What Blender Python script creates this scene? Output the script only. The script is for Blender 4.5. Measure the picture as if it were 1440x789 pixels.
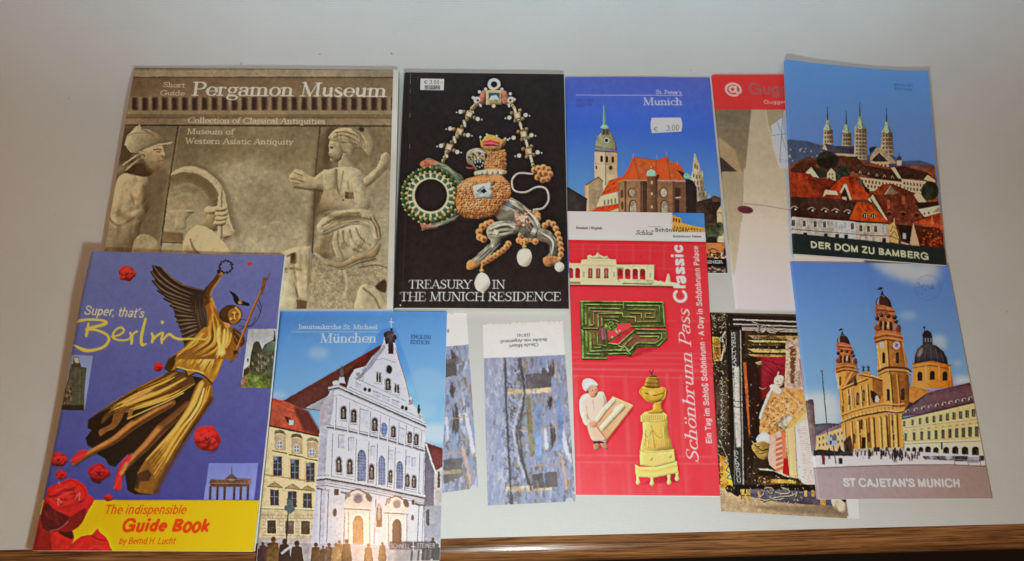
import bpy, math, random
import numpy as np

for o in list(bpy.data.objects):
    bpy.data.objects.remove(o, do_unlink=True)
scene = bpy.context.scene
COL = scene.collection
R = math.radians

# ------------------------------------------------------------------ camera
F_PX, TILT, ROLL, CAM_H = 1040.0, 0.2995, 0.0759, 0.690
_ct, _st, _cr, _sr = math.cos(TILT), math.sin(TILT), math.cos(ROLL), math.sin(ROLL)
CAM_M = np.array([[1, 0, 0], [0, _ct, -_st], [0, _st, _ct]]) @ np.array([[_cr, -_sr, 0], [_sr, _cr, 0], [0, 0, 1]])
cam_data = bpy.data.cameras.new('camera')
cam_data.sensor_width = 36.0
cam_data.lens = 36.0 * F_PX / 1440.0
cam_data.clip_start = 0.01
cam_data.clip_end = 50
cam = bpy.data.objects.new('camera', cam_data)
COL.objects.link(cam)
from mathutils import Matrix, Vector
_m = Matrix([list(r) + [0] for r in CAM_M.tolist()] + [[0, 0, 0, 1]])
_m.translation = Vector((0, 0, CAM_H))
cam.matrix_world = _m
scene.camera = cam

def spot(x, y, z=0.0):
    """world point on the plane z for a position measured on the photograph"""
    d = CAM_M @ np.array([(x - 720.0) / F_PX, -(y - 394.5) / F_PX, -1.0])
    k = (CAM_H - z) / -d[2]
    return np.array([d[0] * k, d[1] * k, z])

# ------------------------------------------------------------------ light
scene.view_settings.view_transform = 'Standard'
scene.view_settings.look = 'None'
scene.view_settings.exposure = 0.0
scene.view_settings.gamma = 1.0
scene.render.filter_size = 0.85
world = bpy.data.worlds.new('World')
scene.world = world
world.use_nodes = True
world.node_tree.nodes['Background'].inputs[0].default_value = (1.0, 0.50, 0.17, 1)
world.node_tree.nodes['Background'].inputs[1].default_value = 0.20

def lamp(name, kind, loc, target, power, color, **kw):
    d = bpy.data.lights.new(name, kind)
    d.energy = power
    d.color = color
    for k, v in kw.items():
        setattr(d, k, v)
    o = bpy.data.objects.new(name, d)
    COL.objects.link(o)
    o.location = loc
    v = Vector(target) - Vector(loc)
    o.rotation_euler = v.to_track_quat('-Z', 'Y').to_euler()
    return o

_f = spot(760, 850)
lamp('reading_lamp', 'POINT', (_f[0], _f[1], 0.44), (_f[0], _f[1], 0), 7.2, (0.80, 0.975, 1.0), shadow_soft_size=0.028)
lamp('ceiling_lamp', 'SPOT', (-0.40, -0.10, 1.75), (-0.1, 0.12, 0), 13.0, (1.0, 0.48, 0.18),
     spot_size=R(100), spot_blend=1.0, shadow_soft_size=0.09)
lamp('window_light', 'AREA', (0.05, 0.30, 0.95), (0.0, 0.86, 0.16), 2.7, (0.42, 0.76, 1.0),
     shape='RECTANGLE', size=1.1, size_y=0.2, spread=R(62))

# ------------------------------------------------------------------ helpers
RS = np.random.RandomState(7)

def _box1(a, r, ax):
    if r < 1:
        return a
    p = [(0, 0)] * a.ndim
    p[ax] = (r + 1, r)
    c = np.cumsum(np.pad(a, p, mode='edge'), axis=ax)
    n = a.shape[ax]
    lo = [slice(None)] * a.ndim; hi = [slice(None)] * a.ndim
    hi[ax] = slice(2 * r + 1, 2 * r + 1 + n); lo[ax] = slice(0, n)
    return (c[tuple(hi)] - c[tuple(lo)]) / (2 * r + 1)

def blur(a, r, it=2):
    r = int(round(r))
    a = a.astype(np.float32)
    for _ in range(it):
        a = _box1(_box1(a, r, 0), r, 1)
    return a

def _mknoise(n, octs):
    out = np.zeros((n, n))
    for o, w in octs:
        k = n // o
        g = RS.rand(k, k)
        g = np.concatenate([g, g[:1]], 0); g = np.concatenate([g, g[:, :1]], 1)
        t = np.arange(n) / o
        i = t.astype(int); f = t - i; f = f * f * (3 - 2 * f)
        a = g[i][:, i] * (1 - f)[:, None] + g[i + 1][:, i] * f[:, None]
        b = g[i][:, i + 1] * (1 - f)[:, None] + g[i + 1][:, i + 1] * f[:, None]
        out += w * (a * (1 - f)[None] + b * f[None])
    out -= out.mean()
    return (out / (out.std() * 2)).astype(np.float32)

NZ = _mknoise(1024, [(64, 1), (32, .7), (16, .5), (8, .35), (4, .25)])   # cloudy
NF = _mknoise(1024, [(8, 1), (4, .8), (2, .6)])                          # fine

def noise(shape, sx=1.0, sy=1.0, fine=False):
    src = NF if fine else NZ
    ox, oy = RS.randint(0, 1024, 2)
    y = np.arange(shape[0]) / sy + oy; x = np.arange(shape[1]) / sx + ox
    iy, ix = y.astype(int), x.astype(int)
    fy, fx = (y - iy)[:, None].astype(np.float32), (x - ix)[None].astype(np.float32)
    iy %= 1024; ix %= 1024
    jy, jx = (iy + 1) % 1024, (ix + 1) % 1024
    return (src[iy][:, ix] * (1 - fx) + src[iy][:, jx] * fx) * (1 - fy) + (src[jy][:, ix] * (1 - fx) + src[jy][:, jx] * fx) * fy

def homography(src, dst):
    A = []
    for (x, y), (u, v) in zip(src, dst):
        A.append([x, y, 1, 0, 0, 0, -u * x, -u * y])
        A.append([0, 0, 0, x, y, 1, -v * x, -v * y])
    h = np.linalg.solve(np.array(A, float), np.array(dst, float).reshape(-1))
    return np.append(h, 1).reshape(3, 3)

def spline(p, closed=False, n=8):
    p = np.asarray(p, float)
    if closed:
        q = np.vstack([p[-1], p, p[0], p[1]])
    else:
        q = np.vstack([2 * p[0] - p[1], p, 2 * p[-1] - p[-2]])
    out = []
    t = np.linspace(0, 1, n, endpoint=False)[:, None]
    for i in range(1, len(q) - 2):
        a, b, c, d = q[i - 1], q[i], q[i + 1], q[i + 2]
        out.append(0.5 * (2 * b + (c - a) * t + (2 * a - 5 * b + 4 * c - d) * t * t + (3 * b - a - 3 * c + d) * t ** 3))
    if not closed:
        out.append(p[-1:])
    return np.vstack(out)

# ------------------------------------------------------------------ lettering
# a roman face drawn with a broad pen: each stroke is (points, widths); cap height 1
def pen_glyph(ch, T=.135, t=.045, X=.64, sl=.16, ser=True):
    S = []
    def ln(x0, y0, x1, y1, w=T, w1=None):
        S.append((np.array([[x0, y0], [x1, y1]]), np.array([w, w if w1 is None else w1])))
    def sf(x, y, r=sl):
        if ser: ln(x - r, y, x + r, y, t * 1.15)
    def st(x, y0, y1, top=1, bot=1, w=T):
        ln(x, y0 + w * .3, x, y1 - w * .3, w)
        if bot: sf(x, y0 + t * .5)
        if top == 1: sf(x, y1 - t * .5)
        if top == 2 and ser: ln(x - sl, y1 - .07, x, y1 - t, t * 1.3)
    def arc(cx, cy, rx, ry, a0, a1, k=1.0):
        a = np.radians(np.linspace(a0, a1, 22))
        S.append((np.stack([cx + rx * np.cos(a), cy + ry * np.sin(a)], 1), t + (T * k - t) * np.abs(np.cos(a)) ** 1.5))
    def dot(x, y, r=.085):
        ln(x, y, x + .001, y, r * 2)
    def pl(pts, w):
        S.append((np.asarray(pts, float), np.full(len(pts), float(w))))
    h = X / 2
    W = .6
    if not ser:
        # plain grotesque forms
        e = T * .5
        if ch == 'C': arc(.47, .5, .36, .46, 38, 322); return S, .88
        if ch in 'EF':
            ln(.15, e, .15, 1 - e); ln(.15, 1 - e, .60, 1 - e); ln(.15, .52, .56, .52)
            if ch == 'E': ln(.15, e, .61, e)
            return S, .70
        if ch == 'G': arc(.47, .5, .37, .46, 35, 345); ln(.82, e, .82, .46); ln(.54, .46, .82, .46); return S, .94
        if ch == 'I': ln(.14, e, .14, 1 - e); return S, .30
        if ch == 'J': ln(.42, .25, .42, 1 - e); arc(.24, .25, .18, .22, 180, 360); return S, .60
        if ch == 'L': ln(.15, e, .15, 1 - e); ln(.15, e, .56, e); return S, .62
        if ch == 'M': ln(.14, e, .14, 1 - e); ln(.14, 1 - e, .44, e); ln(.44, e, .74, 1 - e); ln(.74, e, .74, 1 - e); return S, .90
        if ch == 'N': ln(.14, e, .14, 1 - e); ln(.14, 1 - e, .64, e); ln(.64, e, .64, 1 - e); return S, .80
        if ch == 'S': pl(spline([(.58, .74), (.50, .90), (.35, 1 - e), (.18, .90), (.13, .74), (.24, .59), (.46, .46), (.60, .30), (.54, .12), (.36, e), (.17, .10), (.09, .27)], n=4), T); return S, .70
        if ch == 'T': ln(.31, e, .31, 1 - e); ln(.05, 1 - e, .57, 1 - e); return S, .62
        if ch == 'U': ln(.14, .3, .14, 1 - e); ln(.64, .3, .64, 1 - e); arc(.39, .3, .25, .26, 180, 360); return S, .78
        if ch == 'Z': ln(.08, 1 - e, .56, 1 - e); ln(.56, 1 - e, .08, e); ln(.08, e, .58, e); return S, .66
        if ch == 'H': ln(.14, e, .14, 1 - e); ln(.62, e, .62, 1 - e); ln(.14, .52, .62, .52); return S, .76
        if ch == 'D': ln(.14, e, .14, 1 - e); arc(.30, .5, .38, .5 - e, -90, 90); ln(.14, 1 - e, .30, 1 - e); ln(.14, e, .30, e); return S, .80
        if ch in 'BPR':
            ln(.14, e, .14, 1 - e); arc(.38, .74, .19, .26 - e, -90, 90); ln(.14, 1 - e, .38, 1 - e); ln(.14, .49, .38, .49)
            if ch == 'B': arc(.39, .27, .21, .27 - e * 1.1, -90, 90); ln(.14, e, .38, e)
            if ch == 'R': ln(.42, .46, .58, e)
            return S, (.62 if ch == 'P' else .72)
        if ch == 'A': ln(.08, e, .36, 1 - e); ln(.36, 1 - e, .64, e); ln(.18, .32, .54, .32); return S, .72
        if ch == 'a': pl(spline([(.10, X - .18), (.16, X - e * 1.2), (.28, X - e), (.40, X - .10), (.42, X - .24)], n=4), T * .9); ln(.42, X - .22, .42, e); arc(.25, .17, .17, .13, 55, 360); return S, .54
        if ch == 'c': arc(.29, h, .20, h - e, 42, 318); return S, .50
        if ch == 'e': arc(.29, h, .20, h - e, 0, 296); ln(.10, h + .01, .48, h + .01, T * .62); return S, .56
        if ch == 'f': ln(.18, e, .18, .82); arc(.32, .82, .14, .16, 90, 180); ln(.05, X - e, .34, X - e, T * .9); return S, .34
        if ch == 'g': arc(.28, h, .19, h - e, 0, 360); ln(.46, X - e, .46, -.08); arc(.28, -.08, .18, .15, 200, 360); return S, .58
        if ch == 'l': ln(.12, e, .12, 1.02 - e); return S, .25
        if ch == 'i': ln(.12, e, .12, X - e); ln(.12, .92, .12, .93, T * 1.1); return S, .25
        if ch == 'r': ln(.12, e, .12, X - e); arc(.30, X - .22, .17, .20, 75, 175); return S, .36
        if ch == 's': pl(spline([(.40, X - .17), (.33, X - e * 1.1), (.22, X - e), (.11, X - .12), (.13, X - .24), (.26, h), (.40, h - .11), (.40, .11), (.26, e), (.12, .08), (.08, .18)], n=4), T * .92); return S, .48
        if ch == 't': ln(.16, .14, .16, .88); arc(.28, .16, .12, .12, 180, 280); ln(.04, X - e, .30, X - e, T * .9); return S, .34
        if ch == 'u': ln(.12, .2, .12, X - e); arc(.28, .22, .16, .18, 180, 350); ln(.45, e, .45, X - e); return S, .57
        if ch == 'd': ln(.46, e, .46, 1.02 - e); arc(.28, h, .18, h - e, 0, 360); return S, .58
        if ch in 'bp': ln(.12, e if ch == 'b' else -.25, .12, (1.02 if ch == 'b' else X) - e); arc(.30, h, .18, h - e, 0, 360); return S, .58
        if ch == 'y': ln(.06, X - e, .26, e); ln(.46, X - e, .20, -.20); return S, .52
        if ch == 'k': ln(.12, e, .12, 1.02 - e); ln(.14, .26, .42, X - e, T * .95); ln(.24, .36, .45, e); return S, .52
        if ch in '\xf6\xfc':
            S, W = pen_glyph('o' if ch == '\xf6' else 'u', T, t, X, sl, ser)
            return S + [(np.array([[x, .88], [x, .885]]), np.array([T, T])) for x in (.18, .40)], W
        if ch == '@': arc(.5, .4, .44, .50, 0, 300); arc(.46, .42, .18, .22, 0, 360); ln(.66, .64, .64, .25); arc(.79, .28, .14, .16, 180, 360); return S, 1.02
        if ch == '\u20ac': arc(.42, .48, .30, .42, 45, 315); ln(.0, .40, .46, .40, T * .8); ln(.0, .56, .48, .56, T * .8); return S, .72
        if ch == '3': arc(.26, .73, .18, .2, -80, 150); arc(.26, .28, .21, .24, -160, 85); return S, .56
        if ch == '0': arc(.27, .5, .19, .45, 0, 360); return S, .56
        if ch == '-': ln(.04, .4, .30, .4); return S, .34
        if ch == '/': ln(.02, -.05, .32, 1); return S, .36
        if ch == '\xb7': ln(.12, .42, .121, .42, T * 1.2); return S, .24
        if ch == '\xb4': ln(.06, .80, .18, .98); return S, .24
        if ch == "'": ln(.1, .74, .1, .95); return S, .20
        if ch in '.,':
            ln(.12, e, .121, e, T * 1.1)
            if ch == ',': ln(.12, e, .08, -.12, T * .7)
            return S, .26
        if ch == ' ': return S, .28
    if ch == 'A': ln(.06, .03, .38, .98, t * 1.2); ln(.38, .98, .70, .03); ln(.18, .34, .58, .34, t); sf(.06, .02, .11); sf(.70, .02, .14); W = .78
    elif ch == 'B': st(.16, 0, 1); arc(.28, .75, .27, .235, -90, 90); arc(.30, .27, .32, .26, -90, 90); ln(.16, .5, .3, .52, t); ln(.16, .98, .3, .98, t); ln(.16, .02, .3, .02, t); W = .68
    elif ch == 'C': arc(.47, .5, .39, .49, 48, 312); ln(.73, .98, .74, .68, t); ln(.73, .02, .74, .2, t); W = .82
    elif ch == 'D': st(.16, 0, 1); arc(.30, .5, .46, .48, -90, 90); ln(.16, .98, .32, .98, t); ln(.16, .02, .32, .02, t); W = .84
    elif ch in 'EF':
        st(.16, 0, 1); ln(.16, .98, .58, .98, t); ln(.16, .51, .44, .51, t); ln(.58, .98, .60, .76, t); ln(.44, .41, .44, .61, t); W = .66
        if ch == 'E': ln(.16, .02, .62, .02, t); ln(.62, .02, .65, .26, t); W = .7
    elif ch == 'G': arc(.47, .5, .39, .49, 48, 300); ln(.73, .98, .74, .70, t); st(.74, .02, .42, 1, 0); W = .88
    elif ch == 'H': st(.16, 0, 1); st(.70, 0, 1); ln(.16, .5, .70, .5, t); W = .86
    elif ch == 'I': st(.18, 0, 1); W = .36
    elif ch == 'J': st(.26, .1, 1, 1, 0); arc(.12, .1, .14, .2, -110, 0); W = .42
    elif ch == 'K': st(.16, 0, 1); ln(.2, .42, .66, .97, t * 1.2); ln(.36, .58, .72, .03); sf(.66, .98, .12); sf(.74, .02, .13); W = .8
    elif ch == 'L': st(.16, 0, 1); ln(.16, .02, .58, .02, t); ln(.58, .02, .62, .28, t); W = .65
    elif ch == 'M': ln(.14, .02, .17, .97, t * 1.3); ln(.17, .97, .48, .06); ln(.48, .06, .80, .97, t * 1.2); st(.84, 0, 1); sf(.12, .02, .12); sf(.15, .98, .1); W = 1.02
    elif ch == 'N': ln(.14, .02, .14, .97, t * 1.3); ln(.14, .97, .70, .03); ln(.70, .02, .70, .97, t * 1.3); sf(.14, .02, .12); sf(.12, .98, .1); sf(.70, .98, .12); W = .84
    elif ch == 'O' or ch == 'Q':
        arc(.46, .5, .39, .49, 0, 360); W = .92
        if ch == 'Q': ln(.5, .06, .8, -.18, T * .8)
    elif ch == 'P': st(.16, 0, 1); arc(.30, .73, .30, .25, -90, 90); ln(.16, .98, .3, .98, t); ln(.16, .48, .3, .48, t); W = .66
    elif ch == 'R': st(.16, 0, 1); arc(.30, .74, .28, .24, -90, 90); ln(.16, .98, .3, .98, t); ln(.16, .50, .3, .50, t); ln(.36, .48, .68, .04); sf(.72, .02, .1); W = .74
    elif ch == 'S': S.append((spline([(.50, .78), (.44, .94), (.29, .985), (.13, .90), (.10, .74), (.22, .58), (.42, .46), (.53, .30), (.48, .11), (.30, .015), (.13, .08), (.07, .24)], n=4), np.interp(np.arange(45), [0, 12, 16, 26, 32, 44], [t, t * 1.2, T * .9, T, T * .8, t]))); ln(.52, .97, .50, .74, t); ln(.05, .03, .07, .28, t); W = .62
    elif ch == 'T': st(.36, 0, 1, 0, 1); ln(.04, .98, .68, .98, t); ln(.04, .98, .03, .76, t); ln(.68, .98, .69, .76, t); W = .72
    elif ch == 'U': st(.16, .25, 1, 1, 0); arc(.43, .28, .27, .27, 180, 360, .8); ln(.70, .28, .70, .97, t * 1.3); sf(.70, .98, .12); W = .84
    elif ch == 'V': ln(.08, .97, .38, .03); ln(.38, .03, .68, .97, t * 1.2); sf(.08, .98, .14); sf(.68, .98, .11); W = .76
    elif ch == 'W': ln(.06, .97, .30, .03); ln(.30, .03, .54, .97, t * 1.2); ln(.46, .97, .70, .03); ln(.70, .03, .94, .97, t * 1.2); sf(.06, .98, .12); sf(.94, .98, .1); W = 1.02
    elif ch == 'X': ln(.08, .97, .66, .03); ln(.08, .03, .66, .97, t); sf(.1, .98, .12); sf(.64, .02, .12); W = .74
    elif ch == 'Y': ln(.06, .97, .36, .48); ln(.36, .48, .66, .97, t * 1.2); st(.36, 0, .5, 0, 1); sf(.06, .98, .12); sf(.66, .98, .1); W = .72
    elif ch == 'Z': ln(.08, .98, .6, .98, t); ln(.6, .98, .08, .02); ln(.08, .02, .62, .02, t); W = .68
    elif ch == 'a': arc(.24, h * .55, .17, h * .53, 60, 300); arc(.26, X - .17, .17, .15, 0, 160); st(.42, .03, X - .16, 0, 0); ln(.42, .05, .52, .02, t); ln(.25, X * .62, .42, X * .6, t); W = .54
    elif ch == 'b': st(.14, 0, 1.04, 2, 0); arc(.32, h, .21, h, -150, 150); W = .6
    elif ch == 'c': arc(.30, h, .22, h - .01, 45, 315); dot(.44, X - .16, .06); W = .5
    elif ch == 'd': st(.46, .0, 1.04, 2, 0); arc(.28, h, .21, h, 30, 330); ln(.46, .03, .56, .03, t); W = .6
    elif ch == 'e': arc(.30, h, .22, h - .01, 0, 320); ln(.09, h + .02, .50, h + .02, t); W = .56
    elif ch == 'f': st(.18, 0, .86, 0, 1); arc(.33, .84, .15, .19, 30, 180); dot(.44, .92, .06); ln(.04, X - .02, .38, X - .02, t); W = .38
    elif ch == 'g': arc(.27, X - .22, .17, .20, 0, 360, .85); arc(.29, -.13, .24, .15, 0, 360, .7); ln(.14, X - .42, .10, .06, t); ln(.1, .05, .42, .02, T * .7); ln(.42, X - .06, .56, X - .02, t * 1.3); W = .56
    elif ch in 'hnm':
        st(.14, 0, 1.04 if ch == 'h' else X, 2, 1); arc(.30, X - .22, .17, .2, 0, 130); st(.47, 0, X - .18, 0, 1); W = .63
        if ch == 'm': arc(.63, X - .22, .17, .2, 0, 130); st(.80, 0, X - .18, 0, 1); W = .96
    elif ch == 'i': st(.15, 0, X, 2, 1); dot(.15, .88); W = .32
    elif ch == 'j': st(.15, -.15, X, 2, 0); dot(.15, .88); arc(.02, -.15, .13, .1, -110, 0); W = .3
    elif ch == 'k': st(.14, 0, 1.04, 2, 1); ln(.18, .26, .46, X - .03, t * 1.2); ln(.28, .36, .50, .03); sf(.48, X - .02, .1); sf(.52, .02, .1); W = .58
    elif ch == 'l': st(.15, 0, 1.04, 2, 1); W = .31
    elif ch == 'o': arc(.29, h, .22, h - .01, 0, 360); W = .58
    elif ch == 'p': st(.14, -.3, X, 2, 1); arc(.32, h, .21, h, -150, 150); W = .6
    elif ch == 'q': st(.46, -.3, X, 0, 1); arc(.28, h, .21, h, 30, 330); W = .6
    elif ch == 'r': st(.14, 0, X, 2, 1); arc(.30, X - .16, .15, .14, 60, 170); dot(.38, X - .09, .075); W = .46
    elif ch == 's': S.append((spline([(.35, X - .12), (.30, X - .03), (.2, X), (.09, X - .06), (.08, X - .18), (.2, h + .01), (.34, h - .10), (.37, .12), (.3, .03), (.19, .0), (.08, .06), (.05, .15)], n=4), np.interp(np.arange(45), [0, 12, 16, 26, 32, 44], [t, t * 1.2, T * .9, T, T * .8, t]))); W = .44
    elif ch == 't': st(.17, .1, .82, 0, 0); arc(.30, .12, .13, .11, 180, 320, .9); ln(.04, X - .02, .36, X - .02, t); W = .4
    elif ch == 'u': ln(.14, .2, .14, X - t, T); pl([(.14, .2), (.18, .08), (.28, .05), (.38, .09), (.46, .2)], T * .8); ln(.47, .05, .47, X - t, T); ln(.04, X - t, .14, X - t, t); ln(.37, X - t, .47, X - t, t); ln(.47, .03, .57, .03, t); W = .62
    elif ch == 'v': ln(.07, X - .03, .27, .03, T * .9); ln(.27, .03, .46, X - .03, t); sf(.08, X - .02, .11); sf(.46, X - .02, .09); W = .54
    elif ch == 'w': ln(.07, X - .03, .23, .03, T * .9); ln(.23, .03, .38, X - .03, t); ln(.38, X - .03, .54, .03, T * .9); ln(.54, .03, .7, X - .03, t); sf(.08, X - .02, .11); sf(.7, X - .02, .09); W = .78
    elif ch == 'x': ln(.07, X - .03, .44, .03, T * .9); ln(.07, .03, .44, X - .03, t); W = .52
    elif ch == 'y': ln(.07, X - .03, .27, .03, T * .9); ln(.46, X - .03, .2, -.22, t * 1.2); dot(.15, -.24, .06); sf(.08, X - .02, .11); sf(.46, X - .02, .09); W = .54
    elif ch == 'z': ln(.06, X - .02, .42, X - .02, t); ln(.42, X - .02, .06, .02, T * .8); ln(.06, .02, .44, .02, t); W = .5
    elif ch == '\xdf': st(.16, 0, .8, 0, 1); arc(.3, .8, .15, .2, 0, 180); arc(.3, .22, .2, .23, -110, 70); W = .58
    elif ch == '\xfc': ln(.14, .2, .14, X - t, T); pl([(.14, .2), (.18, .08), (.28, .05), (.38, .09), (.46, .2)], T * .8); ln(.47, .05, .47, X - t, T); ln(.04, X - t, .14, X - t, t); ln(.37, X - t, .47, X - t, t); ln(.47, .03, .57, .03, t); dot(.19, .86); dot(.42, .86); W = .62
    elif ch == '\xf6': arc(.29, h, .22, h - .01, 0, 360); dot(.18, .86); dot(.41, .86); W = .58
    elif ch in ".,": dot(.12, .07); W = .26
    elif ch == "'": ln(.1, 1.0, .08, .78, T * .8, t); W = .2
    elif ch == '+': ln(.08, .42, .62, .42, t * 1.3); ln(.35, -.05, .35, .95, t * 1.3); W = .7
    elif ch == '(': arc(.4, .4, .28, .62, 120, 240); W = .32
    elif ch == ')': arc(-.05, .4, .28, .62, -60, 60); W = .32
    elif ch == '1': st(.22, 0, .95, 2, 1); W = .45
    elif ch == '8': arc(.27, .72, .16, .22, 0, 360); arc(.27, .26, .2, .25, 0, 360); W = .54
    elif ch == '7': ln(.06, .93, .48, .93, T * .7); ln(.48, .93, .2, .02, T * .7); W = .52
    elif ch == '4': ln(.36, 0, .36, .95, T); ln(.36, .95, .05, .3, t); ln(.05, .28, .52, .28, t); W = .56
    elif ch == ' ': W = .32
    else: W = .3
    return S, W

def penned(s, bold=1.0, ser=True, thin=.045):
    out = []; x = 0
    for ch in s:
        if ser:
            S, w = pen_glyph(ch, T=.135 * bold, t=thin * (1 + (bold - 1) * .5))
        else:
            S, w = pen_glyph(ch, T=bold, t=bold, X=.72, ser=False)
            w += (bold - .12) * .6
        for p, ww in S:
            out.append((p + np.array([x, 0]), ww))
        x += w
    return out, x

# ------------------------------------------------------------------ printed covers
def srgb2lin(c):
    c = np.clip(c, 0, 1)
    return np.where(c <= 0.04045, c / 12.92, ((c + 0.055) / 1.055) ** 2.4)
def lin2srgb(c):
    c = np.clip(c, 0, 1)
    return np.where(c <= 0.0031308, c * 12.92, 1.055 * c ** (1 / 2.4) - 0.055)

class Art:
    """a print: painted shape by shape on its own sheet of ink"""
    SS = 2
    def __init__(self, quad, pitch=0.8, bg=(200, 200, 200)):
        self.quad = np.array(quad, float)
        q = self.quad
        w = (np.linalg.norm(q[1] - q[0]) + np.linalg.norm(q[2] - q[3])) / 2
        h = (np.linalg.norm(q[3] - q[0]) + np.linalg.norm(q[2] - q[1])) / 2
        self.m, self.n = int(w / pitch) + 2, int(h / pitch) + 2        # columns, rows of the finished print
        self.W, self.H = self.m * self.SS, self.n * self.SS
        self.k = self.SS / pitch                                        # ink cells per authoring unit
        self.Hm = homography(q, [(0, 0), (self.W, 0), (self.W, self.H), (0, self.H)])
        self.a = np.empty((self.H, self.W, 3), np.float32)
        self.a[:] = np.array(bg, np.float32) / 255
        self.V = (0, 0, 1.0)
    def view(self, ox, oy, s):
        self.V = (ox, oy, s)
        return self
    def pt(self, p):
        p = np.asarray(p, float).reshape(-1, 2)
        p = p / self.V[2] + np.array(self.V[:2])
        q = np.c_[p, np.ones(len(p))] @ self.Hm.T
        return q[:, :2] / q[:, 2:]
    def sc(self, w):
        return w / self.V[2] * self.k
    def _win(self, lo, hi, pad):
        x0 = max(0, int(lo[0] - pad)); y0 = max(0, int(lo[1] - pad))
        x1 = min(self.W, int(hi[0] + pad) + 2); y1 = min(self.H, int(hi[1] + pad) + 2)
        return (x0, y0, x1, y1) if x1 > x0 and y1 > y0 else None
    def mask_poly(self, q, pad=2):
        w = self._win(q.min(0), q.max(0), pad)
        if w is None:
            return None, None
        x0, y0, x1, y1 = w
        acc = np.zeros((y1 - y0, x1 - x0 + 1), np.int32)
        nq = np.roll(q, -1, 0)
        for (ax, ay), (bx, by) in zip(q, nq):
            if ay > by:
                ax, ay, bx, by = bx, by, ax, ay
            r0 = max(int(math.ceil(ay - .5)), y0); r1 = min(int(math.ceil(by - .5)), y1)
            if r1 <= r0:
                continue
            rr = np.arange(r0, r1)
            xx = ax + (bx - ax) * ((rr + .5 - ay) / (by - ay))
            cc = np.clip(np.ceil(xx - .5).astype(int) - x0, 0, x1 - x0)
            np.add.at(acc, (rr - y0, cc), 1)
        m = (np.cumsum(acc, 1)[:, :-1] & 1).astype(np.float32)
        return m, w
    def put(self, m, w, col, alpha=1.0, soft=0.0, tex=0, ts=1.0, tsy=None, fine=False, grad=None, puff=None, clip=None):
        """lay ink through a mask; grad=(p,q,colour at q); puff=(radius,amount,light x,light y)"""
        if m is None:
            return
        x0, y0, x1, y1 = w
        hard = m
        if soft:
            m = blur(m, max(1, self.sc(soft) / 2))
        c = np.array(col, np.float32) / 255
        if grad is not None:
            p, q = self.pt([grad[0]])[0], self.pt([grad[1]])[0]
            yy, xx = np.mgrid[y0:y1, x0:x1].astype(np.float32)
            d = q - p
            f = np.clip(((xx - p[0]) * d[0] + (yy - p[1]) * d[1]) / max(1e-6, d @ d), 0, 1)[..., None]
            c = c * (1 - f) + np.array(grad[2], np.float32) / 255 * f
        else:
            c = np.broadcast_to(c, m.shape + (3,))
        if tex:
            s = ts * self.k
            c = c * (1 + tex * noise(m.shape, s, (tsy or ts) * self.k, fine) + tex * .55 * noise(m.shape, 1.3, 1.3, True))[..., None]
        if puff is not None:
            r = max(2, self.sc(puff[0]))
            hgt = (blur(hard, r * .45) + blur(hard, r * .8) + blur(hard, r * 1.3)) / 3 * r * .62
            if len(puff) > 4:
                hgt = hgt + puff[4] * r * .25 * noise(m.shape, self.k * puff[5] if len(puff) > 5 else self.k, self.k * (puff[6] if len(puff) > 6 else (puff[5] if len(puff) > 5 else 1)))
                hgt = blur(hgt, 1, 1)
            gy, gx = np.gradient(hgt)
            n = 1 / np.sqrt(1 + gx * gx + gy * gy)
            sh = (-gx * puff[2] - gy * puff[3]) * n + n - 1
            sh = 1 + puff[1] * sh
            c = c * np.clip(sh, .25, 1.9)[..., None]
        mm = (m * alpha)[..., None]
        if clip is not None:
            mm = mm * clip[y0:y1, x0:x1, None]
        reg = self.a[y0:y1, x0:x1]
        reg[:] = reg * (1 - mm) + np.clip(c, 0, 1) * mm
    def poly(self, pts, col, smooth=False, **kw):
        if smooth:
            pts = spline(pts, True)
        pad = 2 + (self.sc(kw.get('soft', 0)) * 2.5) + (0)
        m, w = self.mask_poly(self.pt(pts), pad)
        self.put(m, w, col, **kw)
        return m, w
    def rect(self, x0, y0, x1, y1, col, **kw):
        return self.poly([(x0, y0), (x1, y0), (x1, y1), (x0, y1)], col, **kw)
    def ell(self, cx, cy, rx, ry, col, rot=0, a0=0, a1=360, **kw):
        a = np.radians(np.linspace(a0, a1, 36, endpoint=a1 - a0 < 359))
        p = np.stack([rx * np.cos(a), ry * np.sin(a)], 1)
        c, s = math.cos(R(rot)), math.sin(R(rot))
        p = p @ np.array([[c, s], [-s, c]]) + np.array([cx, cy])
        return self.poly(p, col, **kw)
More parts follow.
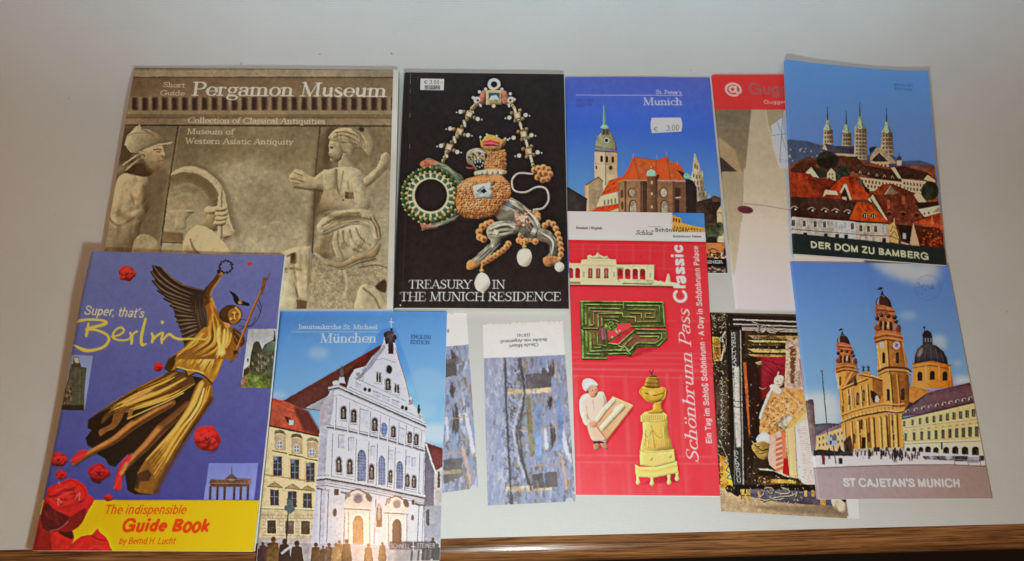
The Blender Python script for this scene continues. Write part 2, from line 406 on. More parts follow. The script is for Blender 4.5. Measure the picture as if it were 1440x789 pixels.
    def mask_stroke(self, q, wd):
        r = np.maximum(np.asarray(wd, float) / 2, .55)
        w = self._win(q.min(0), q.max(0), r.max() + 2)
        if w is None:
            return None, None
        x0, y0, x1, y1 = w
        M = np.zeros((y1 - y0, x1 - x0), np.float32)
        for i in range(len(q) - 1):
            a, b = q[i], q[i + 1]
            ra, rb = r[i], r[i + 1]
            rm = max(ra, rb) + 1.5
            wx0 = max(x0, int(min(a[0], b[0]) - rm)); wx1 = min(x1, int(max(a[0], b[0]) + rm) + 2)
            wy0 = max(y0, int(min(a[1], b[1]) - rm)); wy1 = min(y1, int(max(a[1], b[1]) + rm) + 2)
            if wx1 <= wx0 or wy1 <= wy0:
                continue
            yy, xx = np.mgrid[wy0:wy1, wx0:wx1]
            xx = xx + .5 - a[0]; yy = yy + .5 - a[1]
            d = b - a; L = max(1e-9, d @ d)
            t = np.clip((xx * d[0] + yy * d[1]) / L, 0, 1)
            dist = np.hypot(xx - t * d[0], yy - t * d[1])
            cov = np.clip(ra + (rb - ra) * t - dist + .5, 0, 1)
            sub = M[wy0 - y0:wy1 - y0, wx0 - x0:wx1 - x0]
            np.maximum(sub, cov, out=sub)
        return M, w
    def line(self, pts, wd, col, smooth=False, taper=None, **kw):
        p = np.asarray(pts, float)
        if smooth and len(p) > 2:
            p = spline(p)
        q = self.pt(p)
        ww = np.full(len(q), self.sc(wd))
        if taper is not None:
            ww = ww * np.interp(np.linspace(0, 1, len(q)), np.linspace(0, 1, len(taper)), taper)
        m, w = self.mask_stroke(q, ww)
        self.put(m, w, col, **kw)
    def lines(self, L, wd, col, **kw):
        for p in L:
            self.line(p, wd, col, **kw)
    def windows(self, pts, w, h, col, skew=0.0, arch=False, **kw):
        """small upright openings centred on each point"""
        for x, y in pts:
            if arch:
                p = [(x - w / 2, y + h / 2), (x - w / 2, y - h * .25)] + [(x + w / 2 * math.cos(a), y - h * .25 - h * .25 * math.sin(a)) for a in np.linspace(math.pi, 0, 7)[1:-1]] + [(x + w / 2, y - h * .25), (x + w / 2, y + h / 2)]
            else:
                p = [(x - w / 2, y - h / 2), (x + w / 2, y - h / 2 + skew * w), (x + w / 2, y + h / 2 + skew * w), (x - w / 2, y + h / 2)]
            self.poly(p, col, **kw)
    def text(self, s, p0, p1, cap, col, font='sans', bold=0.0, shear=0.0, up=None, alpha=1.0, blurr=0):
        p0 = np.array(p0, float); p1 = np.array(p1, float)
        if up is None:
            # the sheet's own upright direction at this place
            g0 = p0 / self.V[2] + np.array(self.V[:2])
            h = self.Hm @ np.array([g0[0], g0[1], 1]); uv = h[:2] / h[2]
            inv = np.linalg.inv(self.Hm)
            g = inv @ np.array([uv[0], uv[1] - 10, 1]); g = g[:2] / g[2]
            up = g - g0; up = up / np.linalg.norm(up)
        up = np.array(up, float) * cap
        if True:
            thin = min(.10, max(.045, 1.0 / (cap / self.V[2]) * .62))
            st, w = penned(s, 1 + bold, True, thin) if font == 'serif' else penned(s, .125 + bold * 3.2, False)
            P = []
            for p, ww in st:
                p = p.copy(); p[:, 0] += shear * p[:, 1]
                pp = p0 + (p1 - p0) * (p[:, 0:1] / w) + up * p[:, 1:2]
                P.append((self.pt(pp), ww * self.sc(cap)))
            al = np.vstack([p for p, _ in P])
            w_ = self._win(al.min(0), al.max(0), 4)
            if w_ is None: return
            x0, y0, x1, y1 = w_
            M = np.zeros((y1 - y0, x1 - x0), np.float32)
            for p, ww in P:
                m, b = self.mask_stroke(p, ww)
                if m is None: continue
                cx0, cy0, cx1, cy1 = max(b[0], x0), max(b[1], y0), min(b[2], x1), min(b[3], y1)
                if cx1 <= cx0 or cy1 <= cy0: continue
                sub = M[cy0 - y0:cy1 - y0, cx0 - x0:cx1 - x0]
                np.maximum(sub, m[cy0 - b[1]:cy1 - b[1], cx0 - b[0]:cx1 - b[0]], out=sub)
        if blurr:
            M = blur(M, blurr, 1)
        self.put(M, w_, col, alpha=alpha)
    def folds(self, g0, g1, n, pal, w, seed=1, jit=4, alpha=.85, soft=.8):
        """drapery, feathers, hair: many uneven strokes running between two guide lines"""
        rr = np.random.RandomState(seed)
        g0, g1 = spline(g0, n=6), spline(g1, n=6)
        ph = rr.uniform(0, 6)
        for i in range(n):
            t = rr.rand()
            p = g0 * (1 - t) + g1 * t
            k = len(p)
            i0 = int(rr.uniform(0, .45) * k); i1 = int(rr.uniform(.6, 1) * k)
            p = p[i0:i1]
            if len(p) < 3: continue
            u = np.linspace(0, 1, len(p))[:, None]
            p = p + rr.uniform(-jit, jit, 2) * (1 - u) + rr.uniform(-jit, jit, 2) * u + np.sin(u * 5 + rr.uniform(0, 6)) * rr.uniform(-jit, jit, 2) * .4
            f = (.5 + .5 * math.sin(t * 19 + ph)) * .65 + rr.rand() * .35
            j = min(len(pal) - 1.001, f * (len(pal) - 1)); q = int(j)
            c = np.array(pal[q]) * (1 - j + q) + np.array(pal[q + 1]) * (j - q)
            self.line(p, rr.uniform(w[0], w[1]), c, taper=[.3, 1, .9, .3], alpha=alpha, soft=soft)
    def mottle(self, amp, s, sy=None, fine=False, keep_sky=True):
        n = noise((self.H, self.W), s * self.k, (sy or s) * self.k, fine)
        if fine:
            n = n - 1.3 * np.clip(noise((self.H, self.W), 1.6, 1.6, True) - .35, 0, 1.2)
        f = amp * n
        if keep_sky and fine:
            f = f * np.clip(1.2 - (self.a[..., 2] - self.a[..., 0]) * 12, 0, 1)     # clear skies stay smooth
        self.a *= (1 + f)[..., None]
    def clarity(self, k1=.36, k2=.25):
        """the crisp local contrast of a printed photograph"""
        w = np.clip(1.25 - (self.a[..., 2:3] - self.a[..., 0:1]) * 5, .35, 1)
        g = np.stack([blur(self.a[..., i], 5 * self.k) for i in range(3)], -1)
        d = self.a - g
        self.a += k1 * d * w
        g = np.stack([blur(self.a[..., i], 1.3 * self.k) for i in range(3)], -1)
        self.a += k2 * (self.a - g) * w
        np.clip(self.a, .02, .97, out=self.a)
    def tone(self, pts, mul=(1, 1, 1), con=1.0, mid=.5, soft=3):
        """contrast and ink balance of one part of a printed photograph"""
        m, w = self.mask_poly(self.pt(pts), 2 + self.sc(soft) * 2)
        if m is None: return
        m = blur(m, max(1, self.sc(soft) / 2))[..., None]
        x0, y0, x1, y1 = w
        r = self.a[y0:y1, x0:x1]
        r += m * (np.clip((mid + (r - mid) * con) * np.array(mul, np.float32), .02, .97) - r)
    def warp(self, amp, s, box=None):
        """ragged, hand-made outlines inside a region"""
        if box is None:
            x0, y0, x1, y1 = 0, 0, self.W, self.H
        else:
            q = self.pt([(box[0], box[1]), (box[2], box[1]), (box[2], box[3]), (box[0], box[3])])
            w = self._win(q.min(0), q.max(0), 0)
            if w is None: return
            x0, y0, x1, y1 = w
        A = self.sc(amp); sh = (y1 - y0, x1 - x0)
        yy, xx = np.mgrid[y0:y1, x0:x1]
        s = self.sc(s) / 8
        dx = noise(sh, s, s, True) * A; dy = noise(sh, s, s, True) * A
        self.a[y0:y1, x0:x1] = self.a[np.clip((yy + dy).round().astype(int), 0, self.H - 1), np.clip((xx + dx).round().astype(int), 0, self.W - 1)]
    def finish(self, gain=(1, 1, 1), grain=.012):
        a = self.a
        a = a.reshape(self.n, 2, self.m, 2, 3).mean((1, 3))
        a = a + grain * noise((self.n, self.m), 1, 1, True)[..., None]
        a = .46 + (a - .46) * 1.09
        a = srgb2lin(a) * np.array(gain)
        a = lin2srgb(a * np.minimum(1, .86 / np.maximum(a.max(-1), 1e-4))[..., None])
        return np.clip(a, 0.012, 0.93).astype(np.float32)

# ------------------------------------------------------------------ materials
def new_mat(name):
    m = bpy.data.materials.new(name); m.use_nodes = True
    nt = m.node_tree
    return m, nt, nt.nodes['Principled BSDF']
def N(nt, kind, **kw):
    n = nt.nodes.new(kind)
    for k, v in kw.items():
        setattr(n, k, v)
    return n

def print_material(name, rough, coat=0.0, bump=0.03):
    m, nt, b = new_mat(name)
    at = N(nt, 'ShaderNodeAttribute', attribute_name='print')
    nt.links.new(at.outputs['Color'], b.inputs['Base Color'])
    b.inputs['Roughness'].default_value = rough
    b.inputs['Specular IOR Level'].default_value = 0.32
    b.inputs['Coat Weight'].default_value = coat
    b.inputs['Coat Roughness'].default_value = 0.13
    tc = N(nt, 'ShaderNodeTexCoord')
    nz = N(nt, 'ShaderNodeTexNoise'); nz.inputs['Scale'].default_value = 900; nz.inputs['Detail'].default_value = 3
    nz2 = N(nt, 'ShaderNodeTexNoise'); nz2.inputs['Scale'].default_value = 38; nz2.inputs['Detail'].default_value = 2
    ad = N(nt, 'ShaderNodeMath', operation='ADD')
    mu = N(nt, 'ShaderNodeMath', operation='MULTIPLY'); mu.inputs[1].default_value = 6
    bp = N(nt, 'ShaderNodeBump'); bp.inputs['Strength'].default_value = bump; bp.inputs['Distance'].default_value = 0.001
    nt.links.new(tc.outputs['Object'], nz.inputs['Vector']); nt.links.new(tc.outputs['Object'], nz2.inputs['Vector'])
    nt.links.new(nz2.outputs['Fac'], mu.inputs[0]); nt.links.new(mu.outputs[0], ad.inputs[0]); nt.links.new(nz.outputs['Fac'], ad.inputs[1])
    nt.links.new(ad.outputs[0], bp.inputs['Height']); nt.links.new(bp.outputs['Normal'], b.inputs['Normal'])
    return m

GLOSS = print_material('glossy_print', 0.36, 0.5)
SATIN = print_material('satin_print', 0.48, 0.10)
CARD = print_material('card_print', 0.6, 0.0)

def paper_material():
    m, nt, b = new_mat('page_edges')
    tc = N(nt, 'ShaderNodeTexCoord')
    mp = N(nt, 'ShaderNodeMapping'); mp.inputs['Scale'].default_value = (6, 6, 2600)
    nz = N(nt, 'ShaderNodeTexNoise'); nz.inputs['Scale'].default_value = 1.0; nz.inputs['Detail'].default_value = 2
    cr = N(nt, 'ShaderNodeValToRGB')
    cr.color_ramp.elements[0].position = .3; cr.color_ramp.elements[0].color = (.66, .64, .59, 1)
    cr.color_ramp.elements[1].position = .65; cr.color_ramp.elements[1].color = (.90, .89, .85, 1)
    nt.links.new(tc.outputs['Object'], mp.inputs['Vector']); nt.links.new(mp.outputs['Vector'], nz.inputs['Vector'])
    nt.links.new(nz.outputs['Fac'], cr.inputs['Fac']); nt.links.new(cr.outputs['Color'], b.inputs['Base Color'])
    b.inputs['Roughness'].default_value = .8
    return m
PAPER = paper_material()

def sheet_material():
    m, nt, b = new_mat('white_vinyl')
    tc = N(nt, 'ShaderNodeTexCoord')
    waves = []
    for ax, sc in (('X', 190), ('Y', 165)):
        w = N(nt, 'ShaderNodeTexWave', wave_type='BANDS', bands_direction=ax)
        w.inputs['Scale'].default_value = sc; w.inputs['Distortion'].default_value = 2.0; w.inputs['Detail'].default_value = 1; w.inputs['Detail Scale'].default_value = .3
        nt.links.new(tc.outputs['Object'], w.inputs['Vector']); waves.append(w)
    mu = N(nt, 'ShaderNodeMath', operation='MULTIPLY')
    nt.links.new(waves[0].outputs['Fac'], mu.inputs[0]); nt.links.new(waves[1].outputs['Fac'], mu.inputs[1])
    nz = N(nt, 'ShaderNodeTexNoise'); nz.inputs['Scale'].default_value = 5; nz.inputs['Detail'].default_value = 5; nz.inputs['Roughness'].default_value = .6
    nt.links.new(tc.outputs['Object'], nz.inputs['Vector'])
    sp = N(nt, 'ShaderNodeTexNoise'); sp.inputs['Scale'].default_value = 105; sp.inputs['Detail'].default_value = 1
    nt.links.new(tc.outputs['Object'], sp.inputs['Vector'])
    cr = N(nt, 'ShaderNodeValToRGB')
    cr.color_ramp.elements[0].position = .25; cr.color_ramp.elements[0].color = (.615, .62, .615, 1)
    cr.color_ramp.elements[1].position = .75; cr.color_ramp.elements[1].color = (.70, .705, .70, 1)
    nt.links.new(nz.outputs['Fac'], cr.inputs['Fac'])
    # rare grey specks of dirt
    sr = N(nt, 'ShaderNodeValToRGB')
    sr.color_ramp.elements[0].position = .16; sr.color_ramp.elements[0].color = (.45, .42, .40, 1)
    sr.color_ramp.elements[1].position = .21; sr.color_ramp.elements[1].color = (1, 1, 1, 1)
    nt.links.new(sp.outputs['Fac'], sr.inputs['Fac'])
    mx = N(nt, 'ShaderNodeMix', data_type='RGBA', blend_type='MULTIPLY'); mx.inputs[0].default_value = 1
    wr = N(nt, 'ShaderNodeMapRange'); wr.inputs['To Min'].default_value = .95; wr.inputs['To Max'].default_value = 1.06
    nt.links.new(mu.outputs[0], wr.inputs['Value'])
    m2 = N(nt, 'ShaderNodeMix', data_type='RGBA', blend_type='MULTIPLY'); m2.inputs[0].default_value = 1
    nt.links.new(cr.outputs['Color'], mx.inputs['A']); nt.links.new(sr.outputs['Color'], mx.inputs['B'])
    nt.links.new(mx.outputs['Result'], m2.inputs['A']); nt.links.new(wr.outputs['Result'], m2.inputs['B'])
    nt.links.new(m2.outputs['Result'], b.inputs['Base Color'])
    bp = N(nt, 'ShaderNodeBump'); bp.inputs['Strength'].default_value = .35; bp.inputs['Distance'].default_value = .0006
    nt.links.new(mu.outputs[0], bp.inputs['Height']); nt.links.new(bp.outputs['Normal'], b.inputs['Normal'])
    b.inputs['Roughness'].default_value = .62
    b.inputs['Specular IOR Level'].default_value = .3
    return m
SHEET = sheet_material()

def wood_material():
    m, nt, b = new_mat('oak_veneer')
    tc = N(nt, 'ShaderNodeTexCoord')
    mp = N(nt, 'ShaderNodeMapping'); mp.inputs['Scale'].default_value = (7, 260, 260)
    nz = N(nt, 'ShaderNodeTexNoise'); nz.inputs['Scale'].default_value = 1; nz.inputs['Detail'].default_value = 9; nz.inputs['Roughness'].default_value = .72; nz.inputs['Distortion'].default_value = .3
    mp2 = N(nt, 'ShaderNodeMapping'); mp2.inputs['Scale'].default_value = (30, 1000, 1000)
    nz2 = N(nt, 'ShaderNodeTexNoise'); nz2.inputs['Scale'].default_value = 1; nz2.inputs['Detail'].default_value = 3
    cr = N(nt, 'ShaderNodeValToRGB'); e = cr.color_ramp.elements
    e[0].position = .33; e[0].color = (.045, .016, .006, 1)
    e[1].position = .72; e[1].color = (.50, .23, .085, 1)
    k = e.new(.5); k.color = (.26, .108, .038, 1)
    c2 = N(nt, 'ShaderNodeValToRGB'); c2.color_ramp.elements[0].position = .36; c2.color_ramp.elements[0].color = (.25, .2, .17, 1); c2.color_ramp.elements[1].position = .52; c2.color_ramp.elements[1].color = (1, 1, 1, 1)
    mx = N(nt, 'ShaderNodeMix', data_type='RGBA', blend_type='MULTIPLY'); mx.inputs[0].default_value = .8
    L = nt.links.new
    L(tc.outputs['Object'], mp.inputs['Vector']); L(tc.outputs['Object'], mp2.inputs['Vector'])
    L(mp.outputs['Vector'], nz.inputs['Vector']); L(mp2.outputs['Vector'], nz2.inputs['Vector'])
    L(nz.outputs['Fac'], cr.inputs['Fac']); L(nz2.outputs['Fac'], c2.inputs['Fac'])
    L(cr.outputs['Color'], mx.inputs['A']); L(c2.outputs['Color'], mx.inputs['B']); L(mx.outputs['Result'], b.inputs['Base Color'])
    bp = N(nt, 'ShaderNodeBump'); bp.inputs['Strength'].default_value = .25; bp.inputs['Distance'].default_value = .0005
    L(nz2.outputs['Fac'], bp.inputs['Height']); L(bp.outputs['Normal'], b.inputs['Normal'])
    b.inputs['Roughness'].default_value = .26
    b.inputs['Coat Weight'].default_value = .5; b.inputs['Coat Roughness'].default_value = .07
    return m
WOOD = wood_material()

def plain_material(name, col, rough=.8):
    m, nt, b = new_mat(name)
    nz = N(nt, 'ShaderNodeTexNoise'); nz.inputs['Scale'].default_value = 30; nz.inputs['Detail'].default_value = 4
    mr = N(nt, 'ShaderNodeMapRange'); mr.inputs['To Min'].default_value = .7; mr.inputs['To Max'].default_value = 1.3
    mx = N(nt, 'ShaderNodeMix', data_type='RGBA', blend_type='MULTIPLY'); mx.inputs[0].default_value = 1
    mx.inputs['A'].default_value = (*col, 1)
    nt.links.new(nz.outputs['Fac'], mr.inputs['Value']); nt.links.new(mr.outputs['Result'], mx.inputs['B'])
    nt.links.new(mx.outputs['Result'], b.inputs['Base Color'])
    b.inputs['Roughness'].default_value = rough
    return m
FLOOR = plain_material('dark_floor', (.012, .010, .008))

# ------------------------------------------------------------------ meshes
def fast_mesh(name, verts, quads, mat, parent=None, colors=None, smooth=True, origin=None):
    v = np.asarray(verts, np.float32).reshape(-1, 3)
    if origin is not None:
        v = v - np.asarray(origin, np.float32)
    q = np.asarray(quads, np.int32).reshape(-1, 4)
    me = bpy.data.meshes.new(name)
    me.vertices.add(len(v)); me.vertices.foreach_set('co', v.ravel())
    me.loops.add(q.size); me.loops.foreach_set('vertex_index', q.ravel())
    me.polygons.add(len(q)); me.polygons.foreach_set('loop_start', np.arange(0, q.size, 4, dtype=np.int32))
    me.polygons.foreach_set('use_smooth', np.full(len(q), smooth))
    if colors is not None:
        at = me.color_attributes.new('print', 'BYTE_COLOR', 'POINT')
        at.data.foreach_set('color_srgb', np.c_[colors.reshape(-1, 3), np.ones(len(v))].astype(np.float32).ravel())
    me.update(calc_edges=True)
    me.validate()
    me.materials.append(mat)
    o = bpy.data.objects.new(name, me)
    COL.objects.link(o)
    if parent is not None:
        o.parent = parent
    elif origin is not None:
        o.location = origin
    return o

def grid_quads(n, m, off=0, flip=False):
    i = np.arange(n * m).reshape(n, m) + off
    q = np.stack([i[:-1, :-1], i[1:, :-1], i[1:, 1:], i[:-1, 1:]], -1).reshape(-1, 4)
    return q[:, ::-1] if flip else q

def rim(n, m):
    i = np.arange(n * m).reshape(n, m)
    return np.concatenate([i[0, :-1], i[:-1, -1], i[-1, :0:-1], i[:0:-1, 0]])

def sheet_solid(P, thick, colors=None, bottom=True):
    """a sheet given by a grid of points (rows from the far edge, columns left to right), with its cut edge and underside"""
    n, m = P.shape[:2]
    V = [P.reshape(-1, 3)]; Q = [grid_quads(n, m)]
    C = None if colors is None else [colors.reshape(-1, 3)]
    r = rim(n, m); k = len(r); off = n * m
    top = P.reshape(-1, 3)[r]; bot = top - np.array([0, 0, thick])
    V += [top, bot]
    a = np.arange(k) + off; b = a + k
    Q.append(np.stack([a, np.roll(a, -1), np.roll(b, -1), b], 1))
    off += 2 * k
    if C is not None:
        e = colors.reshape(-1, 3)[r] * .45 + np.array([.8, .79, .76]) * .55
        C += [e, e]
    if bottom:
        sn, sm = max(1, n // 40), max(1, m // 40)
        ri = np.unique(np.r_[np.arange(0, n, sn), n - 1]); ci = np.unique(np.r_[np.arange(0, m, sm), m - 1])
        B = P[ri][:, ci] - np.array([0, 0, thick])
        V.append(B.reshape(-1, 3)); Q.append(grid_quads(len(ri), len(ci), off, True))
        if C is not None:
            C.append(np.full((B.shape[0] * B.shape[1], 3), .8))
    return np.concatenate(V), np.concatenate(Q), (None if C is None else np.concatenate(C))

def block_solid(Pt, Pb):
    n, m = Pt.shape[:2]
    r = rim(n, m); k = len(r); off = 2 * n * m
    V = [Pt.reshape(-1, 3), Pb.reshape(-1, 3), Pt.reshape(-1, 3)[r], Pb.reshape(-1, 3)[r]]
    a = np.arange(k) + off; b = a + k
    return np.concatenate(V), np.concatenate([grid_quads(n, m), grid_quads(n, m, n * m, True), np.stack([a, np.roll(a, -1), np.roll(b, -1), b], 1)])

# ------------------------------------------------------------------ how things lie on each other
CELL = .0015
GX0, GY0 = -.75, -.35
GW, GH = int(1.5 / CELL), int(1.2 / CELL)
TOP = {}

def quad_mask(q):
    g = (np.asarray(q)[:, :2] - np.array([GX0, GY0])) / CELL
    yy, xx = np.mgrid[0:GH, 0:GW]
    xx = xx + .5; yy = yy + .5
    s = []
    for i in range(4):
        a, b = g[i], g[(i + 1) % 4]
        s.append((b[0] - a[0]) * (yy - a[1]) - (b[1] - a[1]) * (xx - a[0]))
    s = np.array(s)
    return (s >= -1).all(0) | (s <= 1).all(0)

def support(q, on, stiff):
    """the height a limp sheet takes over whatever lies below it"""
    h = np.zeros((GH, GW), np.float32)
    for n in on:
        h = np.maximum(h, TOP[n])
    mk = quad_mask(q).astype(np.float32)
    h = h * mk
    if h.max() > 0:
        s = h.copy()
        for r, it in ((16, stiff), (5, 10), (2, 6)):
            w = np.maximum(blur(mk, r, 1), 1e-3)
            for _ in range(it):
                s = np.maximum(h, blur(s * mk, r, 1) / w) * mk
        w = np.maximum(blur(mk, 2, 1), 1e-3)
        s = np.maximum(h, blur(s * mk, 2, 1) / w)
        h = s
    return h, mk

def sample(h, X, Y):
    gx = np.clip((X - GX0) / CELL - .5, 0, GW - 2.01); gy = np.clip((Y - GY0) / CELL - .5, 0, GH - 2.01)
    ix, iy = gx.astype(int), gy.astype(int); fx, fy = gx - ix, gy - iy
    return (h[iy, ix] * (1 - fx) + h[iy, ix + 1] * fx) * (1 - fy) + (h[iy + 1, ix] * (1 - fx) + h[iy + 1, ix + 1] * fx) * fy

def bilerp(c, U, Vv):
    a, b, d, e = [np.asarray(k)[:2] for k in c]           # far left, far right, near right, near left
    U = U[..., None]; Vv = Vv[..., None]
    return (a * (1 - U) + b * U) * (1 - Vv) + (e * (1 - U) + d * U) * Vv

class Lie:
    """where one print lies: outline on the sheet, height of its upper face"""
    def __init__(self, key, quad, T, on=(), lift=None, stiff=25, wav=.00018):
        self.T = T
        self.lift = lift or (lambda u, v: 0 * u)
        cz = [T] * 4
        cu = np.array([0, 1, 1, 0.]); cv = np.array([0, 0, 1, 1.])
        for _ in range(4 if on else 2):
            self.c = [spot(x, y, z) for (x, y), z in zip(quad, cz)]
            self.h, self.mk = support(self.c, on, stiff)
            p = np.array(self.c)
            ins = p[:, :2] * .985 + p[:, :2].mean(0) * .015
            cz = sample(self.h, ins[:, 0], ins[:, 1]) + T + self.lift(cu, cv)
        yy, xx = np.mgrid[0:GH, 0:GW]
        self.wseed = abs(hash(key)) % 1000 if False else sum(map(ord, key))
        self.wav = wav
        top = self.h + T
        if lift is not None:
            # only the flat share of a lifted corner carries what lies above it
            pass
        TOP[key] = np.where(self.mk > 0, top + .0002, 0).astype(np.float32)
    def xy(self, U, Vv):
        return bilerp(self.c, U, Vv)
    def base(self, U, Vv):
        p = self.xy(U, Vv)
        return p, sample(self.h, p[..., 0], p[..., 1])
    def top(self, U, Vv):
        p, b = self.base(U, Vv)
        w = self.wav * (np.sin(U * 5.1 + self.wseed) * np.sin(Vv * 4.3 + self.wseed * 2) + .5 * np.sin(U * 9.7 - Vv * 8.3 + self.wseed))
        return np.concatenate([p, (b + self.T + self.lift(U, Vv) + w + self.wav * 1.5)[..., None]], -1)

def uvgrid(n, m):
    v, u = np.meshgrid(np.linspace(0, 1, n), np.linspace(0, 1, m), indexing='ij')
    return u, v

def tag(o, label=None, cat=None, group=None, kind=None):
    if label: o['label'] = label
    if cat: o['category'] = cat
    if group: o['group'] = group
    if kind: o['kind'] = kind
    return o

def booklet(name, label, cat, art, cols, T, on=(), lift=None, spine=0.0, mat=None, stiff=25, over=(0, 0, 0, 0), group=None, key=None, backlift=.8):
    """a stapled or glued booklet: printed front cover turned over the spine on the left, pages, back cover"""
    L = Lie(key or name, art.quad, T, on, lift, stiff)
    n, m = art.n, art.m
    ctr = np.mean(np.array(L.c), 0); ctr[2] = float(sample(L.h, np.array([ctr[0]]), np.array([ctr[1]]))[0])
    root = bpy.data.objects.new(name, None); COL.objects.link(root)
    root.location = ctr; root.empty_display_size = .03
    tag(root, label, cat, group)
    u, v = uvgrid(n, m)
    wid = np.linalg.norm(np.array(L.c[1]) - np.array(L.c[0]))
    def drop(u, v):
        if spine <= 0: return 0 * u
        d = np.clip(1 - u * wid / spine, 0, 1)
        return (T + L.lift(u, v) * (1 - backlift) - .0006) * (1 - np.sqrt(np.clip(1 - d * d, 0, 1)))
    P = L.top(u, v); P[..., 2] -= drop(u, v)
    V, Q, C = sheet_solid(P, .00035, cols, bottom=False)
    cov = fast_mesh('front_cover', V, Q, mat or GLOSS, root, C, True, ctr)
    # pages
    k = 36
    l, r, f, nn = over
    u2, v2 = uvgrid(k, k)
    uu = u2 * (1 + r / wid - (l + spine * .6) / wid) + (l + spine * .6) / wid
    hei = np.linalg.norm(np.array(L.c[3]) - np.array(L.c[0]))
    vv = v2 * (1 + nn / hei - f / hei) + f / hei
    uc = np.clip(uu, 0, 1); vc = np.clip(vv, 0, 1)
    p = L.xy(uu, vv)
    _, b = L.base(uc, vc)
    t = L.top(uc, vc)[..., 2] - drop(uc, vc)
    lf = L.lift(uc, vc)
    Pt = np.concatenate([p, (t - .00038)[..., None]], -1)
    Pb = np.concatenate([p, (b + .0004 + lf * backlift)[..., None]], -1)
    V, Q = block_solid(Pt, Pb)
    fast_mesh('pages', V, Q, PAPER, root, None, False, ctr)
    # back cover
    p, b = L.base(u2, v2)
    Pt = np.concatenate([p, (b + .00038 + L.lift(u2, v2) * backlift * .97)[..., None]], -1)
    Pb = Pt - np.array([0, 0, .00034])
    V, Q = block_solid(Pt, Pb)
    fast_mesh('back_cover', V, Q, PAPER, root, None, False, ctr)
    root_info[root.name] = (L, art, ctr)
    return root

root_info = {}

def sticker(root, quad, art, cols, name='price_sticker', label=None, notch=0.0):
    L, base_art, ctr = root_info[root.name]
    n, m = art.n, art.m
    px = np.array(quad, float)
    q = np.c_[px, np.ones(4)] @ base_art.Hm.T; q = q[:, :2] / q[:, 2:]
    uvq = q / np.array([base_art.W, base_art.H])
    u, v = uvgrid(n, m)
    if notch:
        # both ends of a price label come to a blunt point
        e = np.abs(v - .5) * 2
        u = .5 + (u - .5) * (1 - notch * np.clip((e - .35) / .65, 0, 1))
    uv = (uvq[0] * (1 - u)[..., None] + uvq[1] * u[..., None]) * (1 - v)[..., None] + (uvq[3] * (1 - u)[..., None] + uvq[2] * u[..., None]) * v[..., None]
    P = L.top(uv[..., 0], uv[..., 1]); P[..., 2] += .00016
    V, Q, C = sheet_solid(P, .00014, cols, bottom=False)
    o = fast_mesh(name, V, Q, SATIN, root, C, True, ctr)
    if label: o['label'] = label
    return o

def card(name, label, cat, art, cols, T, on=(), lift=None, mat=None, stiff=25, group=None, key=None, ragged=0.0, hole=None):
    L = Lie(key or name, art.quad, T, on, lift, stiff, .0001)
    n, m = art.n, art.m
    u, v = uvgrid(n, m)
    if ragged:
        s = np.convolve(np.random.RandomState(len(label)).rand(m + 8) - .5, np.ones(4) / 2, 'valid')[:m] * ragged
        v = v + s[None] * (1 - v) ** 12
    P = L.top(u, v)
    ctr = np.mean(np.array(L.c), 0); ctr[2] = 0
    V, Q, C = sheet_solid(P, T * .95, cols)
    if hole is not None:
        c = L.top(np.array([hole[0]]), np.array([hole[1]]))[0]
        d = np.hypot(*(V[Q].mean(1)[:, :2] - c[:2]).T)
        Q = Q[d > hole[2]]
    o = fast_mesh(name, V, Q, mat or CARD, None, C, True, ctr)
    return tag(o, label, cat, group)

# ------------------------------------------------------------------ the table and the white sheet
_a, _b = spot(0, 773.6), spot(1440, 736.6)
EX = (_b - _a) / np.linalg.norm(_b - _a)
EY = np.array([-EX[1], EX[0], 0])
O0 = _a * .5 + _b * .5
YAW = math.atan2(EX[1], EX[0])
T_RISE = float((spot(720, 125) - O0) @ EY)
SHEET_T = .0015

def build_table():
    te = float((spot(1360, 775, -.006) - O0) @ EY)
    root = bpy.data.objects.new('wooden_table', None); COL.objects.link(root)
    root.location = O0 + np.array([0, 0, -SHEET_T]); root.rotation_euler = (0, 0, YAW)
    tag(root, 'brown wood-grain table under the white sheet, showing its glossy rounded front edge', 'table')
    r = .011
    def slab(name, prof, x0, x1):
        prof = np.array(prof); k = len(prof)
        xs = np.linspace(x0, x1, 40)
        V = np.array([[x, p[0], p[1]] for x in xs for p in prof])
        i = np.arange(len(xs) * k).reshape(len(xs), k)
        j = np.roll(i, -1, 1)
        Q = np.stack([i[:-1], j[:-1], j[1:], i[1:]], -1).reshape(-1, 4)
        return fast_mesh(name, V, Q, WOOD, root, None, False)
    slab('tabletop', [(te + .0262, -.03), (te + .0262, -.0002), (1.5, -.0002), (1.5, -.03)], -1.1, 1.1)
    prof = [(te + .026, -.034), (te + .026, -.0014), (te + .0255, -.0002)]
    for a in np.linspace(90, 180, 12):
        prof.append((te + r + .001 + r * 1.1 * math.cos(R(a)), -r + r * math.sin(R(a)) - .0002 + .0006 * math.sin(R(a))))
    prof += [(te, -.034)]
    m = slab('edge_moulding', prof, -1.1, 1.1)
    for p in m.data.polygons: p.use_smooth = True
    return root

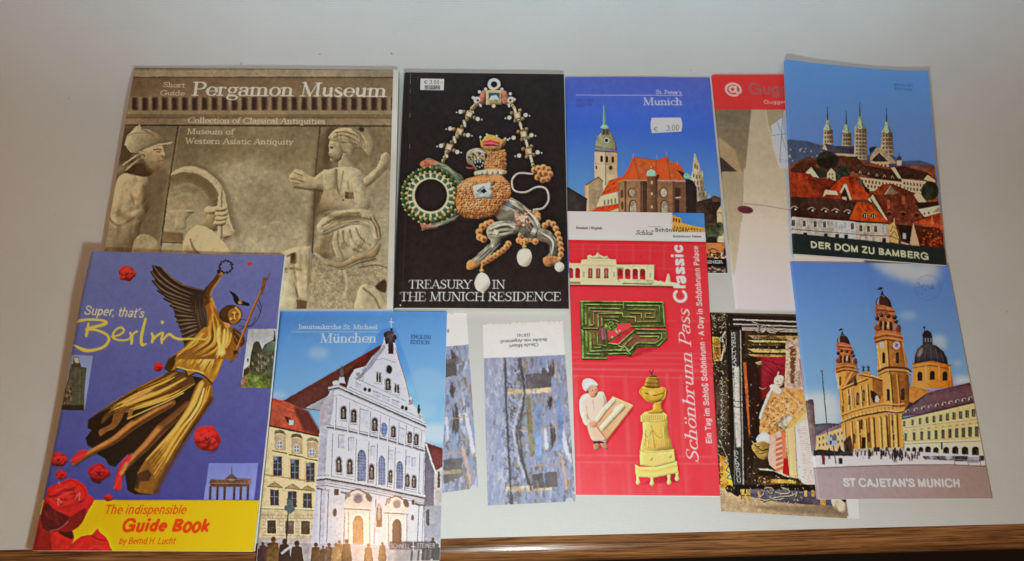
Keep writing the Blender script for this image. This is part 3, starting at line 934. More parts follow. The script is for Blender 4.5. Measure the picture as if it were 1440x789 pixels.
def build_sheet():
    ns, nt = 260, 200
    s = np.linspace(-1.05, 1.05, ns); t = np.linspace(0, 1.35, nt)[::-1]
    Tt, Ss = np.meshgrid(t, s, indexing='ij')
    r = .13
    d = np.clip(Tt - T_RISE - .012 * np.sin(Ss * 3 + .6), 0, None)
    amax = R(62)
    ang = np.minimum(d / r, amax)
    z = r * (1 - np.cos(ang)) + np.clip(d - r * amax, 0, None) * math.sin(amax)
    z = z + np.clip(d * 9, 0, 1) * (.0035 * np.sin(Ss * 9 + Tt * 14 + 1.3 * np.sin(Ss * 4)) + .002 * np.sin(Ss * 23 - Tt * 17)) + .0004 * np.sin(Ss * 15 + 2 * np.sin(Tt * 9)) * np.clip(Tt * 8, 0, 1)
    z = z + d * .02 * np.sin(Ss * 7 + Tt * 3) * np.clip(d * 6, 0, 1)
    y = T_RISE + (Tt - T_RISE) * (d <= 0) + (d > 0) * (r * np.sin(ang) + np.clip(d - r * amax, 0, None) * math.cos(amax))
    y = np.where(d > 0, y + (Tt - T_RISE - d), Tt)
    P = np.stack([Ss, y, z - .0001], -1)
    V, Q, _ = sheet_solid(P, SHEET_T - .0002)
    o = fast_mesh('white_sheet', V, Q, SHEET, None, None, True)
    o.location = O0; o.rotation_euler = (0, 0, YAW)
    tag(o, 'large plain white woven-look sheet spread over the table under all the booklets', 'sheet')
    return o

def build_floor():
    P = np.array([[[-3, 3, -.74], [3, 3, -.74]], [[-3, -3, -.74], [3, -3, -.74]]], float)
    o = fast_mesh('floor', P.reshape(-1, 3), [[0, 2, 3, 1]], FLOOR)
    tag(o, 'dark floor below the table edge', 'floor', kind='structure')

build_floor()
build_table()
build_sheet()

# ================================================================== the prints
def art_relief():
    A = Art([(186.5, 95.5), (553, 98), (544, 434.5), (129.5, 434.5)], .8, (140, 120, 90))
    A.view(140, 80, 2.193)
    lt = (-.5, -.36)
    # stone ground
    A.rect(-80, 200, 960, 820, (141, 124, 94), grad=((500, 210), (500, 560), (156, 141, 112)), tex=.05, ts=4)
    A.rect(-80, 200, 960, 330, (104, 86, 60), alpha=.55, soft=60)
    for x, y, rx, ry, c in [(480, 380, 120, 70, (168, 152, 122)), (420, 460, 80, 90, (158, 144, 112)), (560, 480, 110, 120, (150, 134, 104)), (500, 560, 150, 60, (170, 152, 122)), (300, 250, 160, 50, (118, 101, 72)), (600, 300, 120, 60, (128, 110, 80))]:
        A.ell(x, y, rx, ry, c, alpha=.55, soft=30, tex=.06, ts=2)
    A.mottle(.035, 1.6)
    A.mottle(.03, 1, fine=True)
    # cornice, frieze and dentils
    A.rect(40, 20, 960, 70, (146, 124, 95)); A.rect(40, 34, 960, 41, (112, 92, 68), soft=3)
    A.rect(0, 62, 960, 128, (112, 86, 60), grad=((400, 64), (400, 128), (128, 102, 72)))
    A.line([(60, 64), (920, 64)], 4, (92, 68, 44), soft=2)
    A.rect(0, 122, 960, 166, (133, 109, 79))
    for i in range(27):
        x = 112 + i * 30.6 + (i > 13) * 1
        A.rect(x - 10, 124, x + 9, 164, (70, 45, 33), soft=3, grad=((x - 10, 130), (x + 12, 130), (98, 72, 52)))
        A.rect(x - 7, 128, x + 3, 160, (62, 38, 28), soft=3)
    A.rect(0, 165, 960, 176, (140, 118, 88), soft=3)
    A.rect(0, 176, 960, 186, (122, 99, 70), soft=2)
    A.line([(30, 187), (920, 187)], 2.5, (92, 70, 46), soft=1)
    A.rect(0, 189, 960, 207, (139, 116, 85), soft=2)
    A.line([(30, 209), (920, 212)], 5, (70, 51, 34), soft=2)
    # panel joints
    A.line([(243, 214), (225, 330), (205, 460), (183, 640)], 4, (62, 46, 34), soft=1)
    A.line([(248, 214), (230, 330), (210, 460), (188, 640)], 3, (165, 148, 118), soft=1, alpha=.6)
    A.line([(680, 214), (668, 330), (658, 560), (648, 790)], 4, (72, 55, 40), soft=1)
    A.rect(40, 212, 110, 330, (84, 62, 42), soft=14, alpha=.8)
    A.poly([(245, 220), (310, 215), (300, 330), (225, 340)], (112, 94, 66), soft=10, alpha=.6)
    # standing man in a helmet, left
    S = dict(tex=.06, ts=1.5)
    A.poly([(50, 360), (95, 335), (170, 330), (215, 350), (205, 450), (180, 600), (100, 610)], (92, 73, 50), soft=16, alpha=.65)
    A.poly([(62, 366), (100, 355), (138, 360), (150, 372), (154, 398), (150, 420), (156, 446), (150, 472), (132, 502), (122, 560), (108, 640), (0, 640), (16, 540), (26, 490), (44, 420)], (186, 167, 130), smooth=True, grad=((50, 430), (150, 470), (132, 110, 79)), puff=(26, 1.1, *lt, .6, 3), **S)
    A.poly([(70, 372), (110, 362), (120, 390), (108, 440), (70, 470), (40, 480), (50, 420)], (172, 152, 116), smooth=True, puff=(18, .9, *lt, .4, 3), soft=3, alpha=.8)
    A.ell(123, 420, 25, 37, (176, 152, 112), rot=6, grad=((110, 400), (146, 440), (128, 102, 70)), puff=(16, 1.3, *lt, .2, 2), **S)
    A.line([(98, 420), (108, 450), (122, 462)], 5, (96, 74, 48), smooth=True, soft=3)
    A.poly([(22, 500), (60, 490), (110, 470), (140, 470), (128, 505), (80, 520), (30, 535)], (178, 158, 122), smooth=True, puff=(12, 1, *lt, .6, 2), soft=3, alpha=.85)
    A.line([(30, 490), (45, 510), (70, 516), (110, 490)], 4, (104, 82, 54), smooth=True, soft=3)
    A.poly([(110, 560), (150, 545), (190, 580), (186, 640), (105, 640)], (156, 136, 104), smooth=True, puff=(10, 1, *lt, .7, 2), **S)
    A.poly([(80, 345), (130, 325), (165, 352), (142, 366), (96, 358)], (78, 55, 36), smooth=True, soft=4)
    A.poly([(140, 286), (165, 277), (195, 268), (198, 285), (203, 298), (199, 306), (200, 316), (196, 330), (184, 345), (168, 352), (155, 356), (140, 335), (126, 308)], (176, 154, 116), grad=((150, 290), (190, 345), (122, 98, 68)), puff=(14, 1.2, .5, -.6, .2, 2), **S)
    A.line([(170, 284), (180, 282), (192, 284)], 3.5, (96, 72, 46), smooth=True, soft=1.5)
    A.line([(178, 290), (188, 291)], 3, (88, 64, 42), soft=1); A.line([(184, 320), (197, 317)], 2.5, (92, 66, 44), soft=1)
    A.line([(192, 302), (197, 308)], 3, (100, 76, 50), soft=1)
    A.poly([(78, 268), (86, 242), (104, 224), (114, 213), (127, 210), (131, 219), (152, 222), (176, 232), (196, 246), (208, 258), (224, 264), (206, 270), (182, 271), (160, 279), (141, 287), (122, 294), (96, 292)], (182, 164, 128), grad=((100, 235), (200, 285), (128, 106, 76)), puff=(20, 1.0, *lt, .08, 3), **S)
    A.line([(130, 220), (160, 236), (182, 262)], 3, (128, 106, 76), smooth=True, soft=2)
    A.line([(160, 277), (182, 269), (206, 268), (222, 263)], 4, (92, 70, 46), smooth=True, soft=2)
    A.line([(136, 287), (160, 277), (184, 268), (206, 266), (224, 262)], 5, (196, 178, 142), smooth=True, soft=1.5); A.line([(118, 222), (124, 209)], 7, (176, 156, 120), soft=2); A.line([(86, 244), (110, 234), (150, 234), (190, 248)], 2.5, (140, 120, 90), smooth=True, soft=2)
    A.line([(126, 292), (148, 300), (138, 312), (130, 300), (118, 310)], 6, (172, 152, 118), smooth=True, puff=(4, 1, *lt))
    A.line([(124, 300), (140, 302), (134, 318)], 2, (92, 70, 46), smooth=True, soft=1)
    A.line([(76, 330), (100, 312), (124, 298)], 7, (176, 158, 124), puff=(4, 1, *lt)); A.line([(84, 346), (106, 326), (128, 312)], 6, (166, 146, 110), puff=(4, 1, *lt))
    A.line([(74, 336), (100, 320), (126, 304)], 2, (82, 60, 40), soft=1)
    # round shield and arm
    A.view(145, 170, 4.265)
    oc = [(412, 312), (470, 277), (540, 270), (610, 294), (680, 348), (722, 420), (740, 500), (760, 600), (786, 655), (776, 690), (716, 696)]
    ic = [(706, 690), (716, 600), (712, 520), (698, 450), (668, 394), (618, 345), (555, 314), (480, 307), (404, 326)]
    A.line([(x + 14, y + 4) for x, y in oc[2:]], 34, (108, 90, 64), smooth=True, soft=26, alpha=.7)
    A.poly(oc[:9] + [(700, 690), (360, 690)], (126, 108, 79), grad=((600, 330), (480, 600), (160, 143, 112)), tex=.06, ts=2, soft=2)
    A.line([(404, 350), (480, 330), (550, 338), (606, 370), (650, 420), (680, 480), (690, 560)], 54, (104, 86, 58), smooth=True, soft=34, alpha=.85)
    A.lines([[(420, 400), (500, 372), (580, 400), (630, 460)], [(430, 450), (500, 430), (560, 460)]], 10, (164, 150, 120), smooth=True, soft=10, alpha=.5)
    A.poly(oc + ic, (176, 157, 122), tex=.05, ts=1.5, soft=1.5, puff=(12, .8, -.4, -.6, .5, 3)); A.line(ic[1:], 5, (96, 76, 50), smooth=True, soft=4, alpha=.8); A.line(oc[:9], 7, (202, 184, 148), smooth=True, soft=5, alpha=.7)
    A.view(140, 80, 2.193)
    A.line([(384, 556), (408, 548)], 3, (86, 64, 42), soft=2)
    A.poly([(216, 472), (250, 468), (290, 472), (268, 500), (266, 525), (232, 530), (234, 496)], (160, 143, 110), smooth=True, puff=(9, .9, *lt, .6, 2), **S)
    A.line([(272, 478), (290, 476)], 4, (96, 74, 50), soft=3); A.ell(205, 555, 5, 4, (80, 58, 40), soft=2)
    A.poly([(195, 535), (260, 540), (258, 568), (192, 568)], (124, 102, 72), soft=4)
    A.line([(190, 569), (258, 571)], 3, (86, 64, 44), soft=1)
    A.poly([(290, 520), (322, 500), (340, 470), (362, 476), (366, 520), (340, 530), (300, 528)], (150, 128, 92), smooth=True, puff=(12, 1.2, *lt, .3, 2), soft=2)
    A.line([(300, 524), (340, 532), (370, 528)], 5, (90, 66, 42), smooth=True, soft=3)
    A.line([(375, 408), (372, 450), (372, 550)], 14, (176, 156, 120), taper=[.7, 1, 1.2, 1.1], puff=(6, 1.2, -.8, -.3))
    for i, (x0, x1, y) in enumerate([(336, 362, 470), (360, 388, 466), (362, 390, 482), (362, 388, 496), (358, 384, 510)]):
        A.line([(x0, y - 1), ((x0 + x1) / 2, y + 1), (x1, y - 2)], 13 if i else 24, (178, 157, 119), smooth=True, puff=(6, 1.3, -.5, -.8))
        A.line([(x0 + 3, y + 7), (x1 - 2, y + 6)], 2.5, (98, 74, 48), soft=1.5)
    A.poly([(255, 604), (260, 566), (278, 532), (308, 516), (345, 530), (372, 556), (398, 590), (412, 640), (250, 640)], (186, 165, 126), smooth=True, puff=(20, 1.0, -.5, -.8, .2, 3), **S)
    A.line([(280, 558), (292, 590), (318, 612)], 4, (108, 84, 56), smooth=True, soft=4)
    A.poly([(398, 556), (470, 560), (560, 575), (560, 640), (400, 640)], (176, 158, 128), smooth=True, soft=12, alpha=.6, tex=.08, ts=1)
    # striding woman, right
    A.poly([(670, 250), (712, 220), (720, 340), (690, 420), (668, 520), (655, 600), (640, 580)], (98, 78, 56), soft=14, alpha=.7)
    A.poly([(700, 215), (740, 214), (720, 250), (705, 330), (690, 330)], (86, 66, 46), soft=10, alpha=.8)
    A.poly([(800, 388), (826, 362), (850, 342), (864, 316), (868, 300), (884, 292), (894, 305), (891, 326), (866, 352), (838, 386), (818, 396)], (172, 152, 118), smooth=True, puff=(13, 1.2, *lt, .2, 2), **S)
    A.line([(820, 398), (850, 376), (886, 338)], 4, (100, 78, 54), smooth=True, soft=4, alpha=.8)
    A.poly([(745, 298), (772, 298), (786, 316), (800, 348), (760, 352), (736, 340)], (168, 148, 114), smooth=True, puff=(10, 1, *lt))
    A.poly([(712, 256), (736, 258), (750, 282), (748, 306), (738, 319), (722, 322), (711, 316), (710, 304), (705, 298), (708, 286), (706, 272)], (166, 146, 112), smooth=True, puff=(10, 1.3, -.6, -.6, .2, 2), **S)
    A.ell(716, 277, 5, 3, (92, 68, 46), soft=2); A.line([(708, 306), (718, 308)], 2.5, (96, 70, 48), soft=1); A.line([(704, 296), (712, 299)], 2, (110, 84, 58), soft=1)
    A.poly([(706, 246), (724, 224), (758, 217), (792, 224), (818, 240), (832, 272), (830, 302), (818, 290), (804, 274), (784, 286), (776, 306), (752, 286), (738, 264), (718, 258)], (164, 143, 108), smooth=True, puff=(14, 1.2, *lt, 1.1, 2), **S)
    A.lines([[(716, 250), (740, 240), (770, 246), (800, 264)], [(728, 232), (760, 230), (796, 244)], [(744, 262), (770, 262), (796, 268)], [(780, 222), (800, 236), (812, 256)]], 3, (98, 74, 48), smooth=True, soft=1.5)
    A.poly([(800, 225), (815, 218), (830, 226), (846, 262), (838, 300), (828, 292), (826, 258)], (150, 130, 98), smooth=True, puff=(6, 1, *lt, .5, 2))
    A.ell(808, 222, 9, 7, (70, 50, 34), soft=3)
    A.poly([(584, 366), (596, 350), (604, 344), (628, 348), (658, 368), (688, 350), (730, 345), (728, 390), (700, 408), (660, 402), (620, 398), (592, 390)], (172, 152, 116), smooth=True, puff=(11, 1.2, *lt, .5, 2), **S)
    A.lines([[(588, 372), (612, 376), (632, 384)], [(594, 384), (616, 388)], [(600, 354), (626, 364)]], 2.5, (108, 84, 56), smooth=True, soft=1.5)
    A.line([(600, 398), (650, 406), (700, 412)], 5, (92, 70, 48), smooth=True, soft=4)
    A.poly([(690, 356), (742, 336), (800, 346), (818, 392), (832, 420), (836, 450), (824, 472), (780, 482), (740, 468), (700, 474), (668, 478), (680, 440), (692, 400)], (138, 116, 86), smooth=True, grad=((676, 440), (770, 400), (184, 166, 132)), puff=(22, 1.0, *lt, .7, 3), **S)
    A.poly([(688, 346), (730, 342), (728, 404), (700, 412), (690, 390)], (176, 157, 122), puff=(10, 1, *lt, .3, 2))
    A.line([(731, 346), (732, 400), (748, 430)], 4, (112, 90, 62), smooth=True, soft=3); A.line([(752, 350), (744, 400), (740, 432)], 3, (132, 110, 80), smooth=True, soft=2)
    A.rect(757, 414, 783, 434, (84, 60, 42), soft=1); A.rect(762, 420, 783, 434, (112, 84, 58), soft=2); A.ell(751, 439, 3, 3, (84, 60, 42))
    A.poly([(690, 542), (740, 525), (800, 512), (838, 538), (862, 566), (832, 602), (782, 612), (740, 636), (700, 622), (662, 592), (680, 562)], (136, 114, 84), smooth=True, grad=((672, 580), (770, 560), (188, 170, 136)), puff=(20, 1.1, *lt, .8, 3), **S)
    A.poly([(672, 512), (716, 478), (780, 466), (832, 472), (856, 502), (869, 556), (850, 562), (828, 522), (780, 516), (730, 532), (692, 548), (672, 534)], (176, 157, 123), smooth=True, puff=(12, 1.2, *lt, .9, 4, 1), **S)
    A.lines([[(684, 520), (730, 496), (790, 490), (836, 500)], [(690, 536), (740, 512), (800, 504)], [(834, 492), (850, 520), (856, 552)], [(846, 494), (862, 524), (866, 552)], [(700, 506), (750, 482), (800, 478)]], 3.5, (104, 80, 54), smooth=True, soft=2.5)
    A.lines([[(720, 540), (712, 570), (724, 612)], [(750, 532), (756, 570), (800, 600)], [(790, 524), (806, 556), (836, 580)], [(735, 535), (736, 575), (752, 620)], [(770, 530), (784, 568), (820, 592)]], 4, (122, 98, 68), smooth=True, soft=3)
    A.lines([[(726, 540), (720, 572), (734, 614)], [(758, 530), (766, 566), (806, 594)]], 3, (196, 178, 144), smooth=True, soft=2, alpha=.8)
    A.poly([(700, 620), (745, 632), (790, 606), (832, 598), (866, 566), (862, 596), (846, 616), (800, 626), (744, 650), (712, 640)], (150, 127, 94), smooth=True, puff=(9, 1.2, *lt, 1, 1.5))
    A.line([(704, 640), (745, 655), (800, 634), (850, 620)], 5, (92, 70, 48), smooth=True, soft=4)
    # broken stone below
    A.poly([(655, 602), (700, 640), (745, 656), (800, 636), (880, 625), (872, 790), (645, 790)], (146, 127, 98), tex=.16, ts=.7, soft=2)
    A.poly([(655, 602), (700, 640), (745, 656), (800, 636), (880, 625), (872, 790), (645, 790)], (160, 142, 112), tex=.2, ts=.25, fine=True, alpha=.4)
    A.line([(800, 648), (850, 640), (886, 648)], 3, (98, 76, 54), smooth=True, soft=1)
    A.line([(755, 660), (762, 700), (752, 740)], 8, (172, 154, 122), smooth=True, soft=4)
    A.poly([(790, 790), (800, 712), (830, 700), (862, 716), (880, 745), (880, 790)], (172, 153, 119), smooth=True, puff=(14, 1.2, *lt, 1, 2)); A.line([(812, 712), (846, 740), (866, 780)], 4, (110, 86, 60), smooth=True, soft=3)
    A.poly([(850, 706), (872, 686), (884, 690), (882, 724), (866, 722)], (72, 48, 34), smooth=True, soft=3)
    # fallen figure's drapery, lower middle
    A.poly([(560, 600), (600, 585), (652, 580), (650, 640), (646, 752), (610, 740), (600, 690), (560, 670), (540, 780), (540, 640)], (172, 153, 121), smooth=False, puff=(12, 1.1, *lt, .9, 3), soft=1)
    A.lines([[(580, 612), (600, 605), (606, 630), (590, 634)], [(560, 655), (590, 650), (620, 655)], [(575, 665), (595, 690), (612, 740)], [(570, 680), (588, 710), (600, 745)]], 5, (98, 74, 50), smooth=True, soft=3)
    A.poly([(590, 605), (606, 600), (602, 632), (588, 632)], (78, 56, 38), soft=3)
    A.poly([(600, 745), (640, 752), (636, 790), (602, 790)], (100, 72, 50), soft=4)
    A.poly([(500, 660), (580, 665), (600, 700), (600, 790), (500, 790)], (186, 168, 134), smooth=True, puff=(16, 1, *lt, .4, 3), soft=2)
    SP = [(104, 80, 54), (140, 118, 86), (172, 152, 118), (200, 182, 148)]
    A.folds([(684, 520), (730, 490), (790, 478), (840, 490)], [(690, 544), (740, 520), (800, 512), (864, 552)], 34, SP, (2, 5), 2, 4, .55, 2)
    A.folds([(700, 545), (690, 580), (700, 610)], [(850, 545), (846, 580), (800, 604)], 40, SP, (2, 6), 3, 6, .5, 2)
    A.folds([(700, 360), (690, 410), (680, 470)], [(820, 360), (828, 420), (826, 466)], 26, SP[1:], (3, 9), 4, 8, .35, 4)
    A.folds([(716, 226), (716, 250), (740, 268)], [(812, 236), (826, 262), (826, 290)], 30, SP, (2, 4), 5, 4, .6, 1.5)
    A.folds([(560, 610), (580, 660), (600, 730)], [(640, 596), (646, 660), (644, 740)], 20, SP, (3, 7), 6, 5, .5, 3)
    A.folds([(50, 380), (40, 450), (30, 590)], [(140, 372), (140, 460), (110, 600)], 30, SP[1:], (5, 14), 7, 10, .3, 6)
    for p, w, k in (([(690, 480), (740, 492), (800, 488)], 14, .5), ([(676, 400), (668, 450), (676, 480)], 18, .5), ([(700, 550), (690, 590), (706, 616)], 18, .45), ([(760, 300), (790, 330)], 12, .4), ([(60, 480), (100, 500), (130, 480)], 16, .45), ([(140, 400), (148, 450), (130, 500)], 16, .5), ([(120, 300), (134, 330), (160, 352)], 12, .5), ([(270, 590), (300, 612)], 20, .4), ([(100, 560), (60, 590)], 30, .35), ([(710, 300), (730, 316)], 10, .4)): A.line(p, w, (84, 64, 42), smooth=True, soft=w * .8, alpha=k)
    A.mottle(.06, 1.2); A.mottle(.05, .8, fine=True); A.warp(1.0, 6)
    A.clarity(.3, .25)
    A.tone([(-80, 20), (960, 20), (960, 820), (-80, 820)], (.97, .965, .945), 1.0, .50)
    # lettering
    ink = (226, 210, 184)
    def both(s, p0, p1, cap, **k):
        A.text(s, (p0[0] + 1.6, p0[1] + 2), (p1[0] + 1.6, p1[1] + 2), cap, (72, 52, 36), 'serif', alpha=.45, blurr=1, **k)
        A.text(s, p0, p1, cap, ink, 'serif', **k)
    both('Pergamon Museum', (285, 119), (884, 123), 42, bold=.55)
    A.view(140, 85, 5.26)
    A.text('Short', (470, 196), (632, 200), 34, (206, 188, 158), 'serif', bold=.1)
    A.text('Guide', (447, 256), (630, 258), 34, (206, 188, 158), 'serif', bold=.1)
    A.view(140, 80, 2.193)
    A.text('Collection of Classical Antiquities', (272, 202), (696, 205), 17, (204, 186, 154), 'serif', bold=.15)
    A.text('Museum of', (270, 236), (414, 237), 17, (204, 186, 154), 'serif', bold=.15)
    A.text('Western Asiatic Antiquity', (265, 265), (597, 268), 17, (204, 186, 154), 'serif', bold=.15)
    return A

def scatter_box(x0, y0, x1, y1, n, seed):
    r = np.random.RandomState(seed)
    return [(r.uniform(x0, x1), r.uniform(y0, y1)) for _ in range(n)]

def art_jewel():
    A = Art([(567, 102), (793, 104.4), (800, 434.4), (551.5, 433)], .75, (36, 29, 29))
    A.view(545, 85, 2.192)
    A.mottle(.06, 3); A.mottle(.05, 1, fine=True)
    A.rect(-20, 20, 70, 800, (28, 22, 22), soft=10, alpha=.5)
    lt = (-.6, -.7)
    or1 = (184, 130, 82)
    def pearl(x, y, r, ry=None, c=(214, 202, 184)):
        ry = ry or r
        A.ell(x, y, r, ry, c, puff=(r * .9, .9, *lt)); A.ell(x - r * .3, y - ry * .3, r * .28, ry * .28, (255, 252, 244), soft=r * .2)
    def gem(x, y, r, rot, c, frame=(150, 122, 82)):
        a = [(x + r * 1.15 * math.cos(R(rot + 45 + k * 90)) * 1.2, y + r * 1.15 * math.sin(R(rot + 45 + k * 90)) * 1.2) for k in range(4)]
        A.poly(a, frame, puff=(r * .5, 1.2, *lt, .8, 1))
        b = [(x + (p - x) * .62, y + (q - y) * .62) for p, q in a]
        A.poly(b, c, grad=(b[1], b[3], tuple(min(255, int(k * 1.7)) for k in c)))
        A.line([b[0], b[2]], 1.2, (232, 226, 214), alpha=.7)
    def curls(pts, r, c=or1, k=1.0):
        for x, y in pts:
            A.ell(x, y, r, r, c, puff=(r, 1.5, *lt))
            A.ell(x + r * .1, y + r * .15, r * .38, r * .38, (120, 66, 28), soft=1)
    # chain
    A.ell(328, 75, 20, 19, (214, 202, 182), puff=(6, 1.2, *lt)); A.ell(328, 75, 10, 9.5, (40, 34, 34))
    for L in ([(300, 128), (270, 140), (252, 170), (222, 222), (192, 270), (172, 312)], [(358, 128), (386, 142), (400, 175), (420, 230), (436, 283), (448, 325)]):
        L = np.array(L, float)
        S = spline(L, n=4)
        for i, (x, y) in enumerate(S):
            A.ell(x, y, 7, 5, (150, 128, 94), rot=60, puff=(4, 1.5, *lt)); A.ell(x, y, 2.5, 2, (52, 42, 36))
        for (x, y) in (L[:-1] + L[1:]) / 2:
            A.line([(x - 2, y - 8), (x + 2, y + 8)], 7, (220, 206, 180), puff=(3, 1, *lt))
    for x, y, c in [(252, 168, (190, 176, 150)), (222, 222, (120, 112, 98)), (190, 270, (200, 172, 150)), (400, 172, (196, 186, 160)), (420, 230, (176, 172, 158)), (435, 283, (126, 112, 92))]:
        for dx, dy in ((-17, -8), (16, 10), (-6, 16), (8, -16)):
            A.ell(x + dx, y + dy, 6, 6, (120, 98, 66), puff=(4, 1.4, *lt))
        gem(x, y, 10.5, 18 if x < 300 else -8, c)
    for x, y in [(225, 160), (278, 182), (193, 212), (248, 232), (165, 265), (215, 284), (375, 178), (425, 170), (388, 240), (443, 232), (405, 295), (462, 285)]:
        pearl(x, y, 6.6); A.ell(x + (12 if x in (278, 248, 215, 425, 443, 462) else -12), y + 2, 2.5, 2.5, (190, 180, 164))
    for x, y in ((283, 98), (302, 90), (352, 90), (378, 104), (390, 122), (264, 116)):
        pearl(x, y, 5)
    for s in (-1, 1):
        A.poly([(328 + s * 22, 98), (328 + s * 36, 95), (328 + s * 46, 115), (328 + s * 58, 128), (328 + s * 36, 136), (328 + s * 24, 128)], (168, 108, 88), smooth=True, puff=(7, 1.6, *lt, 1, 1))
        A.ell(328 + s * 52, 124, 11, 11, (206, 190, 164), puff=(5, 1.3, *lt)); A.ell(328 + s * 50, 124, 4, 4, (96, 62, 50))
    A.rect(303, 93, 353, 138, (166, 146, 106), puff=(6, 1.4, *lt, .8, 1)); A.rect(311, 101, 345, 122, (66, 92, 92)); A.poly([(311, 122), (345, 122), (335, 108), (320, 110)], (184, 190, 180)); A.ell(327, 142, 6, 6, (190, 172, 140), puff=(3, 1, *lt))
    # jewelled hoop
    A.poly([(110, 318), (160, 315), (205, 342), (236, 372), (226, 470), (190, 498), (120, 522), (104, 505)], (84, 90, 74), smooth=True, puff=(14, 1.2, *lt, .8, 2))
    A.poly([(100, 322), (116, 308), (150, 312), (160, 326), (120, 338)], (150, 92, 70), smooth=True, puff=(8, 1.6, *lt, 1, 1))
    A.poly([(100, 490), (130, 500), (160, 500), (150, 518), (110, 520)], (150, 100, 76), smooth=True, puff=(8, 1.6, *lt, 1, 1))
    A.ell(132, 418, 87, 86, (72, 68, 44))
    for i in range(30):
        a = i * 2 * math.pi / 30
        x, y = 132 + 82 * math.cos(a), 418 + 81 * math.sin(a)
        A.ell(x, y, 8, 8, (56, 84, 56) if i % 2 else (46, 66, 46), puff=(5, 1.5, *lt))
        A.ell(132 + 74 * math.cos(a + .1), 418 + 73 * math.sin(a + .1), 4.5, 4.5, (206, 166, 96), puff=(3, 1.4, *lt))
        A.ell(132 + 89 * math.cos(a + .1), 418 + 88 * math.sin(a + .1), 3, 3, (180, 150, 92))
    A.ell(133, 418, 71, 70, (196, 184, 142), puff=(5, 1, *lt))
    for i in range(20):
        a = (i + .5) * 2 * math.pi / 20
        x, y = 133 + 63 * math.cos(a), 418 + 62 * math.sin(a)
        q = [(x + 8 * math.cos(a + R(45 + k * 90)) * 1.15, y + 8 * math.sin(a + R(45 + k * 90)) * 1.15) for k in range(4)]
        A.poly(q, (38, 70, 58), grad=(q[0], q[2], (92, 128, 104)))
    A.ell(134, 417, 53, 53, (204, 190, 150)); A.ell(134, 417, 50, 50, (38, 31, 31))
    # haunch and hind legs, enamelled
    D = [((330, 440), (370, 425), (420, 450), (465, 500), (470, 535), (450, 548), (420, 545), (400, 520), (350, 500), (325, 470))]
    curls([(455 + 8 * math.sin(k), 470 + k * 9) for k in range(5)], 10); curls([(405 + k * 10, 556 + 5 * math.sin(k * 1.4)) for k in range(6)], 10); curls([(410 + k * 12, 540) for k in range(5)], 9)
    A.poly([(330, 440), (372, 422), (425, 452), (466, 498), (474, 534), (452, 550), (420, 546), (396, 522), (350, 500), (322, 468)], (118, 108, 92), smooth=True, puff=(18, 1.3, *lt, 1.6, 2))
    A.poly([(392, 470), (430, 462), (452, 500), (430, 512), (402, 508)], (168, 122, 96), smooth=True, puff=(8, 1.5, *lt, 1.4, 1))
    gem(418, 488, 10, 12, (170, 130, 104), (176, 150, 112)); gem(452, 532, 10, 30, (190, 180, 160), (128, 118, 98))
    A.poly([(340, 445), (356, 424), (398, 436), (405, 452), (372, 468), (345, 462)], (176, 170, 158), puff=(6, 1.2, *lt, .6, 1)); A.poly([(352, 446), (366, 432), (386, 440), (376, 456)], (44, 66, 86), grad=((352, 436), (380, 456), (150, 176, 196)))
    A.poly([(466, 520), (500, 528), (520, 556), (528, 590), (512, 618), (484, 628), (480, 612), (500, 592), (492, 566), (462, 552)], (112, 100, 82), smooth=True, puff=(11, 1.4, *lt, 1.5, 1.5))
    curls([(484, 510), (496, 502), (510, 506), (518, 520), (524, 536), (529, 552), (532, 568), (534, 584), (533, 600)], 9.5)
    A.poly([(478, 612), (498, 604), (524, 606), (530, 622), (510, 634), (486, 634)], (150, 104, 66), smooth=True, puff=(7, 1.6, *lt, 1, 1))
    # foreleg
    curls([(292, 514), (282, 530), (284, 546), (296, 552), (306, 506), (318, 502)], 11)
    curls([(372, 566), (366, 576), (356, 586), (344, 594), (332, 602), (320, 610), (308, 617), (296, 624)], 9.5)
    A.poly([(306, 520), (330, 500), (380, 496), (404, 516), (396, 536), (352, 548), (344, 572), (300, 608), (262, 630), (256, 618), (290, 590), (318, 562), (308, 545)], (124, 116, 98), smooth=True, puff=(13, 1.4, *lt, 1.6, 2))
    A.lines([[(340, 510), (366, 506), (390, 516)], [(322, 566), (296, 592), (270, 614)]], 4, (226, 220, 204), smooth=True, soft=2, alpha=.8)
    gem(334, 534, 10, 20, (110, 98, 80), (176, 160, 128)); gem(322, 572, 7, 40, (196, 190, 174), (140, 124, 96))
    A.poly([(243, 640), (246, 622), (262, 614), (284, 620), (280, 636), (256, 646)], (166, 116, 70), smooth=True, puff=(7, 1.6, *lt, 1, 1))
    # tail
    A.line([(446, 352), (404, 350), (384, 370), (390, 402), (424, 408), (460, 392), (488, 398), (496, 430), (480, 456), (450, 462)], 6, (166, 156, 140), smooth=True, puff=(3, 1.6, *lt))
    A.line([(446, 350), (406, 348), (386, 366)], 2, (236, 228, 210), smooth=True)
    curls([(452, 340), (464, 334), (480, 332), (494, 338), (500, 352), (492, 366), (478, 370), (462, 362), (470, 348), (484, 350)], 10)
    # body and mane: tight gold curls
    body = [(220, 386), (244, 367), (276, 358), (310, 351), (346, 354), (368, 376), (380, 404), (374, 430), (350, 450), (338, 468), (302, 486), (258, 489), (226, 478), (211, 450), (213, 412)]
    A.poly(body, (150, 98, 56), smooth=True, puff=(24, 1.0, *lt, 1.5, 1.2))
    bq = spline(body, True)
    rr = np.random.RandomState(3)
    bb = []
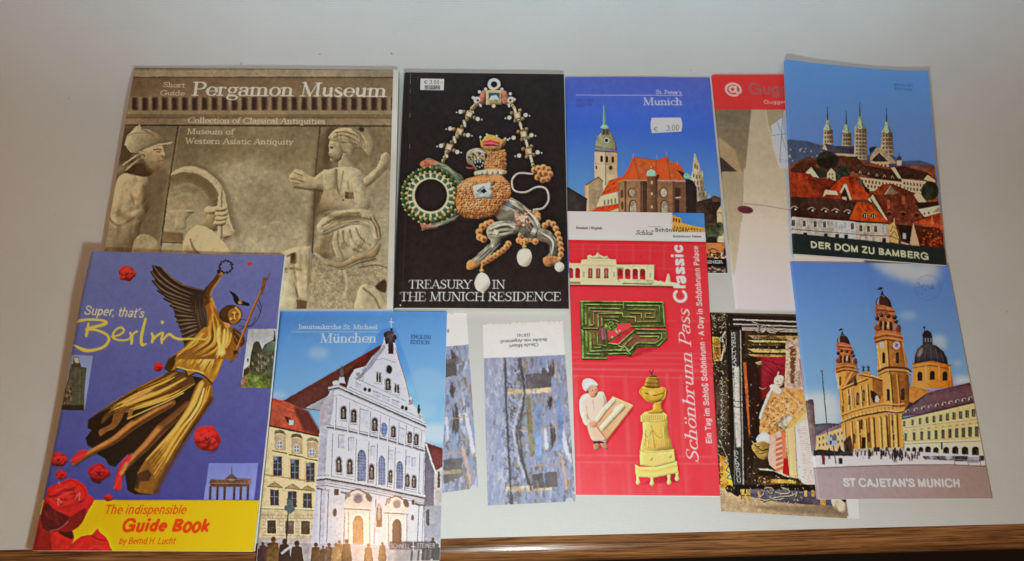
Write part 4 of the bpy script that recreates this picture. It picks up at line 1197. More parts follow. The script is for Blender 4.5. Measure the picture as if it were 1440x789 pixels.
    for gy in range(370, 484, 7):
        for gx in range(220, 376, 8):
            x, y = gx + rr.uniform(-3, 3) + (gy // 9 % 2) * 5, gy + rr.uniform(-2, 2)
            ins = 0
            for (ax, ay), (bx, by) in zip(bq, np.roll(bq, -1, 0)):
                if (ay > y) != (by > y) and x < (bx - ax) * (y - ay) / (by - ay) + ax: ins ^= 1
            if ins: bb.append((x, y))
    for x, y in bb:
        c = rr.choice(3); A.ell(x, y, rr.uniform(3.6, 6), rr.uniform(3.4, 5.4), [(184, 130, 82), (164, 110, 66), (204, 152, 104)][c], puff=(5, 1.4, *lt)); A.ell(x + 1, y + 1, 2, 2, (112, 62, 28), soft=1)
    A.poly([(298, 280), (330, 268), (356, 280), (364, 310), (358, 345), (300, 350), (285, 330), (300, 310)], (150, 98, 56), smooth=True, puff=(12, 1, *lt, 1.5, 1))
    for gy in range(282, 346, 7):
        for gx in range(304, 362, 7):
            x, y = gx + rr.uniform(-3, 3), gy + rr.uniform(-2, 2)
            A.ell(x, y, rr.uniform(3.6, 6), rr.uniform(3.4, 5.4), (188, 134, 86), puff=(5, 1.4, *lt)); A.ell(x + 1, y + 1, 2, 2, (116, 64, 30), soft=1)
    MT = [(40, 36, 32), (96, 88, 74), (150, 140, 120), (226, 220, 202)]
    A.folds([(345, 448), (400, 472), (450, 545)], [(402, 434), (456, 490), (470, 530)], 46, MT, (2, 6), 2, 4, .8, 1); A.folds([(464, 545), (494, 560), (488, 618)], [(482, 522), (522, 560), (514, 622)], 30, MT, (2, 5), 3, 3, .8, 1)
    A.folds([(310, 520), (350, 504), (398, 506)], [(310, 550), (350, 548), (396, 534)], 34, MT, (2, 5), 4, 3, .8, 1); A.folds([(318, 560), (290, 590), (254, 622)], [(348, 566), (306, 606), (266, 632)], 34, MT, (2, 5), 5, 3, .8, 1)
    A.folds([(120, 316), (180, 324), (234, 374)], [(150, 330), (190, 350), (224, 392)], 22, [(48, 60, 44), (96, 110, 84), (170, 166, 126)], (2, 5), 6, 3, .8, 1); A.folds([(112, 516), (170, 506), (228, 474)], [(140, 504), (180, 496), (226, 486)], 14, [(58, 62, 50), (110, 112, 92), (160, 156, 130)], (2, 5), 7, 3, .8, 1)
    gem(418, 488, 10, 12, (170, 130, 104), (176, 150, 112)); gem(452, 528, 9, 30, (206, 198, 180), (150, 136, 110)); gem(334, 532, 9, 20, (150, 140, 120), (176, 160, 128))
    for x, y in scatter_box(396, 466, 440, 512, 20, 4): A.ell(x, y, 4, 4, [(206, 150, 122), (150, 98, 78), (226, 196, 170)][int(x) % 3], puff=(3, 1.2, *lt))
    A.line([(228, 476), (292, 480), (336, 468), (372, 420)], 22, (84, 48, 24), smooth=True, soft=16, alpha=.6); A.line([(236, 384), (300, 366), (350, 362)], 16, (236, 190, 132), smooth=True, soft=12, alpha=.45); A.line([(352, 300), (358, 340)], 14, (90, 52, 26), soft=10, alpha=.6)
    # head
    A.poly([(243, 294), (250, 280), (274, 272), (300, 278), (308, 296), (300, 312), (296, 336), (284, 344), (270, 338), (262, 326), (246, 318)], (120, 108, 90), smooth=True, puff=(11, 1.4, *lt, 1.6, 1.5))
    A.folds([(248, 284), (254, 306), (262, 326)], [(300, 280), (306, 300), (300, 314)], 44, [(44, 38, 30), (104, 90, 66), (150, 128, 92), (206, 190, 156)], (1.5, 4), 8, 4, .8, .6)
    for x, y in scatter_box(250, 282, 300, 308, 26, 6): A.ell(x, y, 2.6, 2.2, [(226, 214, 186), (48, 40, 34), (170, 140, 92)][int(x) % 3])
    A.poly([(264, 314), (282, 308), (298, 312), (292, 336), (276, 336)], (44, 28, 24), smooth=True)
    for x, y in ((270, 316), (278, 313), (286, 313), (294, 318), (276, 333), (284, 335), (291, 331)):
        A.poly([(x - 3, y - 3), (x + 3, y - 3), (x, y + 6 if y < 325 else y - 8)], (226, 218, 200))
    A.line([(244, 332), (258, 334), (270, 330)], 5, (150, 64, 52), smooth=True, soft=1)
    A.ell(284, 288, 4, 3, (40, 30, 26)); A.ell(252, 300, 5, 4, (70, 58, 46), soft=1); A.line([(262, 284), (282, 280), (300, 286)], 3, (206, 196, 176), smooth=True, soft=1)
    A.poly([(284, 240), (290, 252), (300, 236), (312, 230), (326, 232), (340, 238), (352, 246), (362, 240), (364, 254), (354, 276), (330, 282), (300, 278), (288, 268)], (190, 140, 78), puff=(9, 1.5, *lt, 1.3, 1))
    A.poly([(292, 252), (316, 246), (346, 254), (344, 266), (296, 266)], (172, 62, 66), puff=(5, 1.5, *lt, 1.2, 1)); A.line([(296, 258), (320, 256), (342, 262)], 2, (232, 170, 150), soft=1)
    for x, y in ((286, 238), (306, 230), (336, 234), (362, 242), (370, 246)):
        pearl(x, y, 3.5)
    A.line([(274, 350), (300, 346), (330, 344), (358, 346)], 15, (168, 150, 114), smooth=True, puff=(6, 1.3, *lt, .8, 1))
    for x in (284, 300, 316, 332, 348):
        A.rect(x - 5, 342 if x > 290 else 344, x + 5, 353, (212, 204, 184) if x % 32 else (70, 84, 76), puff=(3, 1, *lt))
    # breast jewel
    A.poly([(262, 388), (290, 382), (318, 376), (322, 400), (324, 428), (296, 426), (270, 430), (266, 408)], (176, 170, 156), puff=(6, 1.4, *lt, 1, 1))
    A.poly([(274, 404), (296, 388), (314, 402), (298, 420)], (86, 96, 96), grad=((280, 394), (306, 416), (206, 208, 200))); A.poly([(286, 404), (298, 396), (306, 406), (296, 412)], (40, 46, 50))
    A.mottle(.10, .9, fine=True); A.warp(2.2, 7, (566, 180, 792, 392))
    A.clarity()
    # hanging pearls
    for x, y in ((290, 648), (421, 575), (529, 612)):
        A.line([(x, y - 14), (x, y + 8)], 6, (184, 144, 84), puff=(3, 1.5, *lt)); A.ell(x, y, 7, 5, (190, 150, 92), puff=(4, 1.5, *lt))
    A.poly([(290, 654), (308, 664), (316, 688), (304, 708), (290, 714), (274, 706), (268, 686), (276, 664)], (214, 204, 186), smooth=True, puff=(18, .9, *lt, .3, 2)); A.ell(284, 676, 7, 6, (250, 246, 236), soft=5)
    A.poly([(421, 581), (438, 586), (444, 608), (436, 630), (421, 636), (404, 628), (398, 606), (405, 588)], (216, 204, 182), smooth=True, puff=(16, .9, *lt, .3, 2)); A.ell(414, 598, 7, 6, (252, 246, 234), soft=5)
    pearl(529, 637, 15)
    ink = (224, 219, 212)
    A.text('TREASURY', (65, 703), (258, 703), 26, ink, 'serif', bold=-.12)
    A.text('IN', (322, 703), (362, 703), 26, ink, 'serif', bold=-.12)
    A.text('THE MUNICH RESIDENCE', (38, 741), (534, 741), 27, ink, 'serif', bold=-.12)
    # worn hinge line beside the spine and rubbed corners
    A.view(550, 85, 4.387)
    A.line([(124, 80), (116, 300), (108, 800)], 1.5, (120, 108, 100), alpha=.35)
    for y in (86, 120, 180, 330, 520): A.line([(122 - y * .01, y), (121 - y * .01, y + 26)], 2.5, (206, 196, 184), alpha=.6)
    A.view(550, 255, 4.264)
    A.line([(88, 200), (66, 760)], 2, (150, 138, 128), alpha=.35); A.ell(57, 742, 4, 5, (214, 206, 196)); A.ell(6, 748, 6, 8, (190, 178, 160), soft=3)
    return A

def art_price_barcode():
    A = Art([(591.5, 111), (624.5, 111.5), (624, 127.5), (591, 127)], .42, (198, 190, 182))
    A.view(550, 85, 4.387)
    A.mottle(.03, 2)
    A.text('\u20ac 3,00.-', (204, 148), (316, 149), 24, (70, 66, 66))
    x = 208; rr = np.random.RandomState(2)
    while x < 296:
        w = rr.choice([2, 3, 4]); A.rect(x, 156, x + w, 182, (48, 44, 46), alpha=.85); x += w + rr.choice([1.5, 2.5])
    return A

def art_red_roof_church():
    A = Art([(794.8, 108.4), (998, 108.9), (1023, 384), (799.5, 384)], .75, (70, 90, 170))
    A.view(790, 190, 6)
    A.rect(-50, -520, 1460, 700, (74, 84, 152), grad=((700, -490), (700, -60), (58, 96, 182)))
    A.poly([(-50, -60), (1460, -60), (1460, 700), (-50, 700)], (58, 96, 182), grad=((700, -60), (700, 480), (104, 158, 216)))
    A.mottle(.02, 6)
    lt = (-.8, -.4)
    # small spires behind
    A.poly([(1116, 150), (1122, 150), (1140, 210), (1158, 240), (1164, 290), (1178, 310), (1190, 345), (1196, 400), (1204, 470), (1224, 490), (1224, 560), (1130, 560), (1100, 400), (1082, 360), (1100, 320), (1104, 240)], (190, 178, 156), grad=((1100, 300), (1215, 320), (120, 104, 86)), tex=.1, ts=.5)
    for x, y in [(1122, 260), (1140, 270), (1110, 340), (1135, 350), (1160, 350), (1116, 400), (1144, 400), (1172, 400), (1150, 450), (1176, 450), (1160, 500), (1190, 500)]:
        A.rect(x - 5, y - 18, x + 5, y + 16, (92, 78, 66), soft=3)
    A.lines([[(1100, 310), (1090, 350)], [(1180, 300), (1186, 345)], [(1206, 470), (1214, 500)]], 6, (206, 196, 172), soft=2)
    A.poly([(1224, 530), (1240, 480), (1260, 530)], (150, 178, 206), soft=4)
    # tower
    A.poly([(276, 130), (330, 122), (400, 128), (466, 136), (466, 520), (280, 520)], (176, 152, 122), tex=.06, ts=.8)
    A.poly([(276, 130), (362, 126), (372, 520), (276, 520)], (204, 184, 152), tex=.05, ts=.8)
    A.rect(366, 130, 374, 420, (132, 108, 84), soft=3)
    A.windows([(336, 196), (380, 200), (430, 204)], 22, 52, (58, 42, 34), arch=True); A.lines([[(320, 225), (352, 227)], [(412, 232), (446, 236)], [(276, 238), (466, 240)]], 5, (150, 126, 98), soft=2)
    A.ell(413, 273, 20, 24, (140, 116, 92)); A.ell(413, 273, 13, 16, (40, 32, 32)); A.ell(292, 270, 7, 16, (70, 56, 46))
    A.line([(276, 130), (466, 140)], 12, (92, 78, 62), soft=4)
    A.poly([(284, 116), (290, 60), (310, 10), (330, -20), (420, -20), (440, 30), (456, 70), (464, 128), (380, 120)], (132, 120, 92), tex=.16, ts=.5, puff=(18, 1.0, *lt, .6, 2))
    A.poly([(296, 60), (320, 10), (345, -5), (352, 40), (330, 70)], (128, 150, 124), soft=8, alpha=.8); A.line([(290, 96), (340, 104), (456, 116)], 18, (76, 60, 48), soft=6, tex=.3, ts=.5)
    A.ell(378, 44, 24, 24, (216, 204, 186)); A.ell(378, 44, 16, 17, (58, 46, 44)); A.line([(378, 44), (386, 34)], 3, (210, 190, 140))
    A.view(790, 100, 6.545)
    A.poly([(368, 530), (436, 530), (440, 590), (366, 590)], (96, 92, 78), tex=.15, ts=.5); A.rect(380, 540, 396, 584, (60, 58, 54), soft=3); A.rect(408, 540, 424, 584, (64, 62, 56), soft=3)
    A.poly([(354, 522), (366, 500), (386, 486), (416, 494), (434, 524), (400, 534)], (128, 166, 150), puff=(8, 1, *lt, .3, 2))
    A.poly([(381, 330), (386, 300), (392, 330), (404, 420), (410, 495), (378, 495), (380, 400)], (116, 156, 140), grad=((378, 400), (408, 400), (70, 104, 104))); A.lines([[(322, 610), (322, 588)], [(452, 606), (450, 590)]], 5, (130, 140, 120), soft=2)
    A.poly([(310, 650), (330, 600), (400, 580), (460, 596), (490, 660), (494, 720), (306, 720)], (124, 126, 100), tex=.14, ts=.5, soft=4, alpha=.75); A.ell(412, 636, 26, 26, (216, 204, 186)); A.ell(412, 636, 17, 18, (58, 46, 44))
    A.view(790, 190, 6)
    # nave and its roofs
    A.poly([(190, 422), (310, 350), (344, 376), (350, 470), (320, 640), (204, 640)], (150, 126, 98), tex=.06, ts=.8); A.poly([(198, 426), (226, 412), (230, 640), (204, 640)], (188, 164, 130)); A.line([(205, 416), (310, 350), (346, 384)], 7, (78, 66, 62))
    A.lines([[(240, 470), (330, 470)], [(240, 520), (320, 520)], [(280, 420), (280, 620)]], 3, (132, 108, 84), soft=2)
    A.poly([(326, 512), (470, 480), (482, 640), (280, 640)], (206, 188, 152), tex=.05, ts=1); A.windows([(362, 566), (392, 562), (420, 556), (452, 550)], 16, 46, (136, 120, 98), arch=True)
    A.poly([(330, 508), (400, 380), (500, 346), (530, 400), (480, 470)], (204, 88, 46), tex=.1, ts=.6)
    for x, y in [(376, 440), (400, 465), (436, 405), (450, 440), (360, 480), (420, 380)]:
        A.line([(x - 12, y + 8), (x + 12, y - 8)], 6, (120, 46, 26), soft=2)
    A.poly([(250, 640), (300, 602), (480, 572), (482, 612), (400, 640)], (196, 84, 46), tex=.12, ts=.5); A.lines([[(330, 622), (352, 606)], [(390, 612), (412, 596)], [(440, 604), (462, 586)]], 6, (112, 42, 26), soft=2)
    # choir roof
    A.poly([(470, 392), (540, 310), (604, 182), (800, 208), (884, 176), (916, 226), (990, 236), (1030, 310), (1036, 380), (880, 376), (700, 380), (600, 372)], (168, 84, 46), tex=.07, ts=.7)
    A.poly([(470, 392), (540, 310), (604, 182), (650, 370)], (206, 92, 48), tex=.07, ts=.7); A.poly([(884, 176), (798, 212), (792, 330), (836, 372)], (206, 90, 46), tex=.06, ts=.7); A.poly([(884, 178), (836, 370), (914, 374)], (188, 84, 44), tex=.06, ts=.7)
    A.poly([(914, 226), (990, 236), (1020, 300), (960, 290)], (196, 86, 48), tex=.06, ts=.7); A.poly([(966, 290), (1030, 312), (1036, 380), (1010, 340)], (72, 50, 46))
    A.lines([[(604, 182), (650, 372)], [(884, 176), (914, 374)], [(604, 182), (800, 208)], [(796, 208), (794, 320)]], 4, (122, 52, 34), soft=1)
    for x, y in [(602, 150), (800, 165), (882, 140), (972, 212)]: A.line([(x, y), (x, y + 34)], 4, (170, 180, 196), soft=1)
    # brick choir
    A.poly([(478, 392), (520, 378), (1036, 384), (1048, 640), (478, 680)], (128, 92, 66), tex=.08, ts=.6)
    A.poly([(484, 390), (660, 384), (660, 660), (484, 680)], (140, 102, 74), tex=.08, ts=.6)
    A.line([(478, 392), (520, 378), (700, 378), (1036, 384)], 8, (168, 132, 98), soft=3)
    for x in (536, 668, 940): A.rect(x - 7, 386, x + 7, 680, (92, 64, 48), soft=4)
    A.rect(680, 386, 720, 680, (74, 52, 42), soft=6); A.rect(944, 390, 1046, 680, (104, 72, 54), soft=4); A.rect(950, 440, 1000, 520, (66, 48, 42), soft=5); A.rect(950, 540, 990, 680, (60, 44, 40), soft=5)
    A.poly([(1042, 360), (1100, 380), (1136, 440), (1140, 680), (1046, 680)], (44, 36, 38), soft=3)
    for x, y in [(592, 482), (856, 482)]:
        A.ell(x, y, 36, 42, (88, 62, 46), soft=3); A.ell(x + 3, y, 28, 36, (150, 134, 112), tex=.15, ts=.4)
    for x, y in [(600, 600), (864, 600)]:
        A.windows([(x - 2, y + 20)], 66, 160, (92, 66, 50), arch=True); A.windows([(x + 2, y + 26)], 52, 150, (146, 132, 112), arch=True, tex=.15, ts=.4)
        A.lines([[(x - 20, y + k), (x + 28, y + k)] for k in range(-30, 90, 20)], 2.5, (112, 94, 76))
    A.windows([(508, 490), (510, 590)], 20, 70, (92, 64, 48), arch=True)
    A.line([(960, 524), (1000, 520)], 7, (196, 186, 168), soft=2)
    # round stair turret with its copper cap
    A.rect(718, 345, 806, 690, (112, 78, 58), grad=((730, 400), (810, 400), (76, 54, 44)), tex=.08, ts=.5)
    for y in (396, 490, 600): A.ell(758, y, 8, 14, (170, 148, 120), soft=2)
    A.poly([(710, 330), (722, 300), (752, 282), (784, 298), (798, 328), (790, 342), (716, 344)], (156, 186, 158), puff=(14, .9, *lt, .2, 2)); A.ell(752, 264, 6, 8, (150, 140, 104))
    A.poly([(1022, 340), (1036, 318), (1060, 318), (1080, 340), (1078, 366), (1030, 362)], (118, 156, 130), soft=3); A.poly([(796, 330), (824, 330), (810, 372), (796, 372)], (80, 40, 32), soft=3)
    # dark houses
    A.poly([(40, 430), (70, 448), (214, 536), (206, 660), (30, 660)], (54, 50, 50), tex=.12, ts=1); A.line([(40, 430), (214, 536)], 7, (34, 32, 36))
    A.poly([(1130, 560), (1250, 528), (1290, 510), (1336, 530), (1350, 1200), (1130, 1200)], (66, 52, 46), tex=.25, ts=.8); A.poly([(1258, 520), (1280, 506), (1336, 524), (1330, 560), (1270, 560)], (84, 62, 58))
    A.poly([(1305, 640), (1345, 580), (1370, 900), (1310, 900)], (170, 152, 116), tex=.08, ts=1); A.rect(1312, 650, 1350, 656, (120, 104, 80))
    A.view(790, 290, 6)
    A.ell(1270, 210, 70, 70, (74, 80, 58), tex=.4, ts=.5, soft=12); A.ell(1330, 190, 40, 60, (92, 96, 72), tex=.4, ts=.5, soft=10); A.rect(1225, 255, 1300, 310, (46, 36, 32), soft=5)
    A.rect(1322, 252, 1370, 268, (196, 188, 170), soft=2); A.line([(1330, 250), (1326, 300), (1364, 296)], 6, (196, 188, 168))
    A.rect(1000, 308, 1390, 430, (168, 104, 60), tex=.15, ts=.6)
    A.lines([[(1232, 372), (1270, 356), (1314, 372)], [(1240, 400), (1280, 396), (1330, 408)], [(1200, 420), (1300, 416), (1380, 420)]], 8, (60, 40, 32), smooth=True, soft=3)
    for x, y in scatter_box(1222, 385, 1385, 440, 26, 4): A.ell(x, y, 8, 10, (58, 40, 34) if int(x) % 3 else (206, 190, 170), soft=3)
    A.ell(1372, 380, 9, 30, (34, 30, 32), soft=3)
    A.rect(780, 440, 1410, 510, (20, 18, 22)); A.rect(780, 508, 1410, 590, (44, 36, 38), tex=.3, ts=.5)
    for x, y in scatter_box(1230, 512, 1390, 555, 14, 8): A.ell(x, y, 9, 8, (132, 112, 96), soft=4)
    A.text('SCHNELL + STEINER', (840, 477), (1354, 479), 22, (226, 224, 222), 'serif', bold=.2)
    A.mottle(.05, .7, fine=True); A.warp(.8, 5)
    A.clarity()
    A.view(790, 100, 6.545)
    A.line([(134, 222), (1106, 226)], 6, (176, 160, 172))
    A.text("St. Peter's", (866, 212), (1102, 216), 36, (222, 222, 236), 'serif', bold=.25)
    A.text('Munich', (750, 314), (1108, 314), 66, (228, 228, 240), 'serif', bold=.5)
    A.text('ENGLISH', (136, 286), (292, 284), 26, (44, 48, 108), 'serif', bold=.2, alpha=.65); A.text('EDITION', (136, 326), (276, 324), 26, (44, 48, 108), 'serif', bold=.2, alpha=.65)
    return A

def art_price_tag():
    A = Art([(914.5, 165.6), (958.6, 165.2), (959.4, 184.6), (915, 187)], .45, (214, 208, 208))
    A.view(790, 100, 6.545)
    A.mottle(.02, 2)
    A.text('\u20ac', (846, 555), (886, 553), 44, (78, 84, 80))
    A.text('3,00', (966, 548), (1086, 543), 52, (84, 92, 84))
    return A

def art_museum_hall():
    A = Art([(1001, 105), (1190, 105), (1222, 439), (1034.5, 435)], .9, (178, 164, 148))
    A.view(990, 95, 4.507)
    A.rect(0, 250, 1000, 1600, (176, 160, 138), grad=((300, 300), (300, 1500), (200, 184, 178)))
    A.poly([(60, 290), (300, 290), (262, 740), (254, 1000), (100, 1200)], (112, 98, 76), tex=.09, ts=4, grad=((100, 300), (240, 720), (140, 120, 92)))
    A.poly([(94, 470), (200, 560), (250, 730), (254, 742), (110, 600)], (150, 126, 94), soft=6, tex=.05, ts=3)
    A.poly([(104, 600), (254, 738), (118, 740)], (58, 42, 40))
    A.poly([(116, 742), (254, 742), (240, 1000), (160, 1150)], (148, 134, 108), tex=.05, ts=3)
    A.poly([(300, 290), (400, 290), (418, 440), (440, 560), (480, 680), (520, 800), (254, 800), (262, 730)], (162, 144, 116), grad=((300, 320), (330, 800), (174, 156, 128)), tex=.03, ts=5)
    A.poly([(388, 290), (500, 290), (490, 350), (428, 400), (430, 470)], (146, 126, 98), soft=4)
    A.line([(392, 295), (404, 400), (416, 450)], 4, (186, 170, 142), soft=3)
    A.poly([(428, 398), (490, 350), (530, 430), (545, 640), (520, 790), (478, 640), (450, 540), (430, 460)], (214, 212, 214)); A.poly([(490, 350), (524, 290), (560, 290), (560, 700), (540, 640)], (176, 190, 206))
    A.lines([[(428, 466), (530, 452)], [(462, 374), (492, 455), (480, 640)], [(500, 290), (490, 460), (482, 620)], [(478, 626), (545, 630)], [(482, 640), (545, 640)], [(490, 460), (520, 560)], [(545, 640), (530, 740), (512, 770)]], 4, (92, 88, 92))
    A.view(990, 260, 4.264)
    A.poly([(112, -40), (240, -40), (232, 200), (208, 420), (186, 560), (178, 560), (140, 260)], (150, 132, 104), grad=((200, 0), (170, 520), (166, 148, 124)), tex=.04, ts=3)
    A.poly([(242, -60), (490, -60), (500, 60), (520, 200), (540, 500), (548, 800), (180, 800), (190, 540), (212, 400), (236, 190)], (172, 154, 127), grad=((360, 40), (360, 640), (206, 188, 184)), tex=.015, ts=6)
    A.poly([(486, -60), (540, -60), (540, 480), (516, 440), (505, 200)], (150, 152, 158), soft=6)
    A.line([(246, 150), (380, 166), (524, 192)], 3.2, (132, 70, 70)); A.line([(248, 150), (248, 166)], 4, (150, 130, 120))
    A.ell(251, 187, 47, 22, (98, 42, 46), rot=9, grad=((220, 170), (270, 210), (72, 32, 40)))
    A.view(990, 95, 4.507)
    A.rect(0, 20, 1000, 292, (214, 52, 46), grad=((100, 40), (500, 280), (208, 54, 52)))
    A.rect(0, 20, 1000, 62, (170, 60, 50), soft=6, alpha=.5)
    A.text('@', (138, 186), (246, 186), 84, (238, 206, 192), bold=.012)
    A.text('Guggenheim', (282, 184), (880, 184), 76, (134, 84, 80), bold=.006)
    A.text('Guggenheim Collection', (376, 250), (830, 250), 24, (232, 206, 196), bold=.008)
    return A

def roof_tex(A, pts, c, dark=.75, **k):
    c = tuple(.80 * (.9 * v + .1 * sum(c) / 3) for v in c)
    A.poly(pts, c, tex=.16, ts=.35, tsy=.8, **k)

def art_four_towers():
    A = Art([(1104, 83.5), (1305, 100), (1331, 373), (1115.8, 357)], .75, (90, 130, 180))
    A.view(1095, 75, 4.933)
    A.rect(-50, -50, 1300, 900, (92, 136, 190), grad=((500, 60), (560, 640), (88, 116, 168)))
    A.mottle(.02, 8)
    A.poly([(60, 596), (200, 606), (320, 640), (560, 700), (800, 700), (850, 745), (980, 740), (1080, 775), (1100, 900), (60, 900)], (66, 76, 100), smooth=False, soft=6, tex=.08, ts=1)
    for x, y in scatter_box(80, 640, 330, 780, 26, 5): A.rect(x - 5, y - 4, x + 5, y + 4, (150, 146, 140), soft=2, alpha=.8)
    st, sd = (150, 134, 112), (86, 72, 62)
    def tower(cx, y0, y1, y2, y3, w, w2):
        # needle, clock gables, shaft
        A.poly([(cx - w2, y3), (cx - w * .5 + 2, y1 - 4), (cx - w * .35, y1 - 30), (cx + w * .35, y1 - 30), (cx + w * .5 + 4, y1), (cx + w2 + 4, y3)], st, grad=((cx - w * .4, y2), (cx + w * .6, y2), sd), tex=.1, ts=.4)
        n = max(3, int((y3 - y1) / 26))
        for i in range(n):
            y = y1 + 12 + (y3 - y1 - 10) * i / n
            ww = w * .5 + (w2 - w * .5) * i / n
            for k in (-.55, 0, .55):
                A.rect(cx + k * ww - 4, y, cx + k * ww + 5, y + 13, (70, 58, 52), soft=2.5)
            A.line([(cx - ww, y + 19), (cx + ww + 3, y + 21)], 2.5, (170, 152, 128), alpha=.7)
        A.poly([(cx - w * .52, y1 - 6), (cx - w * .2, y1 - 46), (cx, y0), (cx + w * .22, y1 - 46), (cx + w * .55, y1 - 4)], (110, 134, 124), grad=((cx, y0 + 20), (cx, y1), (136, 150, 132)), tex=.12, ts=.4)
        A.poly([(cx + 2, y0 + 6), (cx + w * .22, y1 - 46), (cx + w * .55, y1 - 4), (cx + w * .2, y1)], (70, 84, 86), soft=3, alpha=.7)
        A.poly([(cx - w * .16, y1), (cx, y1 - 44), (cx + w * .16, y1)], (166, 168, 148), soft=3)
        A.ell(cx, y1 - 14, 4, 4, (80, 84, 80)); A.line([(cx - 1, y0 - 34), (cx, y0 + 60)], 5, (60, 66, 84), taper=[.5, 1, 2.4]); A.line([(cx - 5, y0 - 22), (cx + 5, y0 - 22)], 2.5, (60, 66, 84))
    tower(346, 396, 530, 580, 632, 62, 34); tower(476, 424, 548, 590, 645, 58, 33)
    # nave roofs
    A.poly([(304, 655), (325, 622), (400, 640), (552, 640), (552, 700), (400, 690), (310, 690)], (66, 60, 74)); A.poly([(304, 662), (325, 624), (345, 672)], (160, 140, 118))
    A.poly([(380, 690), (560, 698), (570, 730), (420, 720)], (150, 130, 108), tex=.08, ts=.6); A.poly([(440, 690), (450, 650), (550, 655), (555, 694)], (58, 54, 66))
    tower(572, 366, 520, 580, 735, 78, 45)
    tower(756, 404, 548, 600, 700, 70, 45)
    A.poly([(636, 650), (690, 640), (640, 700)], (52, 48, 56)); A.poly([(640, 720), (690, 650), (720, 650), (790, 720), (830, 760), (640, 770)], (138, 118, 98), tex=.08, ts=.6)
    A.poly([(650, 740), (704, 684), (770, 750), (700, 756)], (56, 46, 52)); A.rect(640, 748, 770, 790, (166, 142, 116), tex=.08, ts=.5); A.windows([(668, 770), (694, 772), (720, 774), (746, 776)], 12, 18, (96, 76, 64))
    A.ell(842, 730, 16, 20, (60, 66, 70)); A.rect(826, 740, 858, 775, (170, 156, 138)); A.line([(841, 690), (841, 715)], 4, (60, 60, 70))
    A.view(1100, 220, 4.933)
    lm, rd, dk = (188, 168, 140), (158, 66, 40), (98, 62, 50)
    A.poly([(50, 60), (140, 20), (260, 0), (420, -10), (560, 20), (720, 70), (860, 60), (1060, 70), (1120, 640), (50, 640)], (110, 70, 54), tex=.15, ts=.5)
    roof_tex(A, [(60, 90), (170, 0), (240, 10), (240, 110), (60, 120)], (112, 66, 52)); roof_tex(A, [(380, 60), (400, -5), (520, 0), (580, 60), (700, 80), (560, 80), (480, 110)], (106, 66, 52))
    A.ell(318, 24, 78, 62, (34, 36, 34), tex=.35, ts=.5, soft=6); A.ell(420, 110, 56, 48, (62, 68, 58), tex=.35, ts=.5, soft=6); A.ell(270, 110, 40, 40, (52, 54, 48), tex=.3, ts=.5, soft=6)
    A.poly([(165, 112), (205, 72), (262, 148), (220, 140)], (206, 190, 160)); A.poly([(205, 72), (270, 80), (310, 140), (262, 150)], (62, 54, 46)); A.poly([(314, 168), (316, 112), (345, 80), (372, 110), (374, 168)], (200, 182, 152)); A.windows([(332, 124), (352, 124), (330, 148), (354, 148)], 9, 12, (96, 80, 70))
    # long range on the hill
    roof_tex(A, [(500, 112), (530, 52), (760, 88), (838, 172), (660, 150)], (86, 58, 52)); A.poly([(540, 142), (838, 176), (838, 226), (600, 240)], (186, 166, 138)); A.windows([(560 + i * 24, 168 + i * 3) for i in range(12)], 12, 20, (108, 88, 76)); A.windows([(600 + i * 24, 204 + i * 3) for i in range(10)], 12, 20, (108, 88, 76))
    for x, y in ((545, 105), (606, 116), (664, 124), (715, 130), (770, 138)): A.poly([(x - 11, y + 10), (x, y - 10), (x + 12, y + 12)], (160, 140, 120)); A.rect(x - 3, y, x + 5, y + 10, (50, 40, 40))
    roof_tex(A, [(790, 76), (850, 66), (1010, 110), (1050, 160), (830, 150)], (88, 58, 54)); A.poly([(760, 76), (785, 70), (832, 150), (812, 152)], (196, 178, 150)); A.poly([(832, 154), (1000, 172), (985, 262), (840, 232)], (184, 164, 138)); A.windows([(852 + i * 22, 184 + i * 3) for i in range(7)], 11, 20, (112, 92, 80)); A.windows([(852 + i * 22, 218 + i * 3) for i in range(7)], 11, 20, (112, 92, 80))
    A.poly([(985, 160), (1010, 128), (1064, 168), (1062, 180)], (196, 172, 140)); A.ell(1026, 240, 60, 64, (44, 50, 42), tex=.3, ts=.5, soft=5)
    for x, y in scatter_box(850, 100, 1000, 150, 8, 2): A.rect(x - 4, y - 4, x + 4, y + 4, (54, 40, 38), soft=2)
    # red roofs in the middle
    roof_tex(A, [(56, 108), (200, 120), (230, 160), (300, 150), (290, 290), (60, 280)], (164, 68, 42)); roof_tex(A, [(180, 160), (330, 150), (390, 180), (300, 250), (230, 250)], (138, 60, 42))
    A.lines([[(196, 160), (230, 250)], [(330, 150), (300, 230)]], 4, (104, 48, 38), soft=2)
    roof_tex(A, [(330, 230), (420, 140), (500, 138), (610, 230), (600, 300), (480, 300)], (196, 80, 44)); A.poly([(515, 160), (545, 148), (580, 200), (560, 210)], (92, 74, 66)); roof_tex(A, [(560, 190), (612, 230), (606, 262), (580, 240)], (92, 60, 52))
    A.poly([(404, 246), (432, 190), (448, 190), (486, 300), (470, 300), (440, 216), (414, 262)], (204, 184, 156)); roof_tex(A, [(410, 262), (436, 212), (470, 300), (440, 310)], (104, 56, 46))
    A.poly([(284, 282), (300, 232), (380, 240), (392, 268), (310, 262)], (190, 168, 142)); roof_tex(A, [(300, 268), (420, 272), (430, 310), (290, 294)], (150, 64, 44)); A.rect(420, 280, 448, 318, (196, 164, 138)); A.windows([(312, 240), (334, 244), (356, 248), (376, 252)], 8, 20, (214, 198, 172))
